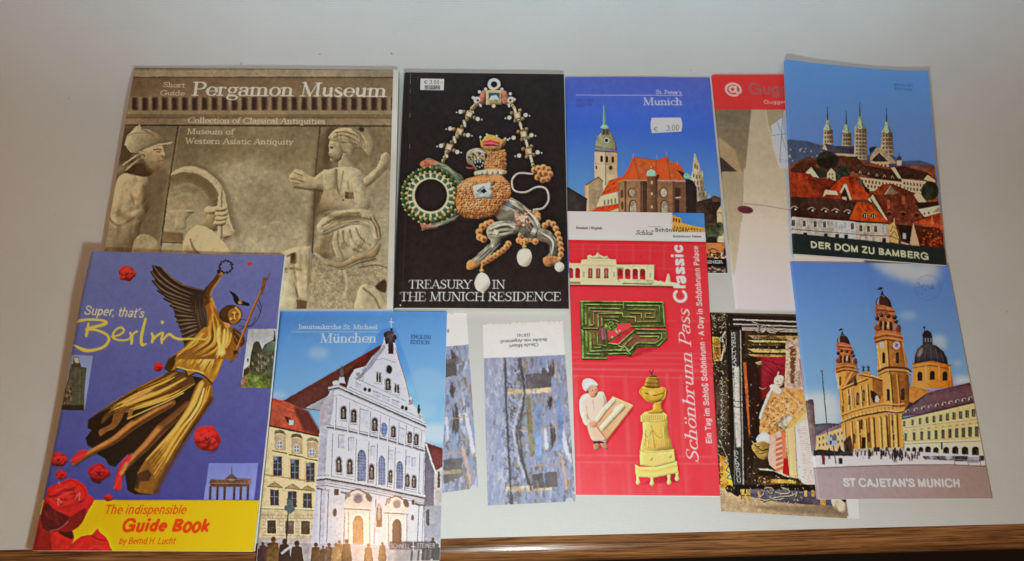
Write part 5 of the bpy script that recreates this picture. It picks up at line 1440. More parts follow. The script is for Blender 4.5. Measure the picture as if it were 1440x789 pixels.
    roof_tex(A, [(620, 262), (700, 190), (770, 188), (930, 256), (1010, 440), (880, 462), (735, 450)], (124, 66, 50)); roof_tex(A, [(630, 250), (700, 190), (760, 190), (700, 260), (660, 268)], (168, 80, 52)); A.poly([(712, 262), (760, 196), (812, 250), (780, 262)], (120, 92, 76)); A.line([(760, 200), (718, 260)], 4, (196, 172, 146)); A.line([(762, 200), (806, 250)], 4, (92, 60, 52))
    A.poly([(616, 282), (632, 262), (736, 442), (718, 436)], (206, 188, 158)); A.poly([(596, 300), (612, 280), (624, 320)], (200, 180, 150))
    for x, y in ((746, 396), (842, 396), (936, 404)): A.ell(x, y, 15, 12, (40, 32, 32), soft=2); A.line([(x - 18, y - 8), (x, y - 16), (x + 18, y - 6)], 4, (150, 84, 62), smooth=True)
    A.rect(732, 300, 752, 360, (140, 78, 60)); A.rect(834, 270, 856, 330, (132, 74, 58)); A.rect(760, 320, 778, 380, (118, 66, 52), soft=2)
    A.poly([(916, 268), (932, 250), (965, 262), (1004, 318), (950, 316)], (200, 178, 146)); roof_tex(A, [(920, 320), (1080, 312), (1090, 350), (960, 366)], (84, 56, 50)); A.poly([(945, 366), (1090, 340), (1095, 390), (990, 420)], (196, 182, 160)); A.windows([(990, 396), (1020, 392)], 10, 16, (92, 80, 74)); A.poly([(1040, 390), (1090, 350), (1096, 384)], (150, 132, 112))
    # front street
    roof_tex(A, [(64, 278), (420, 296), (516, 318), (466, 440), (66, 412)], (86, 58, 52)); A.lines([[(70, 300 + k * 22), (500 - k * 8, 326 + k * 22)] for k in range(5)], 2.5, (66, 44, 42), alpha=.6)
    roof_tex(A, [(466, 438), (520, 316), (600, 322), (735, 448), (720, 462)], (206, 92, 42)); A.line([(520, 318), (468, 436)], 4, (140, 66, 40), soft=1)
    for x, y in ((86, 362), (206, 370), (296, 376), (370, 380), (454, 388)): A.poly([(x - 22, y + 10), (x - 18, y - 8), (x, y - 14), (x + 20, y - 4), (x + 20, y + 14)], (36, 30, 32)); A.line([(x - 24, y - 4), (x, y - 18), (x + 24, y - 6)], 6, (130, 110, 96), smooth=True); A.rect(x + 2, y - 2, x + 16, y + 10, (180, 172, 160), soft=2)
    for x, y in ((578, 408), (634, 410)): A.ell(x, y, 20, 17, (48, 28, 26)); A.line([(x - 26, y - 4), (x - 4, y - 22), (x + 24, y - 4)], 6, (222, 120, 62), smooth=True); A.rect(x - 8, y - 8, x - 3, y + 14, (170, 150, 134)); A.rect(x + 6, y - 8, x + 11, y + 14, (170, 150, 134))
    A.poly([(70, 416), (240, 432), (512, 452), (516, 600), (70, 560)], (150, 140, 132), tex=.04, ts=1.5); A.poly([(512, 458), (740, 468), (742, 620), (516, 590)], (158, 144, 132), tex=.04, ts=1.5)
    A.poly([(356, 450), (510, 456), (516, 580), (450, 570), (360, 540)], (170, 168, 172), soft=8, alpha=.6)
    A.line([(66, 412), (466, 440), (516, 452), (735, 462)], 8, (62, 46, 44), soft=2)
    for x, y in ((82, 460), (156, 464), (232, 468), (296, 472), (376, 474), (438, 478), (488, 484), (546, 498), (600, 502), (650, 503), (702, 506)):
        A.rect(x - 13, y - 24, x + 17, y + 26, (204, 196, 184)); A.rect(x - 11, y - 21, x + 9, y + 22, (62, 52, 56) if x not in (376, 438, 702) else (150, 156, 168)); A.line([(x - 1, y - 20), (x - 1, y + 22)], 2, (150, 140, 134))
    for x, y in ((160, 540), (302, 548), (380, 552), (442, 556), (558, 570), (610, 574), (660, 578), (706, 580)): A.rect(x - 12, y - 14, x + 14, y + 40, (64, 56, 60) if x < 500 or x > 700 else (206, 202, 198))
    A.lines([[(70, 504), (516, 540)], [(516, 544), (742, 552)]], 3.5, (84, 68, 64))
    A.poly([(738, 478), (780, 450), (810, 560), (806, 604), (742, 590)], (176, 148, 100), tex=.12, ts=.5); A.lines([[(752, 520), (770, 486), (790, 500)], [(748, 560), (780, 520), (800, 560)]], 4, (92, 72, 50), smooth=True); A.line([(780, 430), (780, 470)], 7, (186, 150, 110))
    roof_tex(A, [(800, 470), (905, 478), (890, 600), (830, 580)], (64, 46, 40)); A.rect(838, 530, 860, 570, (132, 128, 132)); A.line([(742, 548), (890, 606)], 5, (80, 64, 54))
    A.poly([(886, 604), (912, 456), (956, 628), (900, 620)], (190, 156, 130)); roof_tex(A, [(908, 458), (960, 440), (1106, 390), (1116, 500), (1112, 500)], (204, 92, 56)); roof_tex(A, [(916, 476), (1116, 500), (1122, 640), (956, 626)], (124, 62, 42))
    for x, y in scatter_box(940, 500, 1115, 625, 60, 9): A.rect(x - 6, y - 3, x + 6, y + 4, (176, 84, 54) if int(x * 3) % 2 else (74, 48, 40), soft=2)
    A.poly([(1030, 470), (1040, 400), (1052, 470)], (196, 120, 88)); A.poly([(826, 590), (890, 610), (830, 604)], (206, 200, 196))
    A.mottle(.09, .7, fine=True); A.warp(1.0, 5)
    A.clarity(.45, .35)
    A.tone([(50, 60), (420, -20), (560, 10), (1060, 70), (1120, 640), (50, 560)], (.94, .92, .92), 1.2, .42)
    # title band
    A.poly([(40, 530), (78, 532), (1124, 636), (1200, 640), (1200, 800), (40, 800)], (16, 32, 34))
    A.text('DER DOM ZU BAMBERG', (197, 633), (1020, 716), 47, (240, 232, 196), bold=.022)
    A.view(1095, 75, 4.933)
    A.text('ENGLISH', (810, 218), (938, 228), 17, (40, 58, 104), bold=.01); A.text('EDITION', (812, 246), (932, 258), 17, (40, 58, 104), bold=.01)
    return A

def art_yellow_church():
    A = Art([(1111.8, 368.2), (1333, 372), (1394.6, 701), (1150, 702)], .75, (100, 150, 200))
    A.view(1000, 360, 2.132)
    A.poly([(200, -40), (900, -40), (960, 640), (200, 640)], (86, 124, 188), grad=((480, 20), (520, 480), (150, 192, 222)))
    A.mottle(.02, 8)
    cl = (226, 222, 220)
    for x, y, rx, ry, a in [(560, 40, 55, 22, .8), (610, 52, 60, 26, .85), (650, 44, 40, 24, .7), (520, 30, 40, 12, .5), (640, 75, 40, 14, .4), (590, 178, 26, 12, .4), (680, 250, 26, 14, .7), (690, 268, 18, 10, .5), (752, 372, 30, 14, .8), (738, 320, 12, 8, .4), (330, 430, 60, 24, .95), (300, 460, 60, 30, .95), (360, 460, 50, 24, .9), (330, 490, 70, 18, .7)]:
        A.ell(x, y, rx, ry, cl, alpha=a, soft=min(rx, ry) * 1.3, tex=.05, ts=2)
    A.warp(8, 30, (1111, 368, 1400, 600))
    lt = (-.8, -.3)
    T = dict(tex=.09, ts=.5)
    # left street far off
    A.view(1120, 520, 4.15)
    A.poly([(40, 180), (84, 170), (104, 186), (120, 470), (84, 470)], (112, 92, 90), tex=.1, ts=.5); A.poly([(62, 190), (74, 168), (100, 168), (104, 200)], (96, 84, 84))
    A.poly([(104, 312), (190, 306), (250, 310), (250, 340), (110, 380)], (92, 84, 90)); A.poly([(120, 378), (190, 338), (262, 302), (274, 330), (130, 384)], (128, 104, 104)); A.poly([(120, 384), (270, 332), (280, 470), (110, 470)], (196, 166, 118), tex=.08, ts=.5)
    A.windows([(136 + i * 22, 400 - i * 6) for i in range(7)], 9, 16, (112, 88, 72)); A.windows([(136 + i * 22, 436 - i * 4) for i in range(7)], 9, 16, (112, 88, 72))
    A.lines([[(140 + i * 20, 362 - i * 9), (148 + i * 20, 356 - i * 9)] for i in range(6)], 5, (70, 58, 62))
    # dome and drum, behind on the right
    A.view(1240, 360, 4.644)
    A.poly([(206, 700), (240, 680), (420, 690), (446, 720), (470, 860), (200, 860)], (196, 140, 70), tex=.08, ts=.5, grad=((220, 740), (450, 760), (160, 104, 50)))
    A.line([(204, 700), (320, 684), (446, 712)], 14, (150, 98, 50), smooth=True, soft=2); A.line([(204, 726), (320, 712), (450, 736)], 5, (108, 70, 40), smooth=True, soft=2)
    A.windows([(250, 780), (330, 775), (412, 780)], 32, 60, (48, 40, 42), arch=True); A.lines([[(288, 720), (290, 800)], [(372, 720), (374, 800)], [(440, 720), (446, 800)]], 10, (214, 164, 94), soft=2)
    A.poly([(214, 698), (216, 650), (232, 606), (262, 578), (310, 568), (360, 584), (402, 620), (424, 664), (432, 706), (330, 680)], (58, 52, 56), smooth=False, puff=(30, .9, *lt, .2, 2))
    for k in (-.75, -.4, 0, .4, .75): A.line([(318 + k * 20, 572), (320 + k * 80, 610), (322 + k * 108, 690)], 3, (96, 88, 90), smooth=True, alpha=.7)
    A.ell(250, 625, 14, 34, (150, 140, 138), rot=25, soft=10, alpha=.6)
    A.rect(268, 520, 330, 575, (54, 44, 44), tex=.2, ts=.4); A.windows([(284, 546), (302, 546), (320, 546)], 8, 26, (96, 110, 132)); A.poly([(262, 522), (270, 496), (296, 480), (322, 500), (330, 526)], (44, 38, 42)); A.line([(276, 456), (278, 500)], 6, (40, 34, 40)); A.ell(276, 466, 8, 5, (40, 34, 40))
    # twin towers: onion caps over volutes, from the top down
    A.view(1170, 380, 6.575)
    def cap(cx, y, s):
        P = lambda *p: [(cx + u * s, y + v * s) for u, v in p]
        A.poly(P((-50, 10), (-30, -4), (-20, -14), (6, -10), (2, 6), (-10, 12), (-40, 12)), (44, 40, 48)); A.line(P((-8, -60), (-6, 20)), 3, (120, 104, 120), alpha=.7); A.poly(P((-14, 60), (-6, 20), (4, 22), (18, 60)), (46, 46, 54))
        A.poly(P((-26, 150), (-30, 110), (-22, 70), (0, 56), (30, 66), (62, 92), (82, 130), (92, 175), (20, 150)), (60, 42, 42), puff=(14, .8, *lt, .4, 2)); A.poly(P((-60, 150), (-58, 110), (-46, 84), (-38, 92), (-40, 150)), (70, 50, 48)); A.line(P((-44, 140), (-38, 100)), 10 * s, (186, 170, 172), soft=3, alpha=.8); A.line(P((0, 64), (20, 76)), 9 * s, (150, 128, 124), soft=5, alpha=.7)
        A.poly(P((-68, 170), (-50, 146), (20, 150), (96, 178), (112, 200), (118, 250), (-60, 235)), (136, 80, 54), tex=.2, ts=.4)
        A.poly(P((-56, 232), (114, 248), (120, 400), (-20, 390)), (144, 88, 54), tex=.25, ts=.4)
        for yy, c in ((182, (176, 112, 74)), (200, (88, 52, 40)), (238, (104, 62, 44)), (300, (92, 56, 40)), (372, (100, 60, 42)), (388, (182, 116, 72))): A.line(P((-62 + yy * .1, yy - 6), (20, yy), (108 + yy * .05, yy + 10)), 9 * s, c, smooth=True, soft=2)
        for u, v, r in ((-44, 272, 20), (-6, 244, 18), (58, 250, 20), (118, 262, 20), (132, 302, 18), (36, 320, 15), (0, 316, 12)): A.ell(cx + u * s, y + v * s, r * s, r * 1.05 * s, (46, 36, 40), puff=(6, 1, *lt)); A.ell(cx + (u - 5) * s, y + (v - 8) * s, r * .4 * s, r * .35 * s, (120, 92, 80), soft=2)
        for u in (30, 82, -14): A.poly(P((u - 10, 380), (u - 12, 320), (u, 296), (u + 14, 320), (u + 16, 384)), (62, 38, 32), soft=2)
        A.line(P((56, 306), (54, 350)), 14 * s, (214, 196, 180), soft=4, alpha=.8); A.line(P((10, 300), (6, 390)), 12 * s, (196, 130, 80), soft=3); A.line(P((104, 310), (112, 390)), 12 * s, (150, 92, 60), soft=3)
        A.ell(cx - 42 * s, y + 358 * s, 34 * s, 32 * s, (128, 78, 54), puff=(10, 1.3, *lt, .5, 2)); A.ell(cx + 150 * s, y + 370 * s, 26 * s, 44 * s, (112, 68, 48), puff=(10, 1.3, *lt, .5, 2))
        A.poly(P((-60, 395), (30, 380), (170, 400), (200, 470), (190, 500), (60, 470), (-50, 500), (-76, 470)), (150, 92, 52), tex=.15, ts=.5)
        for v, c in ((420, (182, 118, 68)), (440, (106, 64, 42)), (462, (190, 128, 74)), (478, (92, 56, 38))): A.line(P((-68, v + 14), (40, v - 12), (194, v + 12)), 10 * s, c, smooth=True, soft=2.5)
    yl, yd = (206, 152, 76), (140, 90, 44)
    A.view(1160, 490, 4.93)
    A.poly([(72, 130), (130, 100), (220, 130), (240, 300), (110, 300)], yl, grad=((90, 200), (225, 210), (130, 82, 42)), **T); A.poly([(76, 150), (92, 140), (106, 260), (96, 280)], (226, 190, 130), soft=2); A.rect(102, 190, 116, 250, (120, 76, 44), soft=3); A.rect(150, 160, 190, 250, (150, 98, 50), soft=5)
    A.view(1170, 380, 6.575); cap(95, 545, .80)
    A.poly([(415, 680), (500, 640), (530, 1300), (440, 1300)], (216, 164, 90), **T); A.poly([(494, 640), (650, 650), (690, 820), (740, 1300), (530, 1300)], (168, 110, 54), grad=((500, 800), (700, 820), (126, 78, 40)), **T)
    cap(462, 172, 1.0)
    A.line([(420, 690), (450, 900)], 9, (240, 206, 150), soft=3); A.line([(500, 650), (524, 980)], 14, (232, 180, 100), soft=4); A.line([(516, 650), (540, 980)], 7, (96, 60, 36), soft=3); A.line([(650, 660), (700, 950)], 12, (196, 140, 76), soft=4)
    A.ell(598, 690, 33, 36, (196, 178, 176), soft=3); A.ell(598, 690, 18, 20, (132, 112, 120), soft=4); A.lines([[(598, 690), (612, 672)], [(598, 690), (590, 668)]], 4, (60, 44, 48)); A.ell(462, 690, 16, 34, (190, 176, 172), soft=3)
    A.view(1160, 490, 4.93)
    A.windows([(408, 60), (504, 58)], 24, 78, (70, 46, 34), arch=True); A.line([(396, 30), (396, 100)], 6, (226, 178, 104), soft=2)
    for y, c, w in ((128, (92, 58, 40), 16), (142, (206, 146, 78), 9), (156, (112, 70, 42), 8), (176, (150, 98, 54), 7)): A.line([(374, y + 26), (440, y), (560, y + 6), (596, y + 26)], w, c, smooth=True, soft=2.5)
    A.poly([(392, 180), (440, 170), (470, 430), (410, 440)], (214, 160, 84), **T); A.poly([(440, 168), (582, 180), (612, 420), (470, 430)], (166, 106, 52), grad=((450, 300), (600, 300), (124, 76, 38)), **T)
    for x, c, w in ((448, (236, 184, 104), 9), (459, (86, 52, 32), 6), (500, (196, 138, 70), 8), (509, (96, 58, 34), 5), (572, (110, 68, 38), 7)): A.line([(x, 178), (x + 20, 400)], w, c, soft=2.5)
    A.windows([(440, 316), (542, 312)], 26, 84, (76, 48, 34), arch=True); A.line([(428, 290), (430, 352)], 5, (236, 186, 112), soft=2)
    A.poly([(600, 262), (690, 300), (690, 330), (610, 420), (590, 300)], (176, 116, 58), **T); A.line([(598, 262), (690, 298)], 6, (226, 170, 100), soft=2); A.poly([(604, 310), (640, 318), (636, 345), (608, 345)], (120, 104, 96), soft=3)
    # west front
    A.poly([(100, 290), (132, 262), (190, 190), (250, 170), (300, 150), (330, 190), (410, 210), (410, 450), (120, 500)], (196, 140, 68), grad=((130, 350), (400, 340), (178, 122, 58)), **T)
    A.poly([(330, 190), (400, 212), (404, 320), (370, 380), (335, 340)], (150, 96, 46), soft=3, **T); A.poly([(318, 284), (352, 300), (384, 330), (370, 370), (340, 372), (322, 330)], (62, 44, 40), soft=4); A.poly([(352, 330), (368, 318), (380, 350), (372, 372), (350, 368)], (190, 172, 160), tex=.3, ts=.4, soft=3)
    A.poly([(110, 280), (190, 150), (212, 190), (228, 250), (130, 275)], (170, 108, 54), **T); A.poly([(150, 250), (192, 190), (204, 248)], (104, 64, 40), soft=4); A.lines([[(114, 272), (190, 240), (300, 196)], [(190, 160), (132, 262)], [(250, 172), (330, 186), (398, 208)]], 7, (230, 176, 104), soft=2.5); A.lines([[(118, 284), (196, 250), (300, 208)], [(252, 182), (330, 197), (398, 220)]], 6, (88, 54, 36), soft=2.5); A.poly([(196, 190), (216, 180), (226, 250), (206, 256)], (120, 92, 84), tex=.4, ts=.4, soft=3)
    for x in (268, 302): A.poly([(x - 8, 156), (x - 5, 134), (x - 14, 118), (x - 2, 122), (x, 104), (x + 5, 122), (x + 14, 122), (x + 7, 136), (x + 10, 156)], (70, 84, 84))
    A.poly([(206, 120), (228, 120), (232, 150), (210, 150)], (112, 110, 110), tex=.3, ts=.4, soft=2)
    for x, w in ((158, 9), (182, 9), (194, 5), (246, 11), (290, 11), (116, 8)): A.line([(x, 282 - (x - 150) * .28), (x + 12, 420 - (x - 150) * .14)], w, (236, 188, 114), soft=2); A.line([(x + w * .9, 284 - (x - 150) * .28), (x + 12 + w * .9, 420 - (x - 150) * .14)], w * .6, (84, 52, 32), soft=2)
    for x, y, w, h in ((230, 340, 22, 92), (172, 350, 14, 70), (270, 316, 20, 80), (128, 410, 12, 50)): A.windows([(x, y)], w + 8, h + 8, (222, 168, 96), arch=True, soft=1); A.windows([(x + 1, y + 2)], w, h, (96, 60, 36), arch=True, soft=1.5); A.line([(x + 2, y - h * .2), (x + 3, y + h * .3)], w * .4, (150, 110, 74), soft=2.5)
    A.poly([(120, 470), (210, 420), (330, 396), (420, 380), (470, 400), (560, 400), (540, 440), (330, 440), (220, 460), (130, 500)], (206, 150, 76), **T)
    for y, c, w in ((0, (232, 178, 106), 7), (12, (112, 70, 42), 5), (46, (236, 184, 108), 9), (58, (74, 46, 32), 9), (70, (150, 98, 54), 6)): A.line([(118, 452 + y), (220, 414 + y), (320, 392 + y), (420, 376 + y), (500, 384 + y), (548, 376 + y)], w, c, smooth=True, soft=2.5)
    for k in range(16): x = 132 + k * 26; A.line([(x, 462 - (x - 120) * .2), (x + 4, 490 - (x - 120) * .2)], 4, (126, 80, 46), soft=1.5)
    A.poly([(112, 516), (220, 478), (330, 456), (430, 440), (540, 450), (556, 700), (160, 720)], (196, 140, 68), **T)
    A.poly([(350, 456), (440, 444), (446, 690), (360, 690)], (206, 150, 78), soft=3, **T); A.poly([(300, 470), (340, 470), (344, 690), (310, 690)], (146, 94, 44), soft=5); A.poly([(444, 450), (470, 450), (470, 690), (446, 690)], (130, 82, 40), soft=5)
    for x, w in ((140, 8), (186, 10), (232, 14), (284, 12), (330, 18), (384, 12), (416, 20), (462, 12), (490, 18), (536, 10)): A.line([(x - 4, 512 - (x - 120) * .16), (x + 8, 696)], w, (236, 186, 106), soft=2.5); A.line([(x - 4 + w * .95, 512 - (x - 120) * .16), (x + 8 + w * .95, 696)], w * .55, (88, 54, 32), soft=2.5); A.rect(x - 10, 506 - (x - 120) * .16, x + w, 516 - (x - 120) * .16, (164, 112, 64), soft=2)
    A.poly([(130, 640), (180, 592), (212, 735), (140, 740)], (66, 46, 36), soft=6, alpha=.9); A.windows([(206, 620), (308, 610), (256, 520)], 20, 70, (112, 72, 42), arch=True, soft=2); A.windows([(272, 662)], 28, 104, (62, 40, 32)); A.line([(246, 590), (268, 572), (290, 588)], 6, (230, 180, 112), soft=2); A.windows([(470, 512), (480, 610)], 14, 40, (104, 66, 40), soft=1); A.lines([[(466, 586), (494, 586)], [(466, 640), (496, 640)]], 5, (226, 180, 112), soft=1)
    A.poly([(200, 690), (560, 680), (562, 720), (200, 730)], (160, 140, 118), soft=3); A.poly([(340, 680), (384, 680), (384, 745), (344, 745)], (76, 60, 52), soft=4); A.rect(424, 680, 440, 735, (84, 66, 56), soft=3)
    A.view(1120, 520, 4.15)
    # pale arcaded palace on the right
    A.view(1250, 520, 4.15)
    A.poly([(70, 270), (150, 180), (220, 130), (470, 70), (500, 190), (240, 250)], (104, 78, 84), tex=.06, ts=.8); A.poly([(90, 240), (120, 190), (230, 120), (210, 150), (150, 200)], (70, 54, 58), soft=4); A.line([(130, 95), (250, 120)], 8, (150, 100, 60), soft=2); A.poly([(120, 90), (240, 120), (140, 190), (120, 180)], (170, 112, 52), tex=.08, ts=.5)
    A.poly([(80, 285), (500, 185), (560, 505), (96, 490)], (222, 200, 146), tex=.03, ts=1); A.poly([(92, 424), (535, 402), (556, 500), (98, 486)], (216, 202, 172))
    A.line([(80, 282), (496, 186)], 9, (84, 66, 70), soft=1); A.line([(86, 330), (512, 280)], 5, (232, 214, 172)); A.line([(86, 335), (512, 286)], 2.5, (150, 124, 92)); A.line([(92, 424), (532, 404)], 6, (236, 222, 190)); A.line([(92, 430), (532, 412)], 3, (140, 116, 92)); A.line([(92, 412), (530, 390)], 2.5, (164, 138, 100))
    for i in range(11):
        f = i / 10.0; g = f ** .92
        x = 92 + g * 400
        A.windows([(x, 310 - g * 62)], 13 + 9 * f, 34 + 12 * f, (104, 94, 84)); A.windows([(x + 2, 308 - g * 62)], 3, 28 + 10 * f, (150, 138, 118))
        A.windows([(x + 10 * f + 8, 388 - g * 32)], 15 + 8 * f, 46 + 14 * f, (112, 102, 90)); A.poly([(x + 10 * f - 6, 356 - g * 42), (x + 10 * f + 8, 346 - g * 46), (x + 10 * f + 24, 354 - g * 45)], (170, 146, 108)); A.line([(x + 10 * f - 4, 414 - g * 24), (x + 10 * f + 22, 413 - g * 24)], 3, (172, 148, 108))
        if i < 10: A.poly([(x + 4, 246 - g * 78), (x + 8, 232 - g * 82), (x + 26, 226 - g * 82), (x + 30, 240 - g * 82)], (160, 148, 146)); A.rect(x + 14, 232 - g * 82, x + 26, 244 - g * 82, (52, 42, 46), soft=1)
    for x, w, h, y in [(114, 24, 60, 476), (148, 24, 60, 474), (187, 28, 62, 474), (228, 33, 62, 470), (274, 32, 60, 474), (333, 34, 62, 474), (386, 36, 62, 470), (442, 38, 62, 472), (502, 40, 62, 472)]:
        A.windows([(x, y)], w + 7, h + 8, (236, 224, 196), arch=True); A.windows([(x + 1, y + 3)], w, h, (58, 46, 44), arch=True); A.line([(x + w * .2, y - 10), (x + w * .3, y + 30)], 5, (104, 86, 74), soft=2)
    A.rect(304, 418, 314, 462, (60, 50, 52))
    # square, people, traffic
    A.view(1120, 520, 4.15)
    A.poly([(60, 498), (340, 476), (640, 470), (1120, 500), (1140, 560), (60, 580)], (196, 182, 178), tex=.03, ts=1); A.poly([(60, 520), (1130, 520), (1140, 545), (60, 560)], (206, 194, 190), soft=4)
    rr = np.random.RandomState(12)
    for i in range(60):
        x = rr.uniform(100, 640); y = 484 + rr.uniform(-5, 8)
        A.line([(x, y - 12), (x + rr.uniform(-3, 3), y + 9)], rr.uniform(4, 9), [(46, 38, 40), (74, 58, 54), (110, 84, 76), (52, 50, 62)][rr.randint(4)], soft=1.5)
    A.poly([(100, 470), (130, 460), (190, 466), (330, 480), (330, 500), (100, 496)], (62, 54, 54), soft=4, tex=.3, ts=.4)
    for x in (254, 300): A.poly([(x - 14, 476), (x, 434), (x + 16, 478)], (42, 44, 36), soft=3)
    for x, y, s, c in [(158, 516, 1.2, (70, 52, 54)), (192, 490, 1, (54, 48, 52)), (578, 500, 1.3, (60, 50, 50)), (608, 496, 1.1, (74, 62, 60)), (426, 492, .9, (54, 46, 46)), (498, 494, .9, (60, 50, 52))]:
        A.ell(x, y - 32 * s, 5 * s, 6 * s, (58, 44, 42)); A.line([(x, y - 24 * s), (x, y + 2 * s)], 13 * s, c); A.line([(x - 2, y), (x - 4 * s, y + 26 * s)], 5 * s, c); A.line([(x + 2, y), (x + 5 * s, y + 26 * s)], 5 * s, c)
    A.line([(160, 506), (160, 540)], 15, (132, 52, 56)); A.rect(248, 512, 270, 546, (48, 44, 48))
    A.line([(152, 10), (180, 320), (186, 400)], 6, (92, 88, 92)); A.ell(150, 4, 9, 9, (120, 120, 124))
    A.line([(210, 380), (232, 546)], 6, (78, 76, 84)); A.poly([(176, 380), (196, 372), (200, 404), (178, 406)], (186, 196, 210)); A.poly([(180, 406), (240, 414), (242, 436), (182, 434)], (156, 164, 180)); A.rect(196, 408, 208, 432, (46, 52, 84)); A.poly([(206, 380), (236, 376), (238, 410), (210, 410)], (112, 108, 116))
    A.view(1250, 520, 4.15)
    A.poly([(196, 500), (380, 500), (400, 528), (210, 520)], (128, 124, 128), tex=.4, ts=.35); A.rect(382, 500, 456, 530, (62, 58, 64), tex=.2, ts=.4); A.rect(456, 504, 524, 540, (150, 142, 142)); A.rect(524, 498, 553, 528, (74, 66, 68)); A.lines([[(382, 496), (384, 548)], [(458, 500), (462, 556)], [(526, 500), (534, 562)], [(384, 520), (536, 530)]], 4, (120, 114, 116))
    for x, y in scatter_box(0, 470, 190, 515, 22, 6): A.line([(x, y - 10), (x, y + 10)], 6, (52, 46, 50), soft=1.5)
    A.mottle(.06, .7, fine=True); A.warp(.9, 5)
    A.clarity(.45, .35)
    A.tone([(235, -60), (660, -60), (660, 490), (250, 480)], (1, .97, .93), 1.12, .5)
    # title band
    A.view(1120, 520, 4.15)
    A.poly([(60, 572), (380, 556), (664, 550), (1150, 556), (1180, 800), (60, 800)], (152, 132, 130), grad=((200, 600), (1080, 660), (144, 118, 108))); A.mottle(.012, 3)
    A.line([(95, 571), (380, 560), (664, 551), (900, 550), (1120, 563)], 4, (72, 58, 60))
    A.view(1000, 360, 2.132)
    A.text('ST CAJETAN\'S MUNICH', (398, 690), (748, 692), 25, (236, 230, 226), bold=.016)
    # round rubber stamp
    A.view(1240, 360, 4.644)
    ik = (58, 70, 120)
    a = np.radians(np.linspace(0, 360, 50))
    A.line(np.stack([300 + 82 * np.cos(a), 208 + 82 * np.sin(a)], 1), 3.4, ik, alpha=.65); A.line(np.stack([300 + 60 * np.cos(a[5:40]), 208 + 60 * np.sin(a[5:40])], 1), 2, ik, alpha=.3)
    A.lines([[(226, 180), (246, 176), (240, 190), (250, 196), (232, 208)], [(256, 186), (262, 216)], [(254, 202), (290, 192)], [(274, 180), (270, 220)], [(280, 230), (300, 190), (312, 220), (330, 186), (338, 216), (320, 204)], [(322, 214), (346, 206)]], 4, ik, smooth=True, alpha=.75)
    for i in range(16):
        t = math.pi + i * math.pi / 15; A.line([(300 + 68 * math.cos(t), 208 + 68 * math.sin(t)), (300 + 76 * math.cos(t + .04), 208 + 76 * math.sin(t + .04))], 3.5, ik, alpha=.4)
    A.ell(262, 248, 7, 8, ik, alpha=.5); A.ell(242, 240, 5, 5, ik, alpha=.4)
    return A

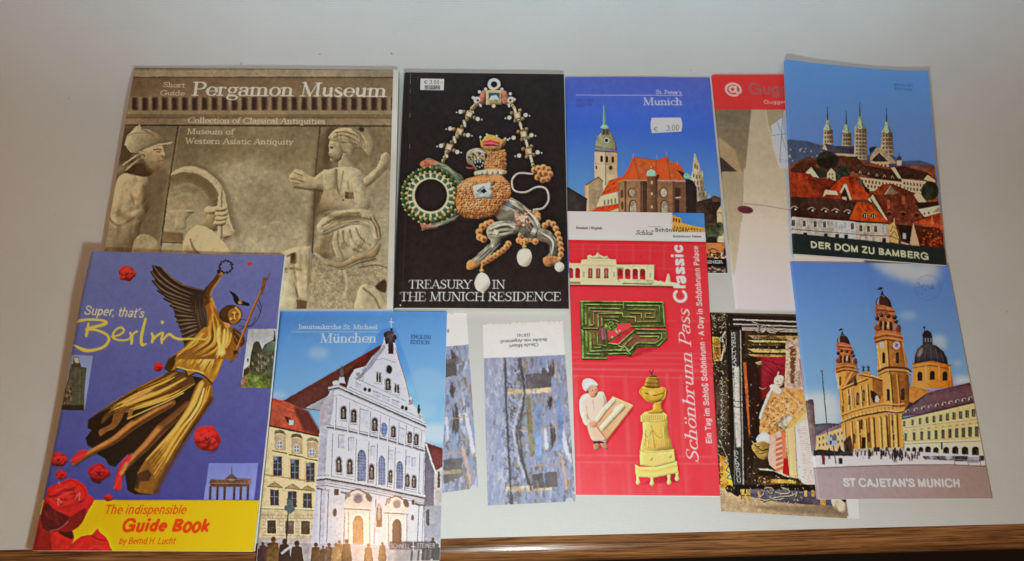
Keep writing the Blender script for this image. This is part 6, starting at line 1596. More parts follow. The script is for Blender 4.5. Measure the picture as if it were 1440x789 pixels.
def art_palace_pass():
    A = Art([(798, 297), (990, 300), (1012.7, 697.5), (810, 696)], .75, (232, 62, 74))
    lt = (-.7, -.6)
    A.view(790, 290, 6)
    A.rect(0, 200, 1500, 2500, (226, 58, 68), grad=((600, 300), (620, 2300), (244, 74, 84)))
    # ghosted palace front
    A.view(790, 520, 4.265)
    lite, dark = (250, 112, 116), (214, 48, 62)
    for y in (20, 60, 520, 560): A.line([(30, y), (960, y + 14)], 12, lite, alpha=.4, soft=4)
    for x in (90, 250, 390, 640, 720, 900): A.line([(x - 6, 60), (x + 14, 520)], 26, lite, alpha=.32, soft=5); A.line([(x + 8, 60), (x + 28, 520)], 5, dark, alpha=.4, soft=2)
    for x in (160, 320, 480, 800): A.rect(x - 26, 90, x + 40, 210, dark, alpha=.35, soft=4); A.windows([(x + 18, 420)], 80, 200, dark, arch=True, alpha=.3, soft=3)
    for x in (100, 250, 400, 580, 740): A.line([(x, 580), (x + 10, 760)], 22, lite, alpha=.3, soft=6); A.rect(x + 40, 600, x + 110, 740, dark, alpha=.25, soft=5)
    A.view(790, 410, 5.26)
    for y in (480, 515, 560, 600): A.line([(40, y), (1120, y + 8)], 14, lite, alpha=.35, soft=5)
    for x in (300, 420, 560, 760, 920, 1040): A.rect(x, 250, x + 70, 450, dark, alpha=.28, soft=6); A.rect(x - 10, 240, x + 82, 256, lite, alpha=.3, soft=4)
    A.view(790, 290, 6)
    for x in (200, 330, 480, 620, 760, 880, 980): A.rect(x, 360, x + 60, 470, dark, alpha=.3, soft=6); A.line([(x - 20, 340), (x - 16, 560)], 18, lite, alpha=.22, soft=5)
    A.line([(50, 340), (1230, 350)], 10, lite, alpha=.3, soft=4); A.line([(100, 376), (900, 400)], 8, lite, alpha=.25, soft=3); A.line([(780, 550), (1240, 560)], 10, lite, alpha=.3, soft=4)
    A.mottle(.03, 2); A.mottle(.02, 1, fine=True)
    # white head
    A.poly([(0, 0), (1400, 0), (1400, 322), (1214, 315), (52, 298), (0, 298)], (226, 219, 212)); A.mottle(.008, 3)
    A.poly([(930, 40), (1300, 40), (1300, 232), (934, 226)], (66, 128, 200), grad=((930, 60), (1200, 220), (90, 150, 212)))
    A.poly([(932, 78), (958, 84), (966, 96), (990, 94), (1006, 108), (1014, 150), (1130, 180), (1205, 196), (1212, 228), (932, 226)], (208, 160, 76), tex=.14, ts=.4)
    A.windows([(944, 118), (966, 122), (990, 128)], 13, 34, (110, 72, 36), arch=True); A.line([(934, 158), (1014, 160), (1205, 200)], 5, (236, 196, 116)); A.windows([(950 + i * 24, 188 + i * 3) for i in range(10)], 9, 20, (120, 82, 40)); A.lines([[(936, 100), (1008, 114)], [(936, 206), (1208, 218)]], 3, (240, 204, 126))
    A.line([(728, 182), (848, 184)], 2.5, (120, 116, 112))
    ik = (52, 50, 52)
    A.text('Deutsch / English', (124, 203), (342, 206), 21, ik, bold=.02)
    A.text('Schlo\xdf', (622, 252), (768, 254), 36, ik, 'serif', shear=.28)
    A.text('Sch\xf6nbrunn', (784, 226), (1068, 229), 31, ik, bold=.022); A.text('Sch\xf6nbrunn Palace', (936, 276), (1176, 278), 17, ik, bold=.02)
    # garden pavilion
    cr, cs = (232, 216, 172), (190, 170, 128)
    A.poly([(40, 690), (480, 692), (800, 698), (960, 706), (960, 716), (480, 708), (40, 706)], (120, 30, 38), soft=6, alpha=.8); A.poly([(460, 500), (780, 520), (800, 640), (776, 690), (470, 660)], (150, 30, 42), soft=14, alpha=.5)
    A.poly([(40, 502), (162, 506), (170, 476), (220, 470), (216, 440), (240, 428), (258, 442), (286, 438), (300, 412), (326, 432), (360, 448), (384, 440), (404, 468), (458, 474), (460, 516), (780, 518), (776, 700), (480, 696), (40, 688)], cr, tex=.05, ts=.6)
    A.poly([(226, 462), (240, 432), (262, 446), (290, 440), (304, 408), (322, 440), (352, 452), (384, 438), (402, 466)], (206, 186, 140), puff=(8, 1.4, *lt, 1.2, 1))
    A.lines([[(166, 478), (458, 482)], [(60, 512), (164, 514)], [(462, 520), (780, 524)], [(166, 520), (458, 524)]], 5, cs, soft=2); A.lines([[(62, 526), (776, 534)]], 3, (172, 150, 108), soft=1)
    for x in (78, 136): A.windows([(x, 590)], 40, 90, (196, 62, 66), arch=True); A.windows([(x - 2, 584)], 40, 80, (150, 44, 50), arch=True, alpha=.5)
    for x in (242, 308, 376): A.windows([(x, 588)], 42, 100, (176, 158, 124), arch=True); A.windows([(x, 590)], 32, 88, (158, 66, 66), arch=True); A.lines([[(x - 14, y), (x + 14, y)] for y in (575, 592, 610)], 2.5, (206, 190, 150)); A.line([(x, 550), (x, 634)], 2.5, (206, 190, 150)); A.ell(x, 540, 20, 8, (216, 200, 156))
    A.poly([(464, 540), (524, 540), (526, 668), (486, 672), (470, 660)], (130, 112, 96), soft=3, alpha=.7)
    for x in (494, 556, 620, 682): A.windows([(x, 600)], 46, 94, (196, 58, 64), arch=True); A.windows([(x - 4, 584)], 42, 60, (120, 40, 42), arch=True, alpha=.5)
    for x in (110, 170, 206, 274, 342, 410, 454, 526, 590, 652, 714, 770): A.line([(x, 535), (x, 650)], 8, (242, 230, 194), soft=1); A.line([(x + 6, 535), (x + 6, 650)], 3, (176, 154, 114), soft=1)
    A.rect(180, 580, 196, 626, cs); A.rect(434, 580, 450, 626, cs); A.rect(738, 590, 754, 630, cs)
    A.poly([(40, 648), (480, 652), (480, 696), (40, 690)], (216, 200, 160), tex=.06, ts=.6); A.rect(60, 660, 160, 686, (150, 130, 96), soft=4); A.line([(60, 664), (160, 664)], 4, (228, 214, 174)); A.poly([(480, 640), (790, 650), (790, 698), (500, 692)], (206, 190, 148), tex=.1, ts=.5); A.line([(520, 680), (760, 686)], 10, (130, 112, 80), soft=4)
    A.poly([(782, 700), (790, 652), (812, 660), (836, 656), (870, 672), (880, 640), (890, 596), (904, 596), (912, 626), (922, 668), (990, 676), (1000, 706)], (222, 206, 164), puff=(8, 1.3, *lt, 1, 1))
    # hedge maze seen from above
    A.view(790, 410, 5.26)
    dg, lg, rd = (78, 84, 44), (128, 142, 82), (206, 74, 74)
    A.poly([(160, 120), (770, 120), (786, 300), (790, 390), (730, 450), (530, 520), (340, 545), (160, 545)], (140, 24, 40), soft=14, alpha=.55)
    G = dict(tex=.2, ts=.3)
    A.poly([(136, 96), (450, 98), (752, 104), (764, 286), (520, 290), (350, 410), (140, 300)], dg, **G)
    A.poly([(140, 298), (330, 300), (350, 410), (420, 420), (540, 300), (764, 310), (772, 380), (722, 440), (560, 450), (520, 505), (340, 500), (330, 525), (148, 528)], dg, **G)
    def hedge(p, w=13):
        A.line([(x + 2, y + 8) for x, y in p], w, (50, 54, 28), **G); A.line(p, w * .55, lg, **G)
    A.poly([(180, 150), (430, 150), (430, 190), (320, 250), (300, 420), (260, 420), (200, 420)], (150, 82, 66), soft=6, alpha=.55)
    A.poly([(560, 150), (700, 150), (700, 260), (540, 270), (480, 240)], (140, 84, 62), soft=8, alpha=.5); A.poly([(440, 350), (700, 330), (720, 390), (560, 430), (440, 440)], (160, 88, 72), soft=8, alpha=.6)
    for p in [[(140, 100), (450, 102), (748, 106), (760, 280)], [(146, 100), (152, 290)], [(170, 122), (455, 124)], [(178, 130), (182, 270)], [(200, 150), (430, 154)], [(206, 158), (210, 276), (240, 276)], [(234, 176), (420, 180)], [(236, 184), (240, 270)], [(268, 190), (450, 186), (456, 214), (545, 216), (548, 250)], [(270, 200), (272, 290)], [(296, 214), (420, 216)], [(298, 224), (300, 280)], [(324, 240), (390, 236), (420, 250)], [(480, 130), (722, 132), (728, 250), (560, 250)], [(490, 158), (690, 162), (690, 220), (620, 220), (618, 190), (660, 190)], [(510, 186), (590, 190), (592, 222)], [(458, 100), (458, 156)], [(520, 286), (640, 284), (764, 286)], [(548, 306), (770, 312), (774, 372), (716, 430)], [(540, 312), (420, 420), (350, 412)], [(560, 336), (740, 338), (742, 376), (690, 410), (560, 408), (520, 440)], [(580, 362), (716, 360), (716, 374)], [(520, 370), (450, 440), (420, 430)], [(152, 310), (156, 520), (330, 522)], [(180, 318), (184, 490), (280, 492)], [(208, 330), (212, 470), (430, 460), (470, 436), (500, 470), (530, 440)], [(236, 340), (240, 446), (290, 440)], [(264, 340), (268, 420), (330, 430)], [(350, 490), (480, 484), (510, 500)], [(420, 465), (480, 460), (510, 490)], [(160, 300), (270, 302)]]:
        hedge(p)
    for x0, y0, y1 in ((152, 110, 290), (178, 140, 270), (206, 170, 276), (156, 320, 515), (184, 330, 485), (212, 345, 460), (240, 350, 440)): A.line([(x0, y0), (x0 + 3, y1)], 15, (110, 128, 64), tex=.25, ts=.3)
    A.poly([(330, 262), (400, 250), (420, 268), (510, 262), (516, 290), (350, 386), (340, 320)], (226, 74, 82), soft=5, alpha=.9)
    A.ell(366, 280, 46, 38, (92, 112, 52), tex=.6, ts=.3, soft=9)
    for x, y in scatter_box(325, 250, 408, 312, 60, 3): A.ell(x, y, 5, 4, [(128, 150, 78), (66, 84, 36), (158, 172, 104)][int(x) % 3], soft=2)
    for x, y in ((412, 330), (430, 318), (404, 320), (374, 366)): A.ell(x, y, 7, 8, (250, 170, 160), soft=2)
    A.poly([(282, 306), (320, 290), (330, 380), (300, 388)], (150, 92, 100), soft=4); A.lines([[(290, 310), (296, 390)], [(312, 300), (320, 390)]], 5, (96, 62, 70), soft=2)
    A.warp(1.8, 14, (812, 425, 940, 512))
    # baker with a tray of strudel
    A.view(790, 520, 4.265)
    A.poly([(240, 420), (270, 430), (420, 250), (440, 246), (290, 440), (270, 470), (220, 490)], (130, 16, 34), soft=10, alpha=.55)
    sk = (222, 164, 128)
    A.poly([(196, 452), (222, 450), (226, 486), (204, 494), (192, 476)], (176, 112, 96), smooth=True, puff=(6, 1.2, *lt)); A.poly([(232, 450), (262, 446), (278, 478), (268, 490), (246, 480)], (186, 120, 102), smooth=True, puff=(6, 1.2, *lt))
    A.poly([(180, 400), (270, 400), (264, 430), (256, 452), (192, 456)], (58, 40, 44)); A.line([(222, 420), (226, 456)], 4, (34, 24, 28))
    A.poly([(122, 178), (150, 164), (200, 160), (236, 152), (254, 160), (272, 214), (262, 260), (272, 430), (230, 440), (182, 432), (164, 360), (150, 330), (118, 300), (106, 220)], (232, 208, 186), smooth=True, puff=(20, .9, *lt, .4, 3))
    A.poly([(160, 340), (262, 330), (272, 430), (226, 440), (182, 432)], (226, 188, 160), smooth=True, soft=4, puff=(12, .9, *lt, .4, 2))
    A.lines([[(150, 240), (160, 300), (196, 336)], [(188, 200), (196, 260)], [(130, 300), (160, 336)]], 4, (186, 150, 134), smooth=True, soft=3)
    A.poly([(152, 130), (180, 116), (210, 122), (220, 150), (210, 178), (190, 188), (170, 176)], sk, smooth=True, puff=(10, 1, *lt)); A.ell(186, 146, 4, 2.5, (90, 56, 46)); A.ell(206, 142, 4, 2.5, (90, 56, 46)); A.line([(194, 168), (206, 166), (212, 160)], 4, (160, 66, 62), smooth=True); A.line([(199, 148), (203, 158)], 4, (190, 124, 98)); A.line([(158, 140), (160, 160)], 8, (120, 82, 64), soft=2)
    A.poly([(124, 104), (132, 84), (156, 73), (190, 82), (214, 104), (216, 116), (180, 122), (152, 148), (136, 144), (126, 126)], (244, 234, 224), smooth=True, puff=(14, .9, *lt, .3, 2)); A.line([(134, 136), (156, 130), (186, 112), (214, 112)], 3, (206, 190, 180), smooth=True, soft=1)
    A.poly([(308, 180), (430, 232), (270, 436), (206, 350), (196, 320)], (226, 184, 138), grad=((310, 190), (260, 420), (202, 150, 108))); A.line([(206, 352), (270, 434), (428, 236)], 5, (176, 122, 84))
    A.line([(216, 318), (262, 256), (312, 204)], 32, (232, 206, 164), smooth=True, puff=(12, 1.1, *lt, .6, 2)); A.line([(246, 364), (300, 306), (366, 240)], 36, (236, 208, 164), smooth=True, puff=(14, 1.1, *lt, .6, 2)); A.ell(330, 250, 26, 12, (250, 234, 204), rot=-42, soft=8); A.ell(280, 240, 22, 7, (250, 234, 206), rot=-45, soft=6)
    A.line([(140, 290), (150, 330), (190, 346)], 36, (228, 202, 178), smooth=True, puff=(14, 1, *lt)); A.poly([(164, 332), (196, 326), (214, 340), (204, 356), (176, 352)], sk, smooth=True, puff=(6, 1, *lt)); A.lines([[(196, 338), (212, 342)], [(190, 346), (206, 352)]], 2, (176, 112, 86))
    # white stove with gilded urn
    wh, wsd = (238, 214, 124), (190, 150, 66)
    A.poly([(560, 120), (640, 150), (610, 260), (640, 300), (646, 440), (690, 500), (706, 600), (700, 680), (480, 690), (560, 640)], (130, 16, 34), soft=10, alpha=.5)
    for x, y in ((456, 666), (540, 672), (642, 666), (690, 646)): A.poly([(x - 9, y - 30), (x + 9, y - 30), (x + 8, y - 6), (x + 14, y + 14), (x, y + 26), (x - 13, y + 14), (x - 8, y - 6)], (240, 216, 132), smooth=True, puff=(7, 1.2, *lt, .4, 1))
    A.poly([(440, 574), (470, 590), (560, 590), (690, 556), (698, 622), (560, 650), (470, 648), (442, 632)], wh, puff=(10, .8, *lt, .3, 2)); A.line([(446, 600), (470, 610), (560, 614), (694, 582)], 3, wsd, soft=1)
    A.poly([(468, 494), (560, 498), (672, 486), (682, 562), (560, 592), (470, 578)], wh, puff=(12, .9, *lt, .2, 2)); A.ell(534, 542, 12, 12, (226, 198, 106), puff=(4, 1.4, *lt)); A.ell(650, 528, 10, 11, (214, 184, 96), puff=(4, 1.4, *lt)); A.line([(470, 500), (560, 506), (672, 494)], 7, (206, 172, 84), soft=2)
    A.poly([(486, 330), (634, 326), (640, 400), (668, 488), (560, 500), (470, 492), (488, 400)], (236, 210, 120), grad=((480, 400), (660, 400), (196, 158, 70)), puff=(26, .8, *lt, .3, 3))
    A.lines([[(520, 480), (536, 350), (560, 480)], [(500, 400), (520, 420), (545, 380), (570, 410), (600, 420), (625, 370)], [(620, 470), (612, 350)], [(498, 470), (506, 380)]], 5, (176, 138, 60), smooth=True, soft=2); A.lines([[(516, 476), (532, 352)], [(616, 466), (608, 352)]], 3, (250, 236, 164), smooth=True, soft=1)
    for x in range(492, 650, 15): A.line([(x, 430), (x - 3, 484)], 4, (196, 158, 72), soft=2)
    A.poly([(472, 296), (500, 270), (600, 266), (634, 290), (634, 326), (560, 334), (474, 328)], (232, 204, 112), puff=(10, .9, *lt, .3, 2))
    for x in range(486, 632, 13): A.line([(x, 290), (x, 318)], 5, (176, 136, 56), soft=1)
    gd = (196, 150, 56)
    A.poly([(512, 270), (540, 262), (560, 240), (556, 210), (600, 208), (600, 250), (612, 268), (600, 280), (520, 282)], gd, puff=(8, 1.4, *lt, .8, 1.5)); A.poly([(476, 140), (500, 120), (560, 126), (610, 130), (624, 160), (612, 196), (570, 216), (530, 214), (496, 196)], (204, 158, 62), smooth=True, puff=(16, 1.3, *lt, 1, 2)); A.line([(604, 128), (624, 140), (620, 180), (606, 200)], 8, gd, smooth=True, puff=(3, 1.3, *lt)); A.line([(484, 134), (470, 152), (486, 180)], 8, gd, smooth=True, puff=(3, 1.3, *lt))
    A.poly([(504, 126), (506, 84), (520, 66), (560, 60), (584, 76), (588, 110), (580, 130)], (168, 124, 48), smooth=True, puff=(9, 1.5, *lt, 1.2, 1.5)); A.lines([[(504, 100), (584, 104)], [(500, 122), (586, 128)], [(520, 72), (580, 80)], [(500, 160), (560, 176), (612, 160)]], 4, (104, 72, 28), soft=1.5); A.poly([(522, 66), (536, 50), (560, 50), (572, 66)], (120, 84, 36), puff=(5, 1.5, *lt)); A.lines([[(532, 36), (544, 50)], [(550, 24), (540, 50)], [(526, 30), (536, 40)]], 4, (40, 26, 20))
    A.ell(540, 160, 18, 14, (236, 200, 100), soft=6); A.ell(556, 240, 8, 16, (240, 206, 104), soft=4)
    A.mottle(.035, .7, fine=True)
    A.clarity()
    # titles run up the right side
    A.view(785, 290, 1.879)
    u1 = (-1, -.015)
    A.text('Sch\xf6nbrunn Pass', (371, 683), (345, 282), 31, (242, 224, 216), 'serif', bold=.12, shear=.24, up=u1)
    A.text('Classic', (340, 266), (329, 106), 33, (250, 240, 232), bold=.035, up=u1)
    A.text('Ein Tag im Schlo\xdf Sch\xf6nbrunn \xb7 A Day in Sch\xf6nbrunn Palace', (406, 633), (369, 110), 15.5, (246, 226, 216), bold=.02, up=u1)
    return A

def art_shrine():
    A = Art([(998, 440), (1190, 444), (1209, 730), (1014, 719)], .7, (52, 40, 32))
    lt = (-.6, -.6)
    A.view(1000, 430, 4.931)
    rr = np.random.RandomState(21)
    A.rect(-60, 0, 1100, 900, (46, 36, 30), tex=.3, ts=.6)
    A.view(1000, 570, 4.932)
    A.poly([(40, 560), (1200, 560), (1200, 900), (40, 900)], (178, 152, 116), grad=((200, 640), (900, 760), (142, 118, 92)), tex=.06, ts=2)
    A.poly([(260, 590), (740, 600), (840, 650), (840, 700), (500, 680), (270, 640)], (88, 80, 92), soft=5, tex=.15, ts=.6)
    A.view(1000, 430, 4.931)
    def orn(pts, w, c=(196, 184, 160), **k):
        A.line([(x + 2, y + 3) for x, y in pts], w * 1.2, (26, 20, 18), smooth=True); A.line(pts, w * .8, tuple(v * .68 for v in c), smooth=True, tex=.35, ts=.3); A.line([(x - 1, y - 1) for x, y in pts], w * .3, c, smooth=True, alpha=.8)
    # upper cornice, grey and black rails
    A.poly([(10, 20), (100, 40), (600, 50), (600, 215), (200, 215), (110, 150)], (34, 28, 26))
    for y0, y1, c in ((44, 66, (58, 48, 42)), (72, 96, (40, 34, 32)), (94, 104, (196, 182, 168)), (108, 128, (44, 38, 36)), (128, 138, (176, 164, 152)), (150, 178, (150, 136, 128))): A.poly([(150, y0), (600, y0 + 18), (600, y1 + 18), (150, y1)], c, soft=2)
    A.poly([(40, 45), (80, 45), (130, 140), (110, 152)], (170, 150, 132), soft=2)
    orn([(280, 115), (300, 125), (320, 150), (330, 180), (356, 186), (376, 170), (362, 150), (336, 156)], 9); orn([(300, 120), (340, 140), (400, 150), (450, 176), (500, 172)], 7); orn([(390, 190), (420, 196), (450, 186), (460, 176)], 9); orn([(360, 190), (330, 196), (296, 176)], 7)
    # left ornament
    A.poly([(0, 40), (120, 40), (125, 160), (100, 300), (90, 400), (10, 400)], (40, 32, 28), tex=.3, ts=.5)
    for k in range(16):
        x, y = rr.uniform(8, 100), rr.uniform(50, 190); a = rr.uniform(0, 6)
        orn([(x, y), (x + 14 * math.cos(a), y + 14 * math.sin(a)), (x + 20 * math.cos(a + 1), y + 20 * math.sin(a + 1))], 5, (170, 158, 136))
    A.poly([(10, 225), (60, 230), (66, 300), (70, 400), (18, 400)], (206, 142, 54), tex=.3, ts=.4)
    for k in range(14): y = 240 + k * 11; orn([(20, y), (36, y + 5), (56, y - 2)], 3, (128, 78, 26))
    orn([(96, 190), (78, 240), (92, 290), (80, 350), (70, 400), (54, 440), (60, 470), (80, 500)], 14, (192, 186, 166)); orn([(70, 230), (62, 250), (84, 266)], 7, (206, 198, 178)); orn([(100, 200), (104, 280), (92, 340)], 7, (140, 132, 112))
    A.poly([(20, 400), (110, 400), (110, 800), (40, 1100), (40, 700)], (62, 52, 44), tex=.3, ts=.4)
    for k in range(10): y = 520 + k * 40; orn([(70, y), (84, y + 16), (70, y + 34), (92, y + 40)], 6, (176, 168, 146)); A.rect(100, y, 112, y + 26, (96, 74, 52), soft=3)
    # dark posts with a pale lettered fillet between
    A.poly([(106, 150), (210, 150), (252, 900), (240, 1310), (150, 1310), (130, 900)], (30, 26, 26))
    A.poly([(134, 176), (140, 176), (170, 900), (164, 1270), (156, 1270), (160, 900)], (104, 98, 88), soft=3); A.poly([(196, 176), (204, 176), (220, 900), (226, 1270), (218, 1270), (212, 900)], (150, 142, 128), soft=2)
    A.poly([(150, 182), (186, 182), (196, 500), (206, 900), (212, 1270), (172, 1270), (168, 900), (158, 480)], (60, 56, 54)); A.poly([(156, 440), (192, 440), (206, 900), (208, 1000), (176, 1000), (166, 900)], (196, 188, 174), soft=8, alpha=.85)
    A.text('CORPVS', (205, 1240), (182, 1020), 24, (222, 214, 200), 'serif', up=(-1, -.04)); A.text('S. SVNDITIX MARTYRIS', (188, 830), (163, 190), 24, (226, 220, 206), 'serif', bold=.2, up=(-1, .02), alpha=.9)
    for y in (680, 720): A.line([(130, y), (222, y + 10)], 5, (40, 32, 28))
    # inner gilt frame and red damask
    A.poly([(230, 190), (620, 210), (640, 380), (300, 370), (230, 360)], (58, 42, 30), tex=.3, ts=.5)
    for y0, y1, c in ((214, 240, (128, 100, 62)), (250, 264, (196, 160, 96)), (270, 290, (80, 60, 38)), (312, 338, (206, 174, 106)), (352, 368, (170, 126, 70))): A.poly([(250, y0), (600, y0 + 6), (600, y1 + 6), (290, y1)], c, tex=.35, ts=.3, tsy=.15)
    A.poly([(226, 380), (330, 370), (360, 520), (350, 800), (262, 1250), (240, 900)], (40, 24, 20), soft=6); A.poly([(218, 410), (240, 410), (256, 640), (268, 900), (262, 940), (240, 700)], (160, 84, 48), soft=4)
    A.poly([(310, 366), (512, 378), (512, 560), (420, 600), (340, 690), (330, 500)], (132, 30, 44), grad=((330, 500), (500, 420), (150, 34, 50)), tex=.08, ts=1)
    A.lines([[(340, 400), (420, 470), (440, 500)], [(360, 390), (500, 440)], [(340, 440), (430, 510)], [(420, 400), (480, 480)]], 4, (92, 18, 32), soft=2); A.poly([(260, 400), (340, 380), (350, 700), (270, 900)], (48, 20, 22), soft=14, alpha=.8)
    A.poly([(300, 410), (345, 400), (350, 425), (320, 432)], (150, 126, 86), puff=(5, 1.5, *lt, 1, 1)); orn([(330, 590), (350, 600), (380, 590)], 7, (190, 160, 100))
    # jewelled skeleton figure (a plain dressed form)
    A.poly([(510, 270), (530, 240), (548, 236), (566, 250), (590, 236), (610, 262), (640, 400), (680, 640), (700, 800), (500, 640), (512, 380)], (206, 172, 150), tex=.14, ts=.4)
    A.poly([(540, 300), (570, 290), (585, 330), (570, 560), (545, 560)], (120, 84, 64), soft=6); A.line([(520, 372), (580, 366)], 9, (186, 148, 80)); A.poly([(600, 380), (640, 400), (700, 800), (640, 640)], (176, 116, 110), soft=4)
    for x, y in scatter_box(516, 260, 600, 560, 60, 3): A.ell(x, y, 4, 4, (238, 220, 196) if int(x) % 2 else (150, 104, 72), soft=1)
    A.poly([(410, 600), (500, 590), (620, 600), (680, 680), (690, 800), (610, 960), (520, 1080), (480, 1120), (420, 1000), (330, 900), (340, 780), (380, 640)], (204, 150, 90), tex=.22, ts=.35)
    for x, y in scatter_box(345, 640, 680, 1040, 420, 31):
        if abs((x - 510) / 200) + abs((y - 820) / 260) < 1.05: A.ell(x, y, rr.uniform(3, 8), rr.uniform(3, 7), [(236, 196, 130), (150, 92, 48), (244, 220, 176), (186, 116, 80), (120, 74, 42)][rr.randint(5)], soft=1)
    A.lines([[(480, 620), (520, 720), (560, 800)], [(500, 610), (600, 700), (670, 760)], [(400, 760), (520, 830), (640, 700)]], 8, (226, 190, 140), smooth=True, soft=2)
    A.poly([(430, 545), (440, 515), (470, 500), (498, 515), (494, 560), (470, 585), (440, 575)], (222, 206, 184), smooth=True, puff=(10, 1.2, *lt, .8, 1.5)); A.ell(455, 545, 9, 7, (176, 140, 112), soft=4); A.ell(476, 530, 7, 6, (186, 150, 120), soft=4); A.line([(462, 480), (440, 550)], 7, (214, 198, 172)); A.line([(450, 566), (480, 570)], 4, (110, 80, 64))
    A.line([(420, 600), (390, 660), (350, 760), (340, 800)], 24, (216, 192, 170), smooth=True, puff=(10, 1, *lt, .5, 1.5)); A.poly([(400, 580), (430, 565), (470, 590), (490, 620), (470, 640), (430, 620)], (226, 208, 186), smooth=True, puff=(8, 1.2, *lt, 1, 1.5))
    A.view(1000, 570, 4.932)
    A.poly([(560, 100), (680, 20), (700, 0), (690, 120), (580, 180), (540, 230), (510, 200)], (220, 180, 110), tex=.1, ts=.4); A.poly([(450, 150), (520, 80), (560, 110), (500, 190)], (156, 142, 124), tex=.4, ts=.3)
    A.poly([(310, 250), (340, 215), (380, 210), (402, 240), (396, 290), (350, 300), (320, 280)], (222, 214, 206), smooth=True, puff=(10, 1, *lt, .6, 1.5)); A.poly([(280, 300), (340, 270), (400, 290), (390, 380), (340, 390), (300, 350)], (156, 124, 66), smooth=True, puff=(8, 1.6, *lt, 2, 1)); orn([(282, 270), (300, 290), (330, 300)], 8, (224, 206, 160)); orn([(300, 330), (330, 350), (370, 340)], 5, (226, 196, 110)); orn([(320, 310), (350, 330), (390, 320)], 5, (70, 50, 30))
    A.poly([(410, 230), (470, 200), (520, 250), (505, 480), (480, 490), (400, 430), (390, 380)], (206, 170, 148), tex=.08, ts=.5)
    for y in range(250, 470, 34): A.poly([(445, y), (500, y - 20), (505, y), (442, y + 20)], (196, 110, 76), soft=3)
    A.poly([(480, 210), (510, 200), (516, 480), (500, 490)], (220, 130, 90), soft=3); A.poly([(500, 380), (530, 390), (538, 510), (490, 490)], (176, 36, 40))
    # pale carved tablet
    A.poly([(510, 190), (560, 170), (660, 60), (680, 60), (690, 140), (580, 170), (600, 520), (540, 510)], (228, 202, 146)); A.line([(520, 200), (545, 505)], 4, (186, 150, 96)); A.line([(574, 172), (594, 520)], 3, (120, 96, 70))
    A.poly([(576, 170), (640, 122), (690, 122), (740, 560), (640, 560), (596, 516)], (216, 206, 198), tex=.04, ts=1)
    for k in range(30):
        y = 170 + k * 13; x = 596 + k * 1.6
        A.line([(x + i * 8, y + rr.uniform(-5, 5)) for i in range(int((126 - k * .5) / 8))], 2.2, (186, 142, 116), alpha=.8)
    A.poly([(330, 452), (390, 454), (500, 488), (640, 556), (600, 560), (480, 500), (335, 470)], (206, 190, 160), soft=2); A.poly([(330, 462), (430, 470), (620, 556), (430, 560), (300, 540)], (38, 28, 22), soft=3)
    A.poly([(320, 500), (560, 512), (640, 560), (320, 560)], (86, 58, 34), tex=.5, ts=.3); A.poly([(400, 520), (560, 530), (580, 552), (420, 550)], (196, 142, 66), tex=.5, ts=.25)
    # plinth with scrolls
    A.poly([(110, 560), (260, 560), (730, 560), (740, 606), (660, 606), (600, 600), (260, 590), (180, 640), (120, 600)], (28, 24, 24), tex=.3, ts=.5)
    A.poly([(60, 360), (110, 380), (150, 560), (140, 600), (66, 580)], (200, 142, 58), tex=.35, ts=.35); orn([(96, 400), (120, 420), (104, 460), (130, 480), (110, 510), (140, 520)], 8, (206, 198, 174)); orn([(60, 260), (90, 330), (120, 400)], 8, (176, 168, 146))
    A.ell(126, 585, 24, 24, (30, 24, 22), soft=2); orn([(112, 578), (126, 590), (140, 580)], 4, (120, 100, 70))
    for x in (200, 240): A.poly([(x, 590), (x + 30, 590), (x + 26, 668), (x + 6, 668)], (206, 166, 84), tex=.3, ts=.4); A.line([(x + 2, 630), (x + 28, 630)], 5, (92, 62, 30))
    orn([(350, 660), (330, 650), (360, 620), (370, 585), (410, 580), (430, 600), (410, 620), (390, 605)], 8); orn([(360, 670), (420, 650), (480, 640), (560, 630), (590, 610), (580, 640)], 9); orn([(480, 580), (520, 590), (540, 610), (500, 620), (440, 610)], 8); orn([(400, 640), (440, 660), (500, 650)], 7)
    for x in (320, 640, 690): A.rect(x, 600, x + 20, 640, (196, 150, 84), tex=.3, ts=.4)
    A.poly([(750, 655), (790, 655), (790, 700), (750, 690)], (200, 152, 84), tex=.3, ts=.4); A.poly([(800, 655), (840, 655), (830, 700), (800, 690)], (84, 84, 110), soft=3)
    A.poly([(830, 655), (900, 655), (930, 700), (920, 750), (850, 720)], (200, 184, 160), smooth=True, puff=(10, 1.4, *lt, 1.5, 2)); A.poly([(890, 655), (950, 655), (920, 680)], (40, 34, 32)); A.poly([(240, 700), (860, 700), (900, 760), (500, 740)], (122, 102, 82), soft=14, alpha=.6)
    # glints of gilding all over the carved frame
    A.view(1000, 430, 4.931)
    for (x0, y0, x1, y1), n in (((8, 45, 110, 200), 90), ((14, 230, 100, 500), 110), ((40, 500, 125, 1240), 200), ((230, 200, 600, 370), 90), ((230, 400, 330, 1250), 70), ((300, 1190, 640, 1260), 90), ((60, 1270, 700, 1380), 130)):
        for x, y in scatter_box(x0, y0, x1, y1, n, n): A.line([(x, y), (x + rr.uniform(-9, 9), y + rr.uniform(-9, 9))], rr.uniform(2, 5), [(176, 160, 124), (206, 170, 104), (22, 18, 16), (120, 92, 54), (214, 206, 184), (34, 26, 22)][rr.randint(6)], alpha=.8)
    A.mottle(.06, .5, fine=True); A.warp(1.5, 10)
    A.clarity()
    # white margin at the right and below
    A.view(1000, 570, 4.932)
    A.poly([(925, 600), (1300, 600), (1300, 900), (950, 900), (948, 760)], (220, 220, 216)); A.poly([(940, 768), (1030, 782), (1030, 840), (940, 840)], (220, 220, 216))
    return A

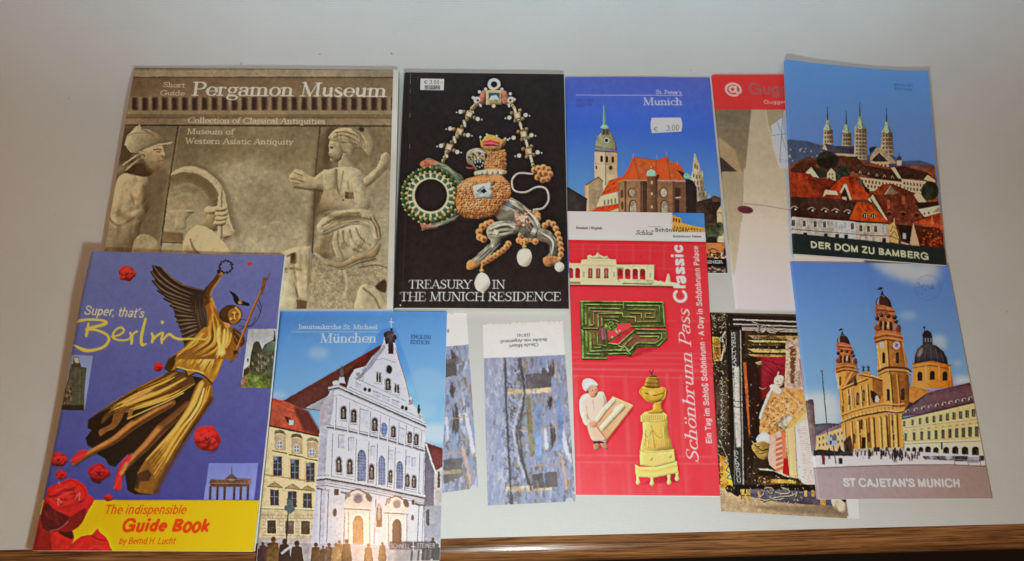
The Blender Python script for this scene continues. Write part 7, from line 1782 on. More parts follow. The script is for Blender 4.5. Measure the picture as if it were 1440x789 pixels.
def painted_strip(A, seed, top, bands):
    """loose brushwork: river blues and greys with brown and dark daubs (no known picture)"""
    rr = np.random.RandomState(seed)
    for x0, x1, cs, n in bands:
        for k in range(n):
            x, y = rr.uniform(x0, x1), rr.uniform(top, 800)
            c = np.array(cs[rr.randint(len(cs))], float) * rr.uniform(.9, 1.08)
            l = rr.uniform(10, 34)
            A.line([(x, y), (x + rr.uniform(-3, 3), y + l / 2), (x + rr.uniform(-6, 6), y + l)], rr.uniform(3, 8), tuple(np.clip(c, 0, 255)), smooth=True, alpha=.8, soft=1)

BL, PB, GY, DK, OC, WT = [(138, 154, 184), (120, 146, 184), (160, 168, 188)], [(172, 178, 194), (160, 168, 188), (190, 192, 202), (152, 162, 184)], [(128, 120, 118), (108, 100, 100), (146, 138, 136)], [(58, 50, 52), (76, 66, 66), (44, 40, 44)], [(150, 136, 96), (128, 120, 78), (168, 148, 110)], [(206, 206, 214), (190, 190, 204)]

def art_bookmark():
    A = Art([(678.8, 456.5), (791, 451.3), (809.7, 705), (686, 711)], .75, (228, 224, 220))
    A.view(610, 430, 2.719)
    A.rect(150, 197, 600, 830, (150, 154, 180)); A.poly([(190, 197), (520, 185), (520, 215), (190, 205)], (150, 152, 180))
    painted_strip(A, 4, 195, [(185, 285, PB, 420), (270, 330, PB + GY, 160), (300, 420, OC + BL + GY, 260), (390, 560, BL + PB + GY, 420), (500, 560, OC + GY + WT, 120)])
    # slanting dark timber and pale masts: abstract strokes
    rr = np.random.RandomState(8)
    for k in range(210):
        y = rr.uniform(200, 770); x = rr.uniform(268, 300 + 40 * abs(math.sin(y * .009))); an = rr.uniform(-.9, .9) + (1.2 if k % 3 else 0); l = rr.uniform(8, 26)
        A.line([(x, y), (x + l * math.cos(an), y + l * math.sin(an))], rr.uniform(2, 4.5), [(82, 76, 84), (186, 184, 192), (112, 106, 116), (206, 204, 210), (64, 58, 66)][k % 5], alpha=.8, soft=.8)
    A.line([(272, 195), (278, 400), (290, 620), (300, 780)], 7, (92, 86, 90), smooth=True, soft=2); A.line([(330, 200), (344, 330), (330, 470), (342, 600), (372, 690)], 10, (84, 76, 78), smooth=True, soft=3, alpha=.8)
    for y, c in ((326, (206, 184, 150)), (700, (206, 188, 150))): A.line([(285, y), (440, y - 8)], 20, c, tex=.15, ts=.4)
    for x, y in ((400, 280), (430, 640)): A.poly([(350, y - 20), (410, y - 26), (412, y - 46), (426, y - 46), (430, y - 28), (450, y - 20), (448, y + 28), (352, y + 34)] if y < 400 else [(375, y), (470, y - 10), (474, y + 50), (378, y + 56)], (98, 90, 92), tex=.12, ts=.6)
    for x, y, h in ((440, 340, 60), (452, 440, 110), (446, 205, 70)): A.folds([(x - 9, y), (x - 4, y + h * .5), (x - 8, y + h)], [(x + 9, y), (x + 12, y + h * .5), (x + 8, y + h)], 16, [(44, 38, 42), (72, 62, 64), (128, 116, 112)], (3, 7), int(x + y), 5); A.line([(x + 12, y + 6), (x + 20, y + h)], 4, (196, 176, 140), soft=1)
    A.lines([[(330, 470), (500, 456)], [(370, 610), (500, 596)]], 4, (196, 160, 120), soft=1); A.line([(488, 455), (500, 520), (520, 590)], 16, (214, 212, 220), smooth=True, soft=3); A.line([(480, 560), (500, 640), (505, 700)], 10, (206, 170, 140), smooth=True, soft=2); A.line([(425, 470), (430, 540)], 12, (216, 214, 222), smooth=True, soft=2)
    painted_strip(A, 14, 195, [(185, 560, [(150, 158, 184), (176, 180, 196), (120, 140, 176), (132, 124, 122)], 120)])
    for p, w, c in (([(274, 196), (280, 400), (290, 600), (300, 790)], 5, (74, 68, 76)), ([(322, 200), (345, 290), (338, 400), (318, 470), (330, 560), (352, 640), (372, 700)], 7, (78, 70, 78)), ([(340, 330), (322, 400), (306, 470), (318, 560), (346, 650)], 9, (196, 200, 216)), ([(400, 380), (396, 470), (402, 580)], 22, (128, 152, 192)), ([(472, 360), (484, 440), (478, 540)], 20, (120, 146, 190)), ([(360, 350), (366, 440), (376, 560)], 20, (140, 132, 92))):
        A.line(p, w, c, smooth=True, soft=1.5, alpha=.85, tex=.15, ts=.5)
    A.mottle(.05, .5, fine=True); A.warp(2.5, 14)
    A.poly([(100, 0), (600, 0), (600, 184), (503, 185), (190, 199), (100, 202)], (228, 224, 219)); A.mottle(.008, 2)
    ik = (58, 56, 60)
    up = (-.02, 1)
    A.text('Claude Monet', (400, 142), (288, 149), 11, ik, 'serif', bold=.2, up=up)
    A.text('Br\xfccke von Argenteuil', (432, 124), (255, 132), 11, ik, 'serif', bold=.2, up=up)
    A.text('(1874)', (368, 106), (318, 109), 11, ik, 'serif', bold=.2, up=up)
    return A

def art_bookmark_tucked():
    A = Art([(544, 446), (656, 440.3), (672.5, 686), (555, 703)], .8, (228, 224, 220))
    A.view(610, 430, 2.719)
    A.rect(-200, 150, 300, 830, (150, 154, 180))
    painted_strip(A, 9, 150, [(-190, 30, PB + GY, 300), (20, 130, BL + PB + GY, 500), (100, 180, BL + OC + GY + WT, 260)])
    for x, y, h in ((76, 170, 70), (70, 290, 70), (82, 380, 130)): A.folds([(x - 9, y), (x - 4, y + h * .5), (x - 8, y + h)], [(x + 9, y), (x + 12, y + h * .5), (x + 8, y + h)], 16, [(44, 38, 42), (72, 62, 64), (128, 116, 112)], (3, 7), int(x + y), 5)
    A.poly([(44, 210), (86, 204), (90, 270), (48, 276)], (104, 96, 96), tex=.12, ts=.6); A.poly([(40, 590), (110, 580), (112, 650), (40, 680)], (110, 104, 102), tex=.12, ts=.6); A.line([(36, 640), (110, 632)], 14, (190, 172, 140), tex=.15, ts=.5)
    A.line([(124, 420), (136, 480), (150, 560)], 14, (216, 214, 222), smooth=True, soft=3); A.line([(110, 540), (130, 620), (140, 680)], 9, (206, 170, 140), smooth=True, soft=2); A.lines([[(30, 440), (128, 428)], [(40, 570), (120, 560)]], 4, (196, 156, 116), soft=1); A.line([(52, 430), (56, 510)], 9, (206, 204, 214), smooth=True, soft=2)
    A.mottle(.05, .5, fine=True); A.warp(2.5, 14)
    A.poly([(-200, -40), (300, -40), (300, 146), (132, 151), (50, 158), (-200, 170)], (228, 224, 219))
    A.text('B', (61, 92), (51, 93), 11, (58, 56, 60), 'serif', bold=.2, up=(-.02, 1))
    return A

def art_white_gable():
    A = Art([(394, 436.4), (628.6, 438.7), (618.5, 788), (358.5, 793)], .75, (90, 150, 205))
    A.view(340, 425, 2.167)
    A.rect(-50, -50, 800, 900, (84, 138, 196), grad=((330, 30), (360, 400), (150, 200, 230)))
    for x, y, rx, ry, a in [(235, 155, 32, 18, .4), (560, 250, 60, 50, .2), (590, 400, 50, 30, .8), (110, 285, 30, 12, .5), (540, 330, 50, 30, .25)]: A.ell(x, y, rx, ry, (226, 234, 240), alpha=a, soft=18, tex=.06, ts=2)
    A.warp(6, 24, (392, 436, 630, 620)); A.mottle(.018, 4)
    wh, sh, ln_ = (196, 190, 184), (166, 160, 160), (112, 106, 108)
    T = dict(tex=.035, ts=1)
    # right-hand neighbours
    A.poly([(556, 425), (612, 445), (612, 520), (590, 540), (575, 470)], (112, 48, 50), tex=.1, ts=.5); A.poly([(545, 430), (560, 432), (592, 530), (600, 800), (548, 800)], (104, 98, 110), tex=.06, ts=1); A.poly([(586, 515), (612, 500), (612, 800), (582, 800)], (176, 164, 160), tex=.05, ts=1); A.line([(562, 432), (580, 490), (592, 520)], 5, (196, 188, 180), smooth=True); A.poly([(556, 620), (610, 620), (606, 800), (556, 800)], (150, 148, 154), soft=3); A.windows([(568, 655), (600, 540)], 7, 50, (70, 66, 76))
    # nave roof
    A.poly([(128, 300), (440, 122), (470, 190), (380, 260), (240, 330), (170, 322)], (92, 50, 46), tex=.09, ts=.5, grad=((200, 280), (440, 140), (104, 56, 52)))
    for k in range(9): A.line([(140 + k * 9, 305 - k * 1), (430 + k * 4, 135 + k * 8)], 1.4, (76, 40, 38), alpha=.5)
    A.poly([(196, 322), (300, 262), (296, 300), (250, 330)], (150, 146, 150)); A.line([(190, 322), (296, 268)], 3, (60, 52, 54))
    # palace on the left
    A.poly([(86, 290), (130, 300), (200, 330), (246, 408), (200, 404), (80, 372), (70, 368)], (168, 78, 56), tex=.09, ts=.5); A.poly([(160, 316), (205, 330), (246, 400), (250, 408), (190, 390), (170, 345)], (98, 44, 44), soft=8); A.poly([(130, 345), (150, 352), (164, 376), (140, 366)], (92, 44, 40)); A.rect(146, 358, 160, 374, (186, 176, 170))
    A.line([(86, 300), (160, 332)], 2, (190, 104, 80), alpha=.7)
    A.poly([(66, 372), (240, 408), (234, 740), (40, 740)], (206, 190, 152), tex=.03, ts=1.2); A.line([(66, 372), (240, 408)], 5, (58, 50, 52))
    A.view(350, 600, 4.174)
    for x, y in ((184, 106), (284, 128), (376, 150)):
        A.rect(x - 30, y - 60, x + 36, y + 32, (178, 160, 130)); A.poly([(x - 34, y - 62), (x - 26, y - 84), (x, y - 90), (x + 26, y - 80), (x + 40, y - 56), (x, y - 70)], (140, 122, 98), soft=2, tex=.2, ts=.4); A.ell(x, y, 20, 27, (200, 186, 160)); A.ell(x, y, 16, 23, (128, 142, 158)); A.lines([[(x, y - 22), (x, y + 22)], [(x - 15, y), (x + 15, y)]], 4, (214, 206, 190)); A.line([(x - 44, y + 34), (x + 42, y + 50)], 6, (96, 84, 72))
    for x, y in ((173, 232), (274, 250), (366, 268)):
        A.poly([(x - 36, y - 68), (x + 36, y - 60), (x + 34, y + 66), (x - 38, y + 60)], (190, 172, 138)); A.rect(x - 26, y - 58, x + 24, y + 56, (70, 78, 88)); A.lines([[(x, y - 58), (x, y + 56)], [(x - 26, y - 20), (x + 24, y - 20)], [(x - 26, y + 16), (x + 24, y + 16)]], 4, (120, 126, 128)); A.rect(x - 24, y - 58, x - 4, y - 36, (176, 180, 182), alpha=.6, soft=2)
    A.line([(90, 280), (390, 322)], 5, (150, 132, 102), soft=1)
    for x, y in ((155, 415), (260, 425), (350, 435)):
        A.rect(x - 36, y - 58, x + 36, y + 52, (196, 180, 146)); A.rect(x - 27, y - 46, x + 24, y + 46, (74, 80, 88)); A.lines([[(x - 2, y - 46), (x - 2, y + 46)], [(x - 27, y - 6), (x + 24, y - 6)]], 4, (128, 132, 132)); A.poly([(x - 40, y - 66), (x, y - 88), (x + 42, y - 62)], (164, 146, 114)); A.line([(x - 44, y - 66), (x + 44, y - 58)], 4, (110, 94, 76)); A.line([(x - 40, y - 68), (x, y - 90), (x + 42, y - 64)], 3, (120, 104, 82))
    A.line([(66, 470), (384, 482)], 8, (226, 210, 172)); A.line([(66, 480), (384, 490)], 3, (130, 112, 90))
    A.poly([(60, 490), (384, 492), (376, 690), (50, 690)], (186, 170, 140), tex=.05, ts=.8); A.lines([[(80, y), (382, y + 2)] for y in range(516, 640, 20)], 2, (150, 134, 108))
    for x in range(90, 380, 26): A.lines([[(x, 516), (x, 536)], [(x + 12, 538), (x + 12, 556)]], 2, (150, 134, 108))
    for x, y in ((138, 588), (244, 590), (338, 592)): A.rect(x - 34, y - 46, x + 30, y + 46, (206, 190, 156)); A.rect(x - 27, y - 40, x + 24, y + 38, (96, 84, 78), tex=.2, ts=.5)
    A.ell(194, 595, 9, 8, (226, 216, 196)); A.rect(50, 650, 400, 800, (172, 160, 152), soft=3)
    # white church front
    A.view(340, 425, 2.167)
    A.poly([(238, 400), (262, 290), (282, 250), (300, 252), (560, 365), (556, 600), (556, 760), (212, 740), (230, 560)], wh, **T)
    A.poly([(240, 320), (284, 262), (280, 330), (262, 420), (256, 560), (230, 560), (240, 400)], sh, soft=1)
    A.poly([(228, 560), (262, 560), (262, 730), (216, 730)], (178, 172, 172), soft=2)
    # gable
    A.poly([(320, 268), (330, 230), (345, 205), (380, 195), (400, 165), (420, 150), (432, 125), (438, 95), (468, 95), (470, 130), (482, 180), (496, 225), (512, 290), (520, 310), (540, 330), (556, 372), (300, 262)], (192, 187, 183), **T)
    A.poly([(346, 212), (350, 204), (372, 204), (384, 190), (404, 162), (426, 140), (436, 126), (440, 140), (420, 165), (396, 200), (360, 236)], (150, 146, 146), soft=2); A.ell(356, 218, 16, 16, wh, puff=(8, 1, -.6, -.6)); A.ell(357, 220, 7, 7, (150, 144, 142), soft=2); A.ell(512, 300, 11, 13, wh, puff=(6, 1, -.6, -.6)); A.ell(513, 302, 4, 5, (140, 136, 136), soft=1)
    A.poly([(436, 100), (444, 88), (464, 88), (470, 104), (468, 128), (440, 128)], (84, 78, 80), tex=.2, ts=.4); A.ell(440, 100, 6, 8, (70, 66, 70)); A.ell(468, 108, 5, 8, (70, 66, 70)); A.poly([(440, 128), (468, 124), (472, 160), (446, 162)], (190, 184, 180)); A.windows([(456, 140)], 16, 36, (78, 72, 76), arch=True); A.line([(457, 50), (458, 84)], 2.6, (214, 218, 224)); A.line([(451, 60), (465, 63)], 2.4, (214, 218, 224)); A.ell(458, 84, 4, 5, (60, 54, 58))
    A.ell(450, 205, 11, 15, (150, 145, 145)); A.ell(451, 205, 8.5, 12.5, (50, 44, 48))
    for x, y, h in ((415, 228, 30), (423, 230, 30), (470, 262, 26), (478, 264, 26)): A.windows([(x, y)], 6, h, (70, 64, 70), arch=True)
    A.lines([[(408, 212), (430, 216), (428, 250), (406, 246)], [(464, 246), (484, 252), (482, 284), (462, 280)]], 1.8, (150, 146, 146))
    def niche(x, y, w, h):
        A.windows([(x, y)], w + 6, h + 6, (150, 144, 142), arch=True); A.windows([(x + .6, y + .5)], w, h, (66, 60, 62), arch=True); A.ell(x, y - h * .18, w * .17, h * .1, (150, 140, 130)); A.poly([(x - w * .22, y + h * .4), (x - w * .26, y - h * .02), (x, y - h * .14), (x + w * .26, y), (x + w * .2, y + h * .42)], (128, 118, 110), soft=1); A.line([(x - w * .6, y + h * .54), (x + w * .7, y + h * .58)], 3, (176, 170, 166)); A.line([(x - w * .6, y + h * .62), (x + w * .7, y + h * .66)], 1.6, (104, 98, 98))
    niche(447, 250, 15, 36)
    for x, y in ((378, 265), (391, 268), (491, 320), (502, 324)): A.ell(x, y, 5, 6.4, (58, 52, 58))
    A.lines([[(345, 230), (500, 300)], [(330, 258), (530, 346)], [(372, 212), (372, 240), (352, 234)], [(400, 168), (440, 130)], [(412, 176), (432, 172), (470, 184)]], 1.8, (146, 142, 144)); A.lines([[(404, 172), (384, 200), (350, 238)], [(470, 140), (484, 188), (500, 240), (512, 292)]], 2.2, (128, 122, 124), smooth=True)
    for x0, y0, x1, y1 in ((348, 244, 366, 258), (402, 270, 424, 284), (430, 282, 452, 296), (460, 296, 482, 310)): A.poly([(x0, y0), (x1, y0 + 8), (x1, y1 + 8), (x0, y1)], (178, 172, 170)); A.line([(x0, y0), (x1, y0 + 8)], 1.4, (128, 122, 124))
    # statues on the corners
    A.poly([(296, 245), (300, 228), (314, 228), (318, 248)], (180, 174, 170)); A.ell(307, 216, 6, 14, (92, 86, 88)); A.ell(308, 200, 3.5, 5, (84, 78, 80)); A.poly([(534, 350), (536, 336), (546, 338), (548, 358)], (176, 170, 168)); A.ell(540, 328, 4.5, 12, (84, 80, 84)); A.ell(540, 315, 2.8, 4, (80, 76, 80)); A.ell(290, 246, 12, 8, (176, 170, 166), soft=1)
    # cornices
    def corn(p, w1=9, w2=4):
        q = np.array(p, float)
        A.line(q, w1, (208, 203, 197)); A.line(q + [0, w1 * .62], w2, (78, 72, 72)); A.line(q + [0, -w1 * .55], 2, (140, 134, 134)); A.line(q + [0, w1 * 1.15], 3.5, (150, 144, 144), soft=1)
    corn([(268, 262), (296, 256), (430, 316), (560, 374)], 7, 4); corn([(262, 376), (330, 388), (440, 414), (556, 448)], 6, 3.4); A.lines([[(266, 288), (300, 282), (430, 338), (556, 392)]], 2, (150, 146, 146))
    corn([(232, 535), (262, 532), (400, 556), (556, 590)], 10, 5); A.lines([[(232, 552), (262, 550), (400, 574), (556, 606)]], 3, (150, 144, 142)); A.line([(228, 560), (262, 558), (400, 582), (556, 612)], 2, (120, 114, 116))
    # storey 1: niches and panels
    for x, y in ((312, 336), (343, 346), (407, 372), (463, 394), (513, 412), (532, 418)): niche(x, y, 16 - (x > 450) * 3, 40 - (x > 450) * 6)
    A.ell(435, 387, 11, 22, (150, 146, 148)); A.ell(436, 387, 8.5, 19, (96, 116, 150)); A.lines([[(436, 368), (436, 406)], [(428, 380), (444, 382)], [(428, 394), (444, 396)]], 1.3, (150, 160, 176))
    for x, y, w, h in ((376, 352, 30, 54), (487, 402, 20, 44)): A.poly([(x - w / 2, y - h / 2), (x + w / 2, y - h / 2 + 6), (x + w / 2, y + h / 2 + 6), (x - w / 2, y + h / 2)], (184, 179, 176)); A.line([(x - w / 2, y + h / 2), (x - w / 2, y - h / 2), (x + w / 2, y - h / 2 + 6)], 1.8, (134, 128, 130))
    for x in (288, 328, 360, 392, 422, 449, 478, 500, 523, 546): A.line([(x, 290 + (x - 288) * .4), (x - 3, 384 + (x - 288) * .24)], 4, (206, 201, 196)); A.line([(x + 3, 290 + (x - 288) * .4), (x, 384 + (x - 288) * .24)], 1.6, (136, 130, 132))
    # storey 2: tall windows
    for x, y, w, h in ((367, 495, 26, 96), (428, 510, 21, 90), (482, 524, 20, 84)):
        A.windows([(x, y)], w + 7, h + 6, (214, 209, 204), arch=True); A.windows([(x + .6, y + 1)], w, h, (112, 118, 132), arch=True, tex=.12, ts=.6); A.lines([[(x - w / 2, y + k), (x + w / 2, y + k + 2)] for k in range(-34, 46, 9)], 1, (150, 152, 160)); A.lines([[(x - w / 6, y - 40), (x - w / 6, y + 46)], [(x + w / 6, y - 40), (x + w / 6, y + 46)]], 1, (150, 152, 160))
    for x, y in ((298, 494), (331, 500), (397, 516), (455, 530), (505, 542), (525, 546)): niche(x, y, 16 - (x > 450) * 3, 46 - (x > 450) * 8)
    for x, y, w, h in ((306, 424, 18, 40), (336, 432, 18, 40), (403, 452, 14, 28), (455, 466, 14, 28), (508, 482, 12, 26), (526, 487, 12, 26)): A.rect(x - w / 2, y - h / 2, x + w / 2, y + h / 2, (182, 177, 176)); A.line([(x - w / 2, y + h / 2), (x - w / 2, y - h / 2), (x + w / 2, y - h / 2)], 1.6, (134, 128, 130))
    for x in (276, 348, 386, 412, 446, 466, 498, 540, 553): A.line([(x, 400 + (x - 276) * .22), (x - 4, 530 + (x - 276) * .2)], 5, (208, 203, 198)); A.line([(x + 3.5, 400 + (x - 276) * .22), (x - .5, 530 + (x - 276) * .2)], 1.8, (132, 126, 128))
    # ground storey: portals and pilasters
    for x in (240, 262, 314, 406, 490, 536, 550): A.line([(x, 566 + (x - 240) * .16), (x - 6, 735)], 8, (208, 203, 199)); A.line([(x + 5, 566 + (x - 240) * .16), (x - 1, 735)], 2.2, (118, 112, 114)); A.line([(x - 7, 566 + (x - 240) * .16), (x + 8, 570 + (x - 240) * .16)], 6, (140, 132, 130), tex=.3, ts=.4)
    A.rect(284, 568, 298, 588, (96, 90, 92)); A.ell(286, 640, 6.5, 13, (120, 114, 116)); A.ell(287, 640, 5, 11, (84, 78, 82)); A.rect(519, 601, 527, 616, (70, 64, 70)); A.ell(521, 656, 4.5, 9, (60, 54, 60)); A.windows([(563, 655)], 3, 40, (90, 86, 92))
    for cx, cy, s in ((355, 650, 1.15), (472, 660, 1)):
        A.poly([(cx - 34 * s, cy - 42 * s), (cx - 22 * s, cy - 64 * s), (cx, cy - 72 * s), (cx + 24 * s, cy - 60 * s), (cx + 36 * s, cy - 36 * s), (cx + 30 * s, cy + 90), (cx - 32 * s, cy + 90)], (196, 180, 160), tex=.06, ts=.8); A.line([(cx - 32 * s, cy - 44 * s), (cx - 20 * s, cy - 62 * s), (cx + 2, cy - 70 * s), (cx + 24 * s, cy - 58 * s)], 4, (120, 106, 96), smooth=True, soft=1); A.ell(cx + 2, cy - 46 * s, 13 * s, 14 * s, (150, 142, 138)); A.ell(cx + 2, cy - 45 * s, 9.5 * s, 11 * s, (118, 114, 116))
        A.line([(cx - 36 * s, cy - 24 * s), (cx + 36 * s, cy - 20 * s)], 4, (226, 214, 198)); A.line([(cx - 36 * s, cy - 19 * s), (cx + 36 * s, cy - 15 * s)], 2.4, (112, 98, 90)); A.windows([(cx + 1, cy + 40)], 38 * s, 98, (214, 200, 178), arch=True); A.windows([(cx + 2, cy + 44)], 28 * s, 90, (150, 120, 88) if s > 1 else (96, 78, 66), arch=True)
        for k in (-28, 28): A.line([(cx + k * s, cy - 12), (cx + k * s, cy + 86)], 6, (214, 202, 186)); A.line([(cx + k * s + 4, cy - 12), (cx + k * s + 4, cy + 86)], 1.8, (130, 116, 104))
        A.ell(cx + 30 * s, cy - 48 * s, 8, 14, (110, 100, 94), rot=-25, tex=.25, ts=.4); A.ell(cx - 24 * s, cy - 56 * s, 7, 9, (140, 128, 118), tex=.2, ts=.4)
    A.windows([(419, 650)], 22, 76, (170, 164, 160), arch=True); A.windows([(420, 652)], 17, 70, (84, 76, 76), arch=True); A.ell(420, 640, 5, 24, (150, 138, 126), soft=1); A.ell(421, 622, 4, 5, (176, 162, 148)); A.rect(408, 684, 430, 700, (190, 182, 174))
    # square with people against the light
    A.poly([(60, 730), (250, 735), (560, 742), (620, 750), (620, 860), (20, 860), (30, 740)], (150, 142, 140), tex=.05, ts=1.5); A.poly([(210, 722), (470, 742), (470, 800), (210, 800)], (186, 178, 172), soft=10, alpha=.6)
    A.line([(143, 640), (137, 745)], 4, (54, 56, 58)); A.ell(148, 600, 8, 5, (70, 92, 90)); 
    for x, y in ((147, 610), (140, 626), (156, 628), (148, 634)): A.ell(x, y, 8.5, 9.5, (96, 112, 112), soft=1)
    rr = np.random.RandomState(5)
    def person(x, y, s, c):
        A.ell(x, y, 7 * s, 8 * s, c, soft=1); A.poly([(x - 9 * s, y + 9 * s), (x - 15 * s, y + 18 * s), (x - 18 * s, y + 90 * s), (x + 18 * s, y + 90 * s), (x + 15 * s, y + 20 * s), (x + 9 * s, y + 9 * s)], c, smooth=True, tex=.18, ts=.6)
    for x, y, s, c in ((66, 735, .6, (74, 48, 48)), (84, 738, .6, (84, 56, 54)), (58, 745, .5, (56, 44, 46)), (250, 745, .55, (96, 74, 60)), (268, 738, .7, (110, 86, 66)), (300, 730, .7, (150, 116, 78)), (322, 728, .8, (96, 72, 56)), (430, 735, .6, (120, 96, 72)), (560, 735, .6, (62, 54, 58)), (582, 722, .6, (40, 38, 42)), (595, 740, .7, (54, 50, 52))): person(x, y, s, c)
    person(98, 722, 1.1, (112, 84, 48)); person(132, 728, 1.0, (44, 36, 38)); person(170, 734, 1.1, (48, 40, 40)); person(228, 738, .85, (98, 74, 52)); person(290, 738, .8, (140, 110, 74)); person(388, 740, .7, (120, 94, 66)); A.line([(124, 764), (150, 744)], 7, (176, 176, 184), soft=1)
    A.poly([(452, 728), (588, 728), (588, 752), (452, 752)], (58, 52, 54), soft=5, alpha=.8)
    for x in (520, 540, 560, 575): A.line([(x, 756), (x - 3, 790)], 6, (92, 82, 80), soft=2)
    A.view(340, 425, 2.167)
    A.mottle(.05, .7, fine=True); A.warp(.7, 5)
    A.clarity(.45, .35)
    A.tone([(432, 80), (470, 80), (560, 350), (556, 745), (212, 740), (236, 400), (280, 250), (340, 200)], (1.02, 1.04, 1.10), 1.22, .60)
    A.tone([(66, 372), (240, 408), (234, 740), (40, 740)], (1, 1, 1), 1.2, .62)
    A.view(490, 600, 4.174)
    A.text('SCHNELL', (249, 710), (362, 712), 26, (226, 222, 220), bold=-.012); A.text('STEINER', (400, 708), (508, 710), 26, (226, 222, 220), bold=-.012); A.lines([[(370, 702), (394, 702)], [(382, 676), (382, 728)]], 4, (226, 222, 220))
    A.view(340, 425, 2.167)
    A.text('Jesuitenkirche St. Michael', (172, 82), (415, 83), 13.5, (232, 236, 242), 'serif', bold=.2)
    A.line([(152, 91), (417, 91)], 1.4, (206, 212, 222)); A.text('M\xfcnchen', (240, 124), (412, 123), 28, (236, 240, 244), 'serif', bold=.25)
    A.text('ENGLISH', (516, 111), (577, 113), 11, (40, 58, 104), 'serif', bold=.15); A.text('EDITION', (515, 127), (572, 129), 11, (40, 58, 104), 'serif', bold=.15)
    return A

def rose(A, x, y, r, c=(196, 34, 40), seed=1, rot=0):
    rr = np.random.RandomState(seed)
    lt = (-.3, -.8)
    a = np.linspace(0, 2 * math.pi, 12)[:-1]
    A.poly([(x + r * rr.uniform(.85, 1.12) * math.cos(t), y + r * rr.uniform(.82, 1.08) * math.sin(t)) for t in a], tuple(int(k * .72) for k in c), smooth=True, puff=(r * .4, 1.2, *lt, .5, 2), tex=.1, ts=.8)
    for k in range(11):
        t = rot + k * 2.4; d = r * .62 * (1 - k / 13.0)
        px, py, s = x + d * math.cos(t), y + d * math.sin(t) * .9, r * (.5 - .026 * k)
        q = [(px + s * rr.uniform(.7, 1.15) * math.cos(v), py + s * rr.uniform(.6, 1.0) * math.sin(v)) for v in np.linspace(0, 2 * math.pi, 9)[:-1]]
        f = rr.uniform(.8, 1.12)
        A.poly([(u + s * .1, v + s * .22) for u, v in q], (86, 8, 18), smooth=True, soft=max(1, s * .3), alpha=.6)
        A.poly(q, tuple(min(255, int(v * f)) for v in c), smooth=True, puff=(s * .5, 1.3, *lt, .5, 2), tex=.08, ts=.6, soft=max(.6, s * .08))
    A.line([(x - r * .15, y - r * .1), (x, y + r * .1), (x + r * .16, y - r * .06)], r * .1, (90, 8, 18), smooth=True, soft=r * .06)

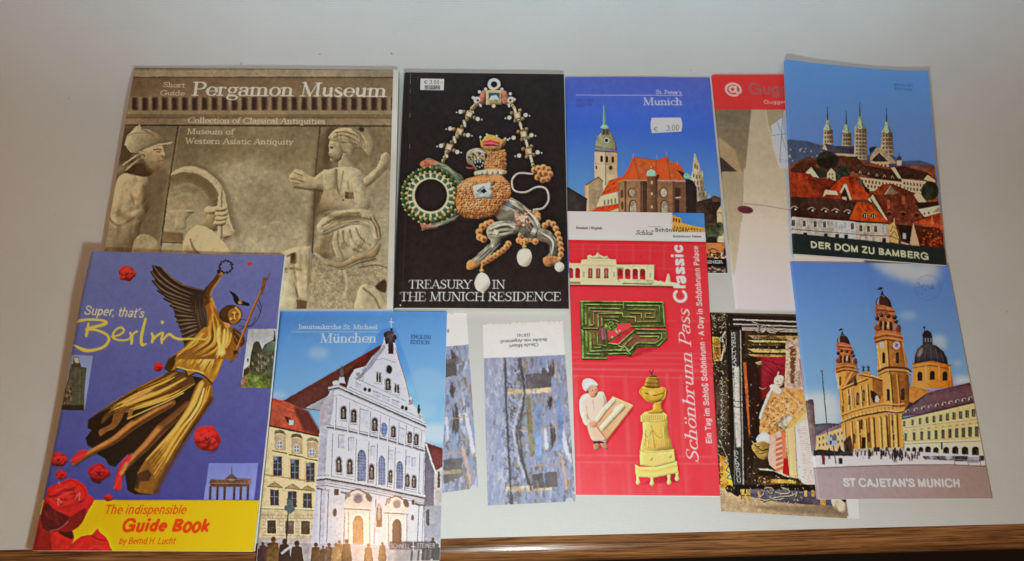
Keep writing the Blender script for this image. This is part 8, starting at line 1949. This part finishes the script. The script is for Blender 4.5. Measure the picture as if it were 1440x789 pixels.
def art_golden_angel():
    A = Art([(121.6, 353), (400.4, 358.4), (356.4, 775.4), (37, 774.4)], .8, (84, 84, 150))
    lt = (.55, -.6)
    A.view(20, 340, 1.757)
    A.rect(-50, -50, 800, 900, (100, 103, 146), grad=((360, 30), (300, 640), (62, 64, 128)))
    A.mottle(.02, 5)
    # inset photographs
    A.view(60, 490, 5.26)
    A.poly([(160, 28), (370, 40), (304, 434), (70, 430)], (120, 126, 158), grad=((260, 40), (240, 430), (136, 146, 184)))
    st = (84, 74, 58)
    A.poly([(200, 130), (212, 100), (228, 96), (226, 60), (244, 44), (268, 52), (276, 90), (284, 120), (322, 126), (304, 300), (302, 434), (84, 430), (104, 330), (118, 290), (134, 290), (140, 230), (158, 150), (166, 230), (162, 280), (176, 240), (190, 200)], st, tex=.3, ts=.5)
    A.poly([(216, 122), (322, 126), (302, 310), (298, 434), (206, 434), (210, 300)], (76, 76, 60), tex=.12, ts=1); A.lines([[(262, 122), (250, 434)], [(214, 210), (312, 212)], [(212, 300), (300, 300)], [(288, 124), (276, 434)]], 2, (56, 54, 44)); A.poly([(230, 60), (248, 48), (266, 56), (274, 92), (240, 90)], (150, 140, 128), soft=4)
    for x, y in scatter_box(100, 250, 210, 420, 40, 5): A.rect(x - 4, y - 9, x + 4, y + 9, (44, 38, 32) if int(x) % 2 else (124, 108, 80), soft=2)
    A.poly([(84, 400), (300, 400), (298, 440), (80, 434)], (40, 36, 30), soft=5)
    A.view(20, 340, 1.757)
    A.poly([(578, 212), (652, 212), (634, 356), (558, 352)], (150, 146, 148), grad=((600, 215), (600, 300), (176, 174, 174)))
    dm = (66, 68, 54)
    A.poly([(584, 270), (590, 250), (604, 242), (612, 262), (618, 250), (640, 238), (643, 222), (646, 236), (650, 250), (640, 310), (634, 356), (560, 352), (566, 310), (580, 300)], dm, tex=.3, ts=.5); A.poly([(614, 268), (622, 250), (636, 240), (648, 246), (644, 268)], (84, 100, 84), puff=(6, 1, *lt)); A.ell(598, 252, 9, 10, (56, 62, 52), soft=2); A.line([(643, 218), (645, 240)], 3, (70, 64, 56))
    for x, y in scatter_box(572, 275, 645, 315, 34, 7): A.rect(x - 1.5, y - 4, x + 1.5, y + 4, (38, 36, 32) if int(x) % 2 else (128, 114, 90), soft=1)
    A.poly([(562, 330), (580, 318), (600, 326), (620, 318), (638, 330), (634, 356), (558, 354)], (82, 92, 46), tex=.35, ts=.5); A.poly([(560, 330), (574, 322), (576, 354), (558, 352)], (110, 86, 64), tex=.3, ts=.5)
    A.view(180, 630, 5.09)
    A.poly([(568, 92), (926, 94), (898, 364), (530, 362)], (106, 112, 170), grad=((700, 100), (700, 360), (124, 128, 180)))
    bg = (92, 68, 62)
    A.poly([(582, 208), (680, 212), (700, 196), (716, 180), (736, 170), (752, 186), (776, 204), (874, 206), (878, 240), (862, 246), (866, 266), (580, 266), (576, 244), (570, 236)], bg, tex=.2, ts=.4); A.lines([[(572, 240), (876, 240)], [(584, 214), (874, 210)]], 4, (126, 98, 84)); A.line([(578, 252), (866, 254)], 5, (54, 40, 42)); A.poly([(712, 206), (720, 184), (734, 168), (748, 180), (760, 206)], (70, 60, 56), tex=.3, ts=.4); A.line([(734, 110), (734, 175)], 5, (84, 76, 90), taper=[.5, 1, 1.6]); A.ell(734, 214, 26, 8, (130, 104, 88), soft=2)
    for x in (578, 630, 682, 752, 800, 852): A.poly([(x - 8, 264), (x + 10, 264), (x + 6, 364), (x - 10, 364)], (86, 66, 68), grad=((x - 8, 300), (x + 10, 300), (52, 40, 48)))
    # spear and ribbons
    A.view(200, 360, 5.637)
    A.lines([[(925, 345), (945, 400), (940, 440)], [(915, 380), (935, 440), (900, 510), (850, 550), (760, 540)], [(900, 480), (870, 530), (800, 555), (740, 590)], [(780, 490), (830, 500)]], 6, (58, 46, 50), smooth=True)
    GP = [(50, 30, 14), (106, 68, 26), (164, 112, 42), (218, 168, 72), (248, 214, 124)]
    # wing
    A.poly([(145, 85), (230, 165), (330, 222), (430, 250), (490, 262), (520, 320), (500, 420), (520, 560), (520, 640), (400, 680), (345, 710), (325, 690), (310, 610), (285, 535), (255, 455), (250, 415), (215, 380), (240, 372), (165, 325), (180, 318), (112, 262), (140, 258), (70, 185), (100, 185), (58, 118), (80, 110), (72, 66)], (52, 40, 36))
    FE = [[(78, 70), (150, 160), (260, 240), (400, 300)], [(68, 120), (140, 200), (250, 270), (380, 325)], [(78, 185), (160, 265), (260, 310), (380, 350)], [(120, 262), (220, 320), (300, 345), (390, 375)], [(170, 325), (260, 362), (330, 385), (400, 400)], [(222, 380), (300, 405), (380, 425), (440, 430)], [(254, 418), (330, 435), (420, 452), (470, 450)], [(258, 460), (340, 467), (430, 472), (480, 470)], [(270, 502), (350, 497), (440, 492), (490, 488)], [(288, 537), (360, 522), (450, 512), (500, 500)], [(300, 575), (370, 552), (460, 532), (500, 520)], [(310, 612), (380, 582), (470, 552), (510, 540)], [(320, 650), (390, 617), (480, 582), (515, 560)], [(330, 694), (400, 652), (490, 620), (520, 600)], [(145, 92), (230, 172), (330, 230), (490, 275)]]
    for p in FE[::-1]:
        A.line([(x, y + 6) for x, y in p], 27, (40, 30, 28), smooth=True, taper=[.6, 1, 1, .8]); A.line([(x, y - 2) for x, y in p], 15, (96, 75, 60), smooth=True, taper=[.5, 1, .8, .3], soft=1.5); A.line([(x, y - 5) for x, y in p], 4, (134, 108, 86), smooth=True, taper=[.3, 1, .6, .1], alpha=.8, soft=1)
    A.poly([(380, 300), (500, 280), (530, 330), (500, 430), (525, 560), (515, 650), (420, 640), (440, 500), (380, 400)], (50, 37, 32), soft=22, alpha=.85)
    A.folds([(400, 330), (410, 430), (440, 560), (420, 660)], [(500, 300), (490, 420), (515, 540), (510, 640)], 40, [(38, 28, 25), (70, 53, 44), (98, 76, 62)], (4, 10), 14, 10, .6, 2)
    # raised arm and wreath
    A.line([(600, 150), (572, 195), (530, 252), (512, 310), (530, 390), (560, 450)], 54, (88, 54, 30), smooth=True, taper=[.75, .95, 1.1, 1.15, 1.5, 1.6]); A.line([(612, 165), (590, 205), (552, 258), (535, 310)], 14, (176, 122, 74), smooth=True, soft=8, alpha=.75); A.line([(505, 240), (490, 290), (505, 330)], 14, (48, 30, 20), smooth=True, soft=8, alpha=.8); A.line([(545, 330), (570, 400), (580, 440)], 26, (204, 142, 66), smooth=True, soft=14, alpha=.8)
    A.ell(612, 135, 22, 28, (132, 90, 58), puff=(9, 1.3, .6, -.5, .6, 2)); A.ell(600, 118, 14, 16, (50, 34, 28), soft=4)
    a = np.radians(np.linspace(-20, 340, 30)); wp = np.stack([656 + 50 * np.cos(a), 82 + 47 * np.sin(a)], 1)
    A.line(wp, 9, (42, 34, 34))
    for i, (x, y) in enumerate(wp): A.ell(x + 6 * math.cos(i * 2.1), y + 6 * math.sin(i * 2.1), 10, 5, (62, 50, 44) if i % 3 else (34, 28, 30), rot=i * 37)
    # gown falling to the left, hollow and dark inside
    A.view(110, 470, 3.43)
    A.poly([(45, 400), (40, 440), (60, 450), (30, 490), (40, 525), (75, 545), (85, 568), (125, 590), (140, 620), (170, 630), (235, 560), (215, 650), (230, 745), (265, 765), (345, 766), (420, 620), (560, 420), (640, 300), (600, 200), (440, 170), (200, 300)], (19, 16, 18), smooth=False, soft=1)
    A.poly([(440, 160), (400, 188), (330, 218), (250, 262), (160, 318), (90, 365), (48, 404), (50, 436), (110, 420), (150, 380), (180, 372), (240, 360), (290, 345), (420, 306), (500, 268), (562, 228), (540, 180)], (84, 56, 26), soft=1)
    A.folds([(452, 160), (380, 196), (250, 262), (70, 386)], [(560, 226), (440, 296), (300, 338), (150, 376)], 70, GP, (2, 8), 3, 7, .85, 2); A.folds([(330, 240), (240, 285), (140, 345)], [(400, 262), (290, 310), (170, 356)], 22, [(150, 96, 40), (216, 160, 80), (246, 206, 126)], (2, 6), 4, 5, .9, 1.5)
    A.poly([(48, 404), (110, 360), (150, 350), (110, 390), (100, 430), (60, 446)], (22, 17, 16), smooth=True, soft=8)
    A.poly([(165, 375), (215, 352), (200, 400), (170, 440), (130, 460), (100, 480), (96, 450), (150, 420)], (112, 70, 38), smooth=True, soft=3); A.poly([(235, 360), (262, 345), (250, 385), (228, 395)], (128, 86, 44), soft=3)
    # legs
    for p, w, tp in (([(-25, 612), (20, 580), (90, 540), (170, 495), (250, 430), (340, 372), (440, 318)], 44, [.5, .6, .7, .9, 1.1, 1.1, 1]), ([(190, 690), (212, 640), (250, 595), (320, 525), (390, 445), (460, 385), (520, 330)], 50, [.5, .6, .7, .9, 1.1, 1, .9])):
        A.line(p, w, (116, 70, 36), smooth=True, taper=tp, soft=1.5); A.line([(x - 3, y - 6) for x, y in p], w * .5, (172, 114, 62), smooth=True, taper=tp, soft=9, alpha=.85); A.line([(x + 6, y + 12) for x, y in p], w * .3, (66, 38, 22), smooth=True, taper=tp, soft=7, alpha=.75)
    A.line([(400, 420), (470, 360), (540, 270)], 46, (54, 28, 18), soft=24, alpha=.6); A.line([(260, 400), (350, 345), (450, 300)], 14, (52, 34, 18), smooth=True, soft=8, alpha=.8); A.line([(230, 396), (330, 350), (430, 306), (500, 270)], 5, (214, 172, 96), smooth=True, soft=2)
    for p in ([(-40, 600), (-10, 560), (25, 545), (40, 560), (10, 590), (-20, 610)], [(165, 735), (172, 680), (205, 600), (250, 565), (240, 600), (205, 660), (200, 730), (185, 745)]): A.poly(p, (206, 44, 52), smooth=True, puff=(7, 1.1, *lt, .6, 3), soft=2); A.line([p[0], p[3]], 8, (238, 92, 88), soft=6, alpha=.5)
    A.line([(200, 660), (225, 615)], 18, (168, 108, 62), soft=6)
    # lit front panel
    A.poly([(562, 232), (600, 196), (636, 216), (644, 290), (606, 340), (556, 400), (506, 480), (454, 570), (404, 650), (372, 740), (350, 764), (285, 758), (262, 740), (285, 690), (275, 660), (312, 600), (380, 520), (450, 440), (512, 350)], (122, 80, 34), soft=1)
    A.folds([(572, 236), (524, 350), (450, 450), (306, 620)], [(640, 240), (600, 345), (490, 500), (352, 760)], 85, GP[1:], (2, 9), 6, 6, .85, 2); A.line([(588, 226), (540, 330), (470, 430), (390, 520), (318, 596)], 24, (226, 186, 96), smooth=True, taper=[.9, 1, .7, .4, .2], soft=7, alpha=.85); A.line([(636, 300), (560, 410), (480, 540), (410, 660), (366, 750)], 26, (84, 48, 28), smooth=True, soft=10, alpha=.75); A.line([(600, 250), (575, 330), (530, 400)], 8, (252, 228, 150), smooth=True, soft=4, alpha=.9)
    A.poly([(276, 664), (330, 640), (345, 670), (330, 700), (290, 700), (280, 740), (262, 735)], (58, 36, 26), soft=5, alpha=.85)
    # overskirt and bodice
    A.poly([(520, 40), (470, 80), (428, 108), (408, 150), (440, 168), (478, 150), (510, 164), (522, 188), (560, 172), (596, 186), (612, 206), (640, 224), (664, 190), (690, 130), (720, 60), (690, -60), (600, -40)], (150, 104, 40), soft=1)
    A.folds([(600, -20), (520, 50), (430, 130)], [(700, 0), (690, 100), (645, 216)], 80, GP[1:], (3, 10), 21, 6, .8, 2); A.folds([(640, 20), (600, 90), (540, 160)], [(680, 30), (660, 110), (620, 190)], 24, GP[3:] + [(255, 238, 168)], (2, 8), 22, 6, .8, 3)
    A.poly([(408, 150), (428, 108), (470, 84), (460, 130), (440, 168)], (60, 40, 22), soft=5); A.line([(412, 152), (440, 168), (480, 152), (512, 168), (524, 190), (562, 174), (598, 188), (640, 226)], 6, (44, 28, 16), smooth=True, soft=2.5); A.line([(470, 146), (515, 158), (560, 164), (600, 176)], 4, (246, 214, 130), smooth=True, soft=2)
    A.view(200, 360, 5.637)
    A.poly([(500, 390), (540, 345), (572, 400), (606, 462), (640, 512), (700, 550), (762, 592), (806, 640), (796, 700), (742, 742), (720, 800), (420, 800), (240, 800), (330, 735), (440, 680), (512, 640), (525, 560)], (128, 82, 32), soft=1)
    A.folds([(520, 400), (515, 520), (520, 640), (440, 700), (300, 780)], [(590, 450), (640, 560), (640, 680), (590, 760), (480, 800)], 70, GP, (3, 11), 9, 8, .8, 2); A.folds([(590, 520), (580, 620), (600, 720), (560, 800)], [(700, 570), (690, 650), (640, 740), (620, 800)], 60, GP[1:] + [(252, 226, 146)], (3, 11), 10, 8, .8, 2)
    A.line([(545, 370), (556, 440), (540, 520), (528, 600)], 22, (206, 138, 58), smooth=True, soft=12, alpha=.7); A.line([(600, 560), (592, 640), (622, 720)], 15, (246, 208, 112), smooth=True, soft=8); A.line([(648, 570), (644, 650), (626, 740)], 13, (250, 216, 126), smooth=True, soft=7); A.ell(624, 745, 30, 26, (252, 220, 130), soft=20, alpha=.85); A.line([(700, 600), (690, 660), (660, 710)], 11, (226, 178, 88), smooth=True, soft=6, alpha=.8)
    A.poly([(716, 560), (770, 590), (808, 640), (798, 690), (750, 700), (720, 640)], (74, 46, 26), smooth=True, soft=8); A.lines([[(735, 590), (770, 620), (785, 670)], [(725, 620), (750, 660)]], 7, (138, 94, 50), smooth=True, soft=4)
    # spear, hand
    A.line([(1016, 124), (990, 185)], 12, (112, 78, 66), taper=[.4, 1]); A.line([(970, 180), (950, 285)], 44, (104, 66, 50), taper=[.7, 1, .7], tex=.35, ts=.5); A.line([(945, 270), (880, 410), (820, 545), (740, 740), (700, 820)], 22, (110, 66, 40), smooth=True); A.line([(940, 270), (874, 412), (814, 548), (734, 742)], 6, (186, 130, 84), smooth=True, soft=2); A.poly([(720, 735), (752, 735), (752, 772), (724, 780)], (60, 38, 24), smooth=True, soft=4); A.line([(742, 770), (700, 800)], 26, (120, 76, 40), soft=6)
    # head with an eagle crest
    A.poly([(604, 462), (628, 412), (680, 382), (742, 386), (786, 424), (788, 474), (762, 520), (722, 532), (680, 522), (636, 506)], (70, 44, 24), smooth=True, puff=(16, 1, .5, -.5, .7, 2)); A.poly([(684, 430), (730, 402), (770, 424), (776, 470), (756, 512), (722, 528), (694, 514), (680, 470)], (140, 92, 40), smooth=True, soft=4); A.line([(740, 400), (772, 440), (770, 480)], 16, (214, 162, 82), smooth=True, soft=9, alpha=.8); A.ell(728, 440, 14, 8, (232, 184, 98), soft=7); A.lines([[(704, 458), (722, 452)], [(744, 448), (762, 452)]], 6, (50, 30, 16), soft=2.5); A.line([(730, 450), (728, 484), (738, 486)], 5, (240, 200, 114), smooth=True, soft=2.5); A.line([(702, 500), (722, 496)], 5, (56, 30, 16), soft=2); A.ell(700, 488, 9, 8, (226, 178, 92), soft=5); A.poly([(640, 512), (690, 524), (690, 552), (655, 560)], (176, 124, 54), soft=6)
    A.poly([(688, 276), (714, 280), (748, 306), (764, 330), (772, 352), (796, 350), (812, 356), (846, 370), (846, 390), (800, 384), (768, 380), (742, 372), (722, 340), (716, 312)], (30, 26, 30), smooth=True); A.ell(776, 360, 18, 16, (120, 88, 56), soft=5, tex=.4, ts=.4)
    A.view(20, 340, 1.757)
    # roses
    rose(A, 277, 77, 20, (196, 60, 52), 3); A.ell(580, 54, 6, 4.5, (170, 50, 66)); rose(A, 352, 303, 12, (186, 40, 48), 5); rose(A, 472, 480, 33, (206, 42, 46), 6, 1); rose(A, 108, 533, 20, (200, 44, 50), 7); rose(A, 114, 571, 13, (200, 44, 52), 8); rose(A, 204, 567, 24, (184, 34, 46), 9)
    A.poly([(184, 570), (196, 582), (214, 590), (206, 594), (190, 588)], (70, 14, 26), soft=3)
    # yellow band
    A.poly([(20, 632), (50, 634), (604, 635), (640, 636), (640, 900), (0, 900)], (206, 164, 12), grad=((60, 690), (560, 690), (222, 182, 18))); A.mottle(.012, 2)
    A.line([(50, 634), (604, 635)], 1.6, (120, 104, 60))
    rose(A, 229, 629, 10, (190, 44, 34), 4)
    # bouquet at lower left
    A.view(30, 630, 5.09)
    A.poly([(-20, 480), (80, 480), (140, 466), (150, 560), (220, 600), (215, 760), (-20, 760)], (128, 26, 26), smooth=False, puff=(24, 1.0, *lt, .2, 3)); A.line([(110, 480), (96, 600), (78, 740)], 9, (176, 84, 66), smooth=True, soft=8, alpha=.5); A.line([(150, 560), (205, 600), (220, 740)], 8, (74, 10, 14), smooth=True, soft=5)
    A.poly([(200, 600), (280, 590), (370, 620), (350, 700), (320, 760), (215, 760)], (176, 34, 32), smooth=True, puff=(20, 1, *lt, .2, 3)); A.poly([(260, 595), (350, 580), (366, 640), (330, 640)], (74, 16, 18), smooth=True, soft=4)
    A.poly([(330, 760), (360, 680), (420, 630), (490, 620), (532, 574), (556, 600), (600, 640), (624, 700), (624, 760)], (184, 36, 34), smooth=True, puff=(26, 1, *lt, .3, 3)); A.line([(420, 632), (490, 622), (540, 650), (600, 660)], 5, (112, 16, 20), smooth=True, soft=4); A.line([(480, 720), (520, 700), (580, 716)], 10, (214, 54, 46), smooth=True, soft=6)
    A.poly([(140, 480), (150, 400), (175, 330), (180, 290), (210, 262), (250, 240), (300, 222), (345, 205), (400, 222), (450, 262), (470, 320), (512, 360), (470, 440), (440, 500), (390, 560), (350, 590), (270, 590), (200, 592), (150, 550)], (178, 30, 36), smooth=True, puff=(34, 1.1, .35, -.8, .3, 4))
    A.poly([(140, 470), (180, 380), (230, 430), (330, 480), (360, 500), (300, 560), (230, 590), (170, 580), (146, 540)], (84, 22, 30), smooth=True, soft=10); A.poly([(330, 500), (400, 450), (450, 420), (440, 500), (400, 560), (340, 590), (290, 590)], (120, 22, 26), smooth=True, soft=6); A.line([(200, 590), (270, 570), (330, 520)], 6, (214, 120, 110), smooth=True, soft=4, alpha=.6)
    for k, p in enumerate([[(250, 340), (290, 300), (340, 310), (360, 360), (310, 400), (260, 390)], [(200, 290), (250, 250), (280, 280), (240, 330), (196, 340)], [(360, 260), (420, 260), (450, 320), (420, 380), (380, 350)], [(290, 250), (350, 220), (390, 250), (350, 290), (300, 290)], [(300, 330), (340, 320), (350, 360), (310, 370)]]): A.poly(p, (206, 40, 42), smooth=True, puff=(14, 1.5, .35, -.8, .3, 3), soft=2); A.line(spline(p, True)[:26], 5, (112, 14, 24), soft=3, alpha=.8)
    A.folds([(196, 300), (250, 270), (320, 240), (400, 250)], [(190, 380), (260, 420), (350, 400), (440, 360)], 46, [(112, 12, 24), (176, 28, 34), (214, 48, 46), (236, 92, 80)], (4, 14), 15, 16, .6, 3)
    A.folds([(160, 420), (180, 480), (220, 560)], [(260, 440), (280, 500), (300, 560)], 24, [(56, 14, 22), (96, 24, 30), (130, 30, 36)], (8, 18), 16, 10, .5, 5)
    A.lines([[(262, 400), (258, 350), (280, 380)], [(380, 350), (410, 310), (404, 370)], [(270, 250), (262, 230)]], 5, (236, 160, 150), smooth=True, soft=4, alpha=.7)
    A.mottle(.05, .7, fine=True); A.warp(.7, 5)
    A.clarity()
    # lettering
    A.lines([[(92, 445), (99, 445)], [(64, 588), (76, 586)]], 1.2, (190, 186, 196), alpha=.8)
    A.view(20, 340, 1.757)
    A.text("Super, that\xb4s", (173, 177), (318, 184), 22, (226, 204, 140), shear=.12)
    A.view(100, 345, 5.0875)
    yb = (240, 206, 74)
    B = dict(smooth=True)
    for p, w, tp in [([(48, 534), (120, 522), (210, 524), (252, 540), (230, 556), (160, 574), (112, 590), (180, 594), (250, 624), (268, 660), (240, 704), (180, 730), (110, 738), (60, 720), (20, 698)], 20, [1, .8, .8, 1, 1.2, 1, .8, .8, .8, .8, 1, .9, 1.2, 1, .4]), ([(128, 546), (118, 600), (110, 634)], 20, [.6, 1, .9]), ([(288, 640), (340, 628), (374, 598), (352, 574), (310, 600), (296, 644), (340, 664), (400, 660), (424, 640)], 14, [.6, .9, 1, 1, 1.1, 1, .9, .8, .8]), ([(418, 612), (430, 640), (426, 688)], 18, [.8, 1, .9]), ([(424, 650), (444, 616), (466, 602)], 13, [.7, 1, 1.2]), ([(530, 514), (510, 580), (496, 650), (500, 694), (530, 690)], 20, [.8, 1, 1, 1.1, .5]), ([(572, 616), (580, 640), (572, 676)], 18, [.9, 1, 1]), ([(574, 668), (610, 630), (650, 612), (640, 650), (642, 684)], 15, [.7, 1, 1, 1, .9]), ([(642, 670), (680, 630), (700, 622), (730, 644), (770, 656), (860, 654), (960, 658)], 16, [.7, 1, 1.2, 1.1, 1, .8, .5])]:
        A.line([(x + 3, y + 4) for x, y in p], w, (150, 120, 70), smooth=True, taper=tp, alpha=.5); A.line(p, w, yb, smooth=True, taper=tp)
    A.poly([(636, 530), (656, 526), (660, 540), (642, 554)], yb)
    A.view(20, 340, 1.757)
    rd = (186, 58, 16)
    A.text('The indispensible', (217, 670), (419, 670), 24, rd, shear=.14); A.text('Guide Book', (259, 714), (476, 715), 33, (204, 54, 12), bold=.03, shear=.14); A.text('by Bernd H. Lucht', (254, 746), (393, 746), 17, rd, shear=.14)
    return A

# ================================================================== the things
GRP = 'souvenir guide booklets laid out on the white sheet'
# ink strength of each print
GAIN = dict(relief=(1.52, 1.72, 2.0), jewel=(1.45, 1.56, 1.74), church=(1.58, 1.72, 1.88), hall=(1.6, 1.78, 2.03), towers=(1.8, 2.05, 2.2),
            yellow=(1.54, 1.7, 1.95), palace=(1.18, 1.2, 1.32), shrine=(1.23, 1.28, 1.4), mark=(1.0, 1.0, 1.08), mark2=(1.04, 1.05, 1.14),
            gable=(1.12, 1.18, 1.33), angel=(1.46, 1.66, 1.78), tag=(1.58, 1.72, 1.88), bar=(1.45, 1.56, 1.74))

def put_all():
    A = art_relief()
    booklet('museum_guide', 'square beige guide book showing stone relief figures and a row of dark dentils', 'guide book', A, A.finish(GAIN['relief']), .0105, spine=.003, mat=SATIN, over=(0, .0055, 0, .0004), group=GRP, key='relief')
    A = art_jewel()
    r = booklet('treasury_guide', 'black guide book with a jewelled gold lion pendant on a pearl chain', 'guide book', A, A.finish(GAIN['jewel']), .0095, spine=.004, mat=SATIN, over=(0, -.0005, 0, .0004), group=GRP, key='jewel')
    s = art_price_barcode()
    sticker(r, s.quad, s, s.finish(GAIN['bar']), label='small white barcode price sticker')
    A = art_red_roof_church()
    r = booklet('church_guide', 'blue booklet with an orange-roofed brick church, half covered by the red leaflet', 'booklet', A, A.finish(GAIN['church']), .0026, spine=.002, over=(0, -.0006, 0, -.0004), group=GRP, key='church')
    s = art_price_tag()
    sticker(r, s.quad, s, s.finish(GAIN['tag']), label='white price sticker with pointed ends', notch=.07)
    A = art_museum_hall()
    booklet('museum_booklet', 'booklet with a red top band and an @ sign over plain beige walls', 'booklet', A, A.finish(GAIN['hall']), .0030, spine=.0025, mat=SATIN, over=(0, -.0006, 0, -.0006), group=GRP, key='hall')
    A = art_shrine()
    card('postcard', 'postcard of a dark gilded shrine with a red lining, partly under the yellow church booklet', 'postcard', A, A.finish(GAIN['shrine']), .0005, lift=lambda u, v: .0012 * (1 - v) ** 2 * (1 - u) , mat=GLOSS, key='shrine')
    A = art_bookmark_tucked()
    card('bookmark', 'painted paper bookmark tucked under the right edge of the white gable booklet', 'bookmark', A, A.finish(GAIN['mark2']), .0005, key='mark2', ragged=.012, group='perforated painted bookmarks', hole=(.95, 1.0, .0032))
    A = art_bookmark()
    card('bookmark', 'painted paper bookmark lying fully uncovered beside the red leaflet, upside-down caption on white', 'bookmark', A, A.finish(GAIN['mark']), .0005, key='mark', ragged=.012, group='perforated painted bookmarks', hole=(.93, 1.0, .0036), lift=lambda u, v: .0008 * u * v ** 2)
    A = art_golden_angel()
    booklet('city_guide', 'blue and yellow guide booklet with a golden winged statue and red roses', 'guide book', A, A.finish(GAIN['angel']), .0050, on=('relief',), spine=.0075, over=(0, -.0006, 0, .0003), group=GRP, key='angel', stiff=60, lift=lambda u, v: .0100 * (1 - u) ** 1.8, backlift=.1)
    A = art_white_gable()
    booklet('church_guide', 'sky blue booklet with a white gabled church front, hanging over the table edge', 'booklet', A, A.finish(GAIN['gable']), .0028, on=('mark2',), spine=.002, over=(0, -.0003, 0, .0004), group=GRP, key='gable')
    A = art_palace_pass()
    booklet('leaflet', 'tall red leaflet with white head, hedge maze, baker and gilded stove', 'leaflet', A, A.finish(GAIN['palace']), .0014, on=('church',), over=(0, 0, 0, .0007), group=GRP, key='palace', stiff=40)
    A = art_yellow_church()
    booklet('church_guide', 'blue booklet with a yellow twin-towered church above a mauve title band', 'booklet', A, A.finish(GAIN['yellow']), .0026, on=('hall', 'shrine'), spine=.002, over=(0, -.0004, 0, .0003), group=GRP, key='yellow', stiff=30)
    A = art_four_towers()
    booklet('cathedral_guide', 'curled booklet of red roofs below four pointed towers, with a dark green title band', 'booklet', A, A.finish(GAIN['towers']), .0026, on=('hall', 'yellow'), spine=.0015, lift=lambda u, v: .0085 * (1 - u) ** 2.2 * (1 - v) ** 1.3 + .0050 * u ** 3 * (1 - v) ** 1.5 + .0012 * (1 - u), over=(0, -.0004, 0, .0006), group=GRP, key='towers', stiff=30)

put_all()
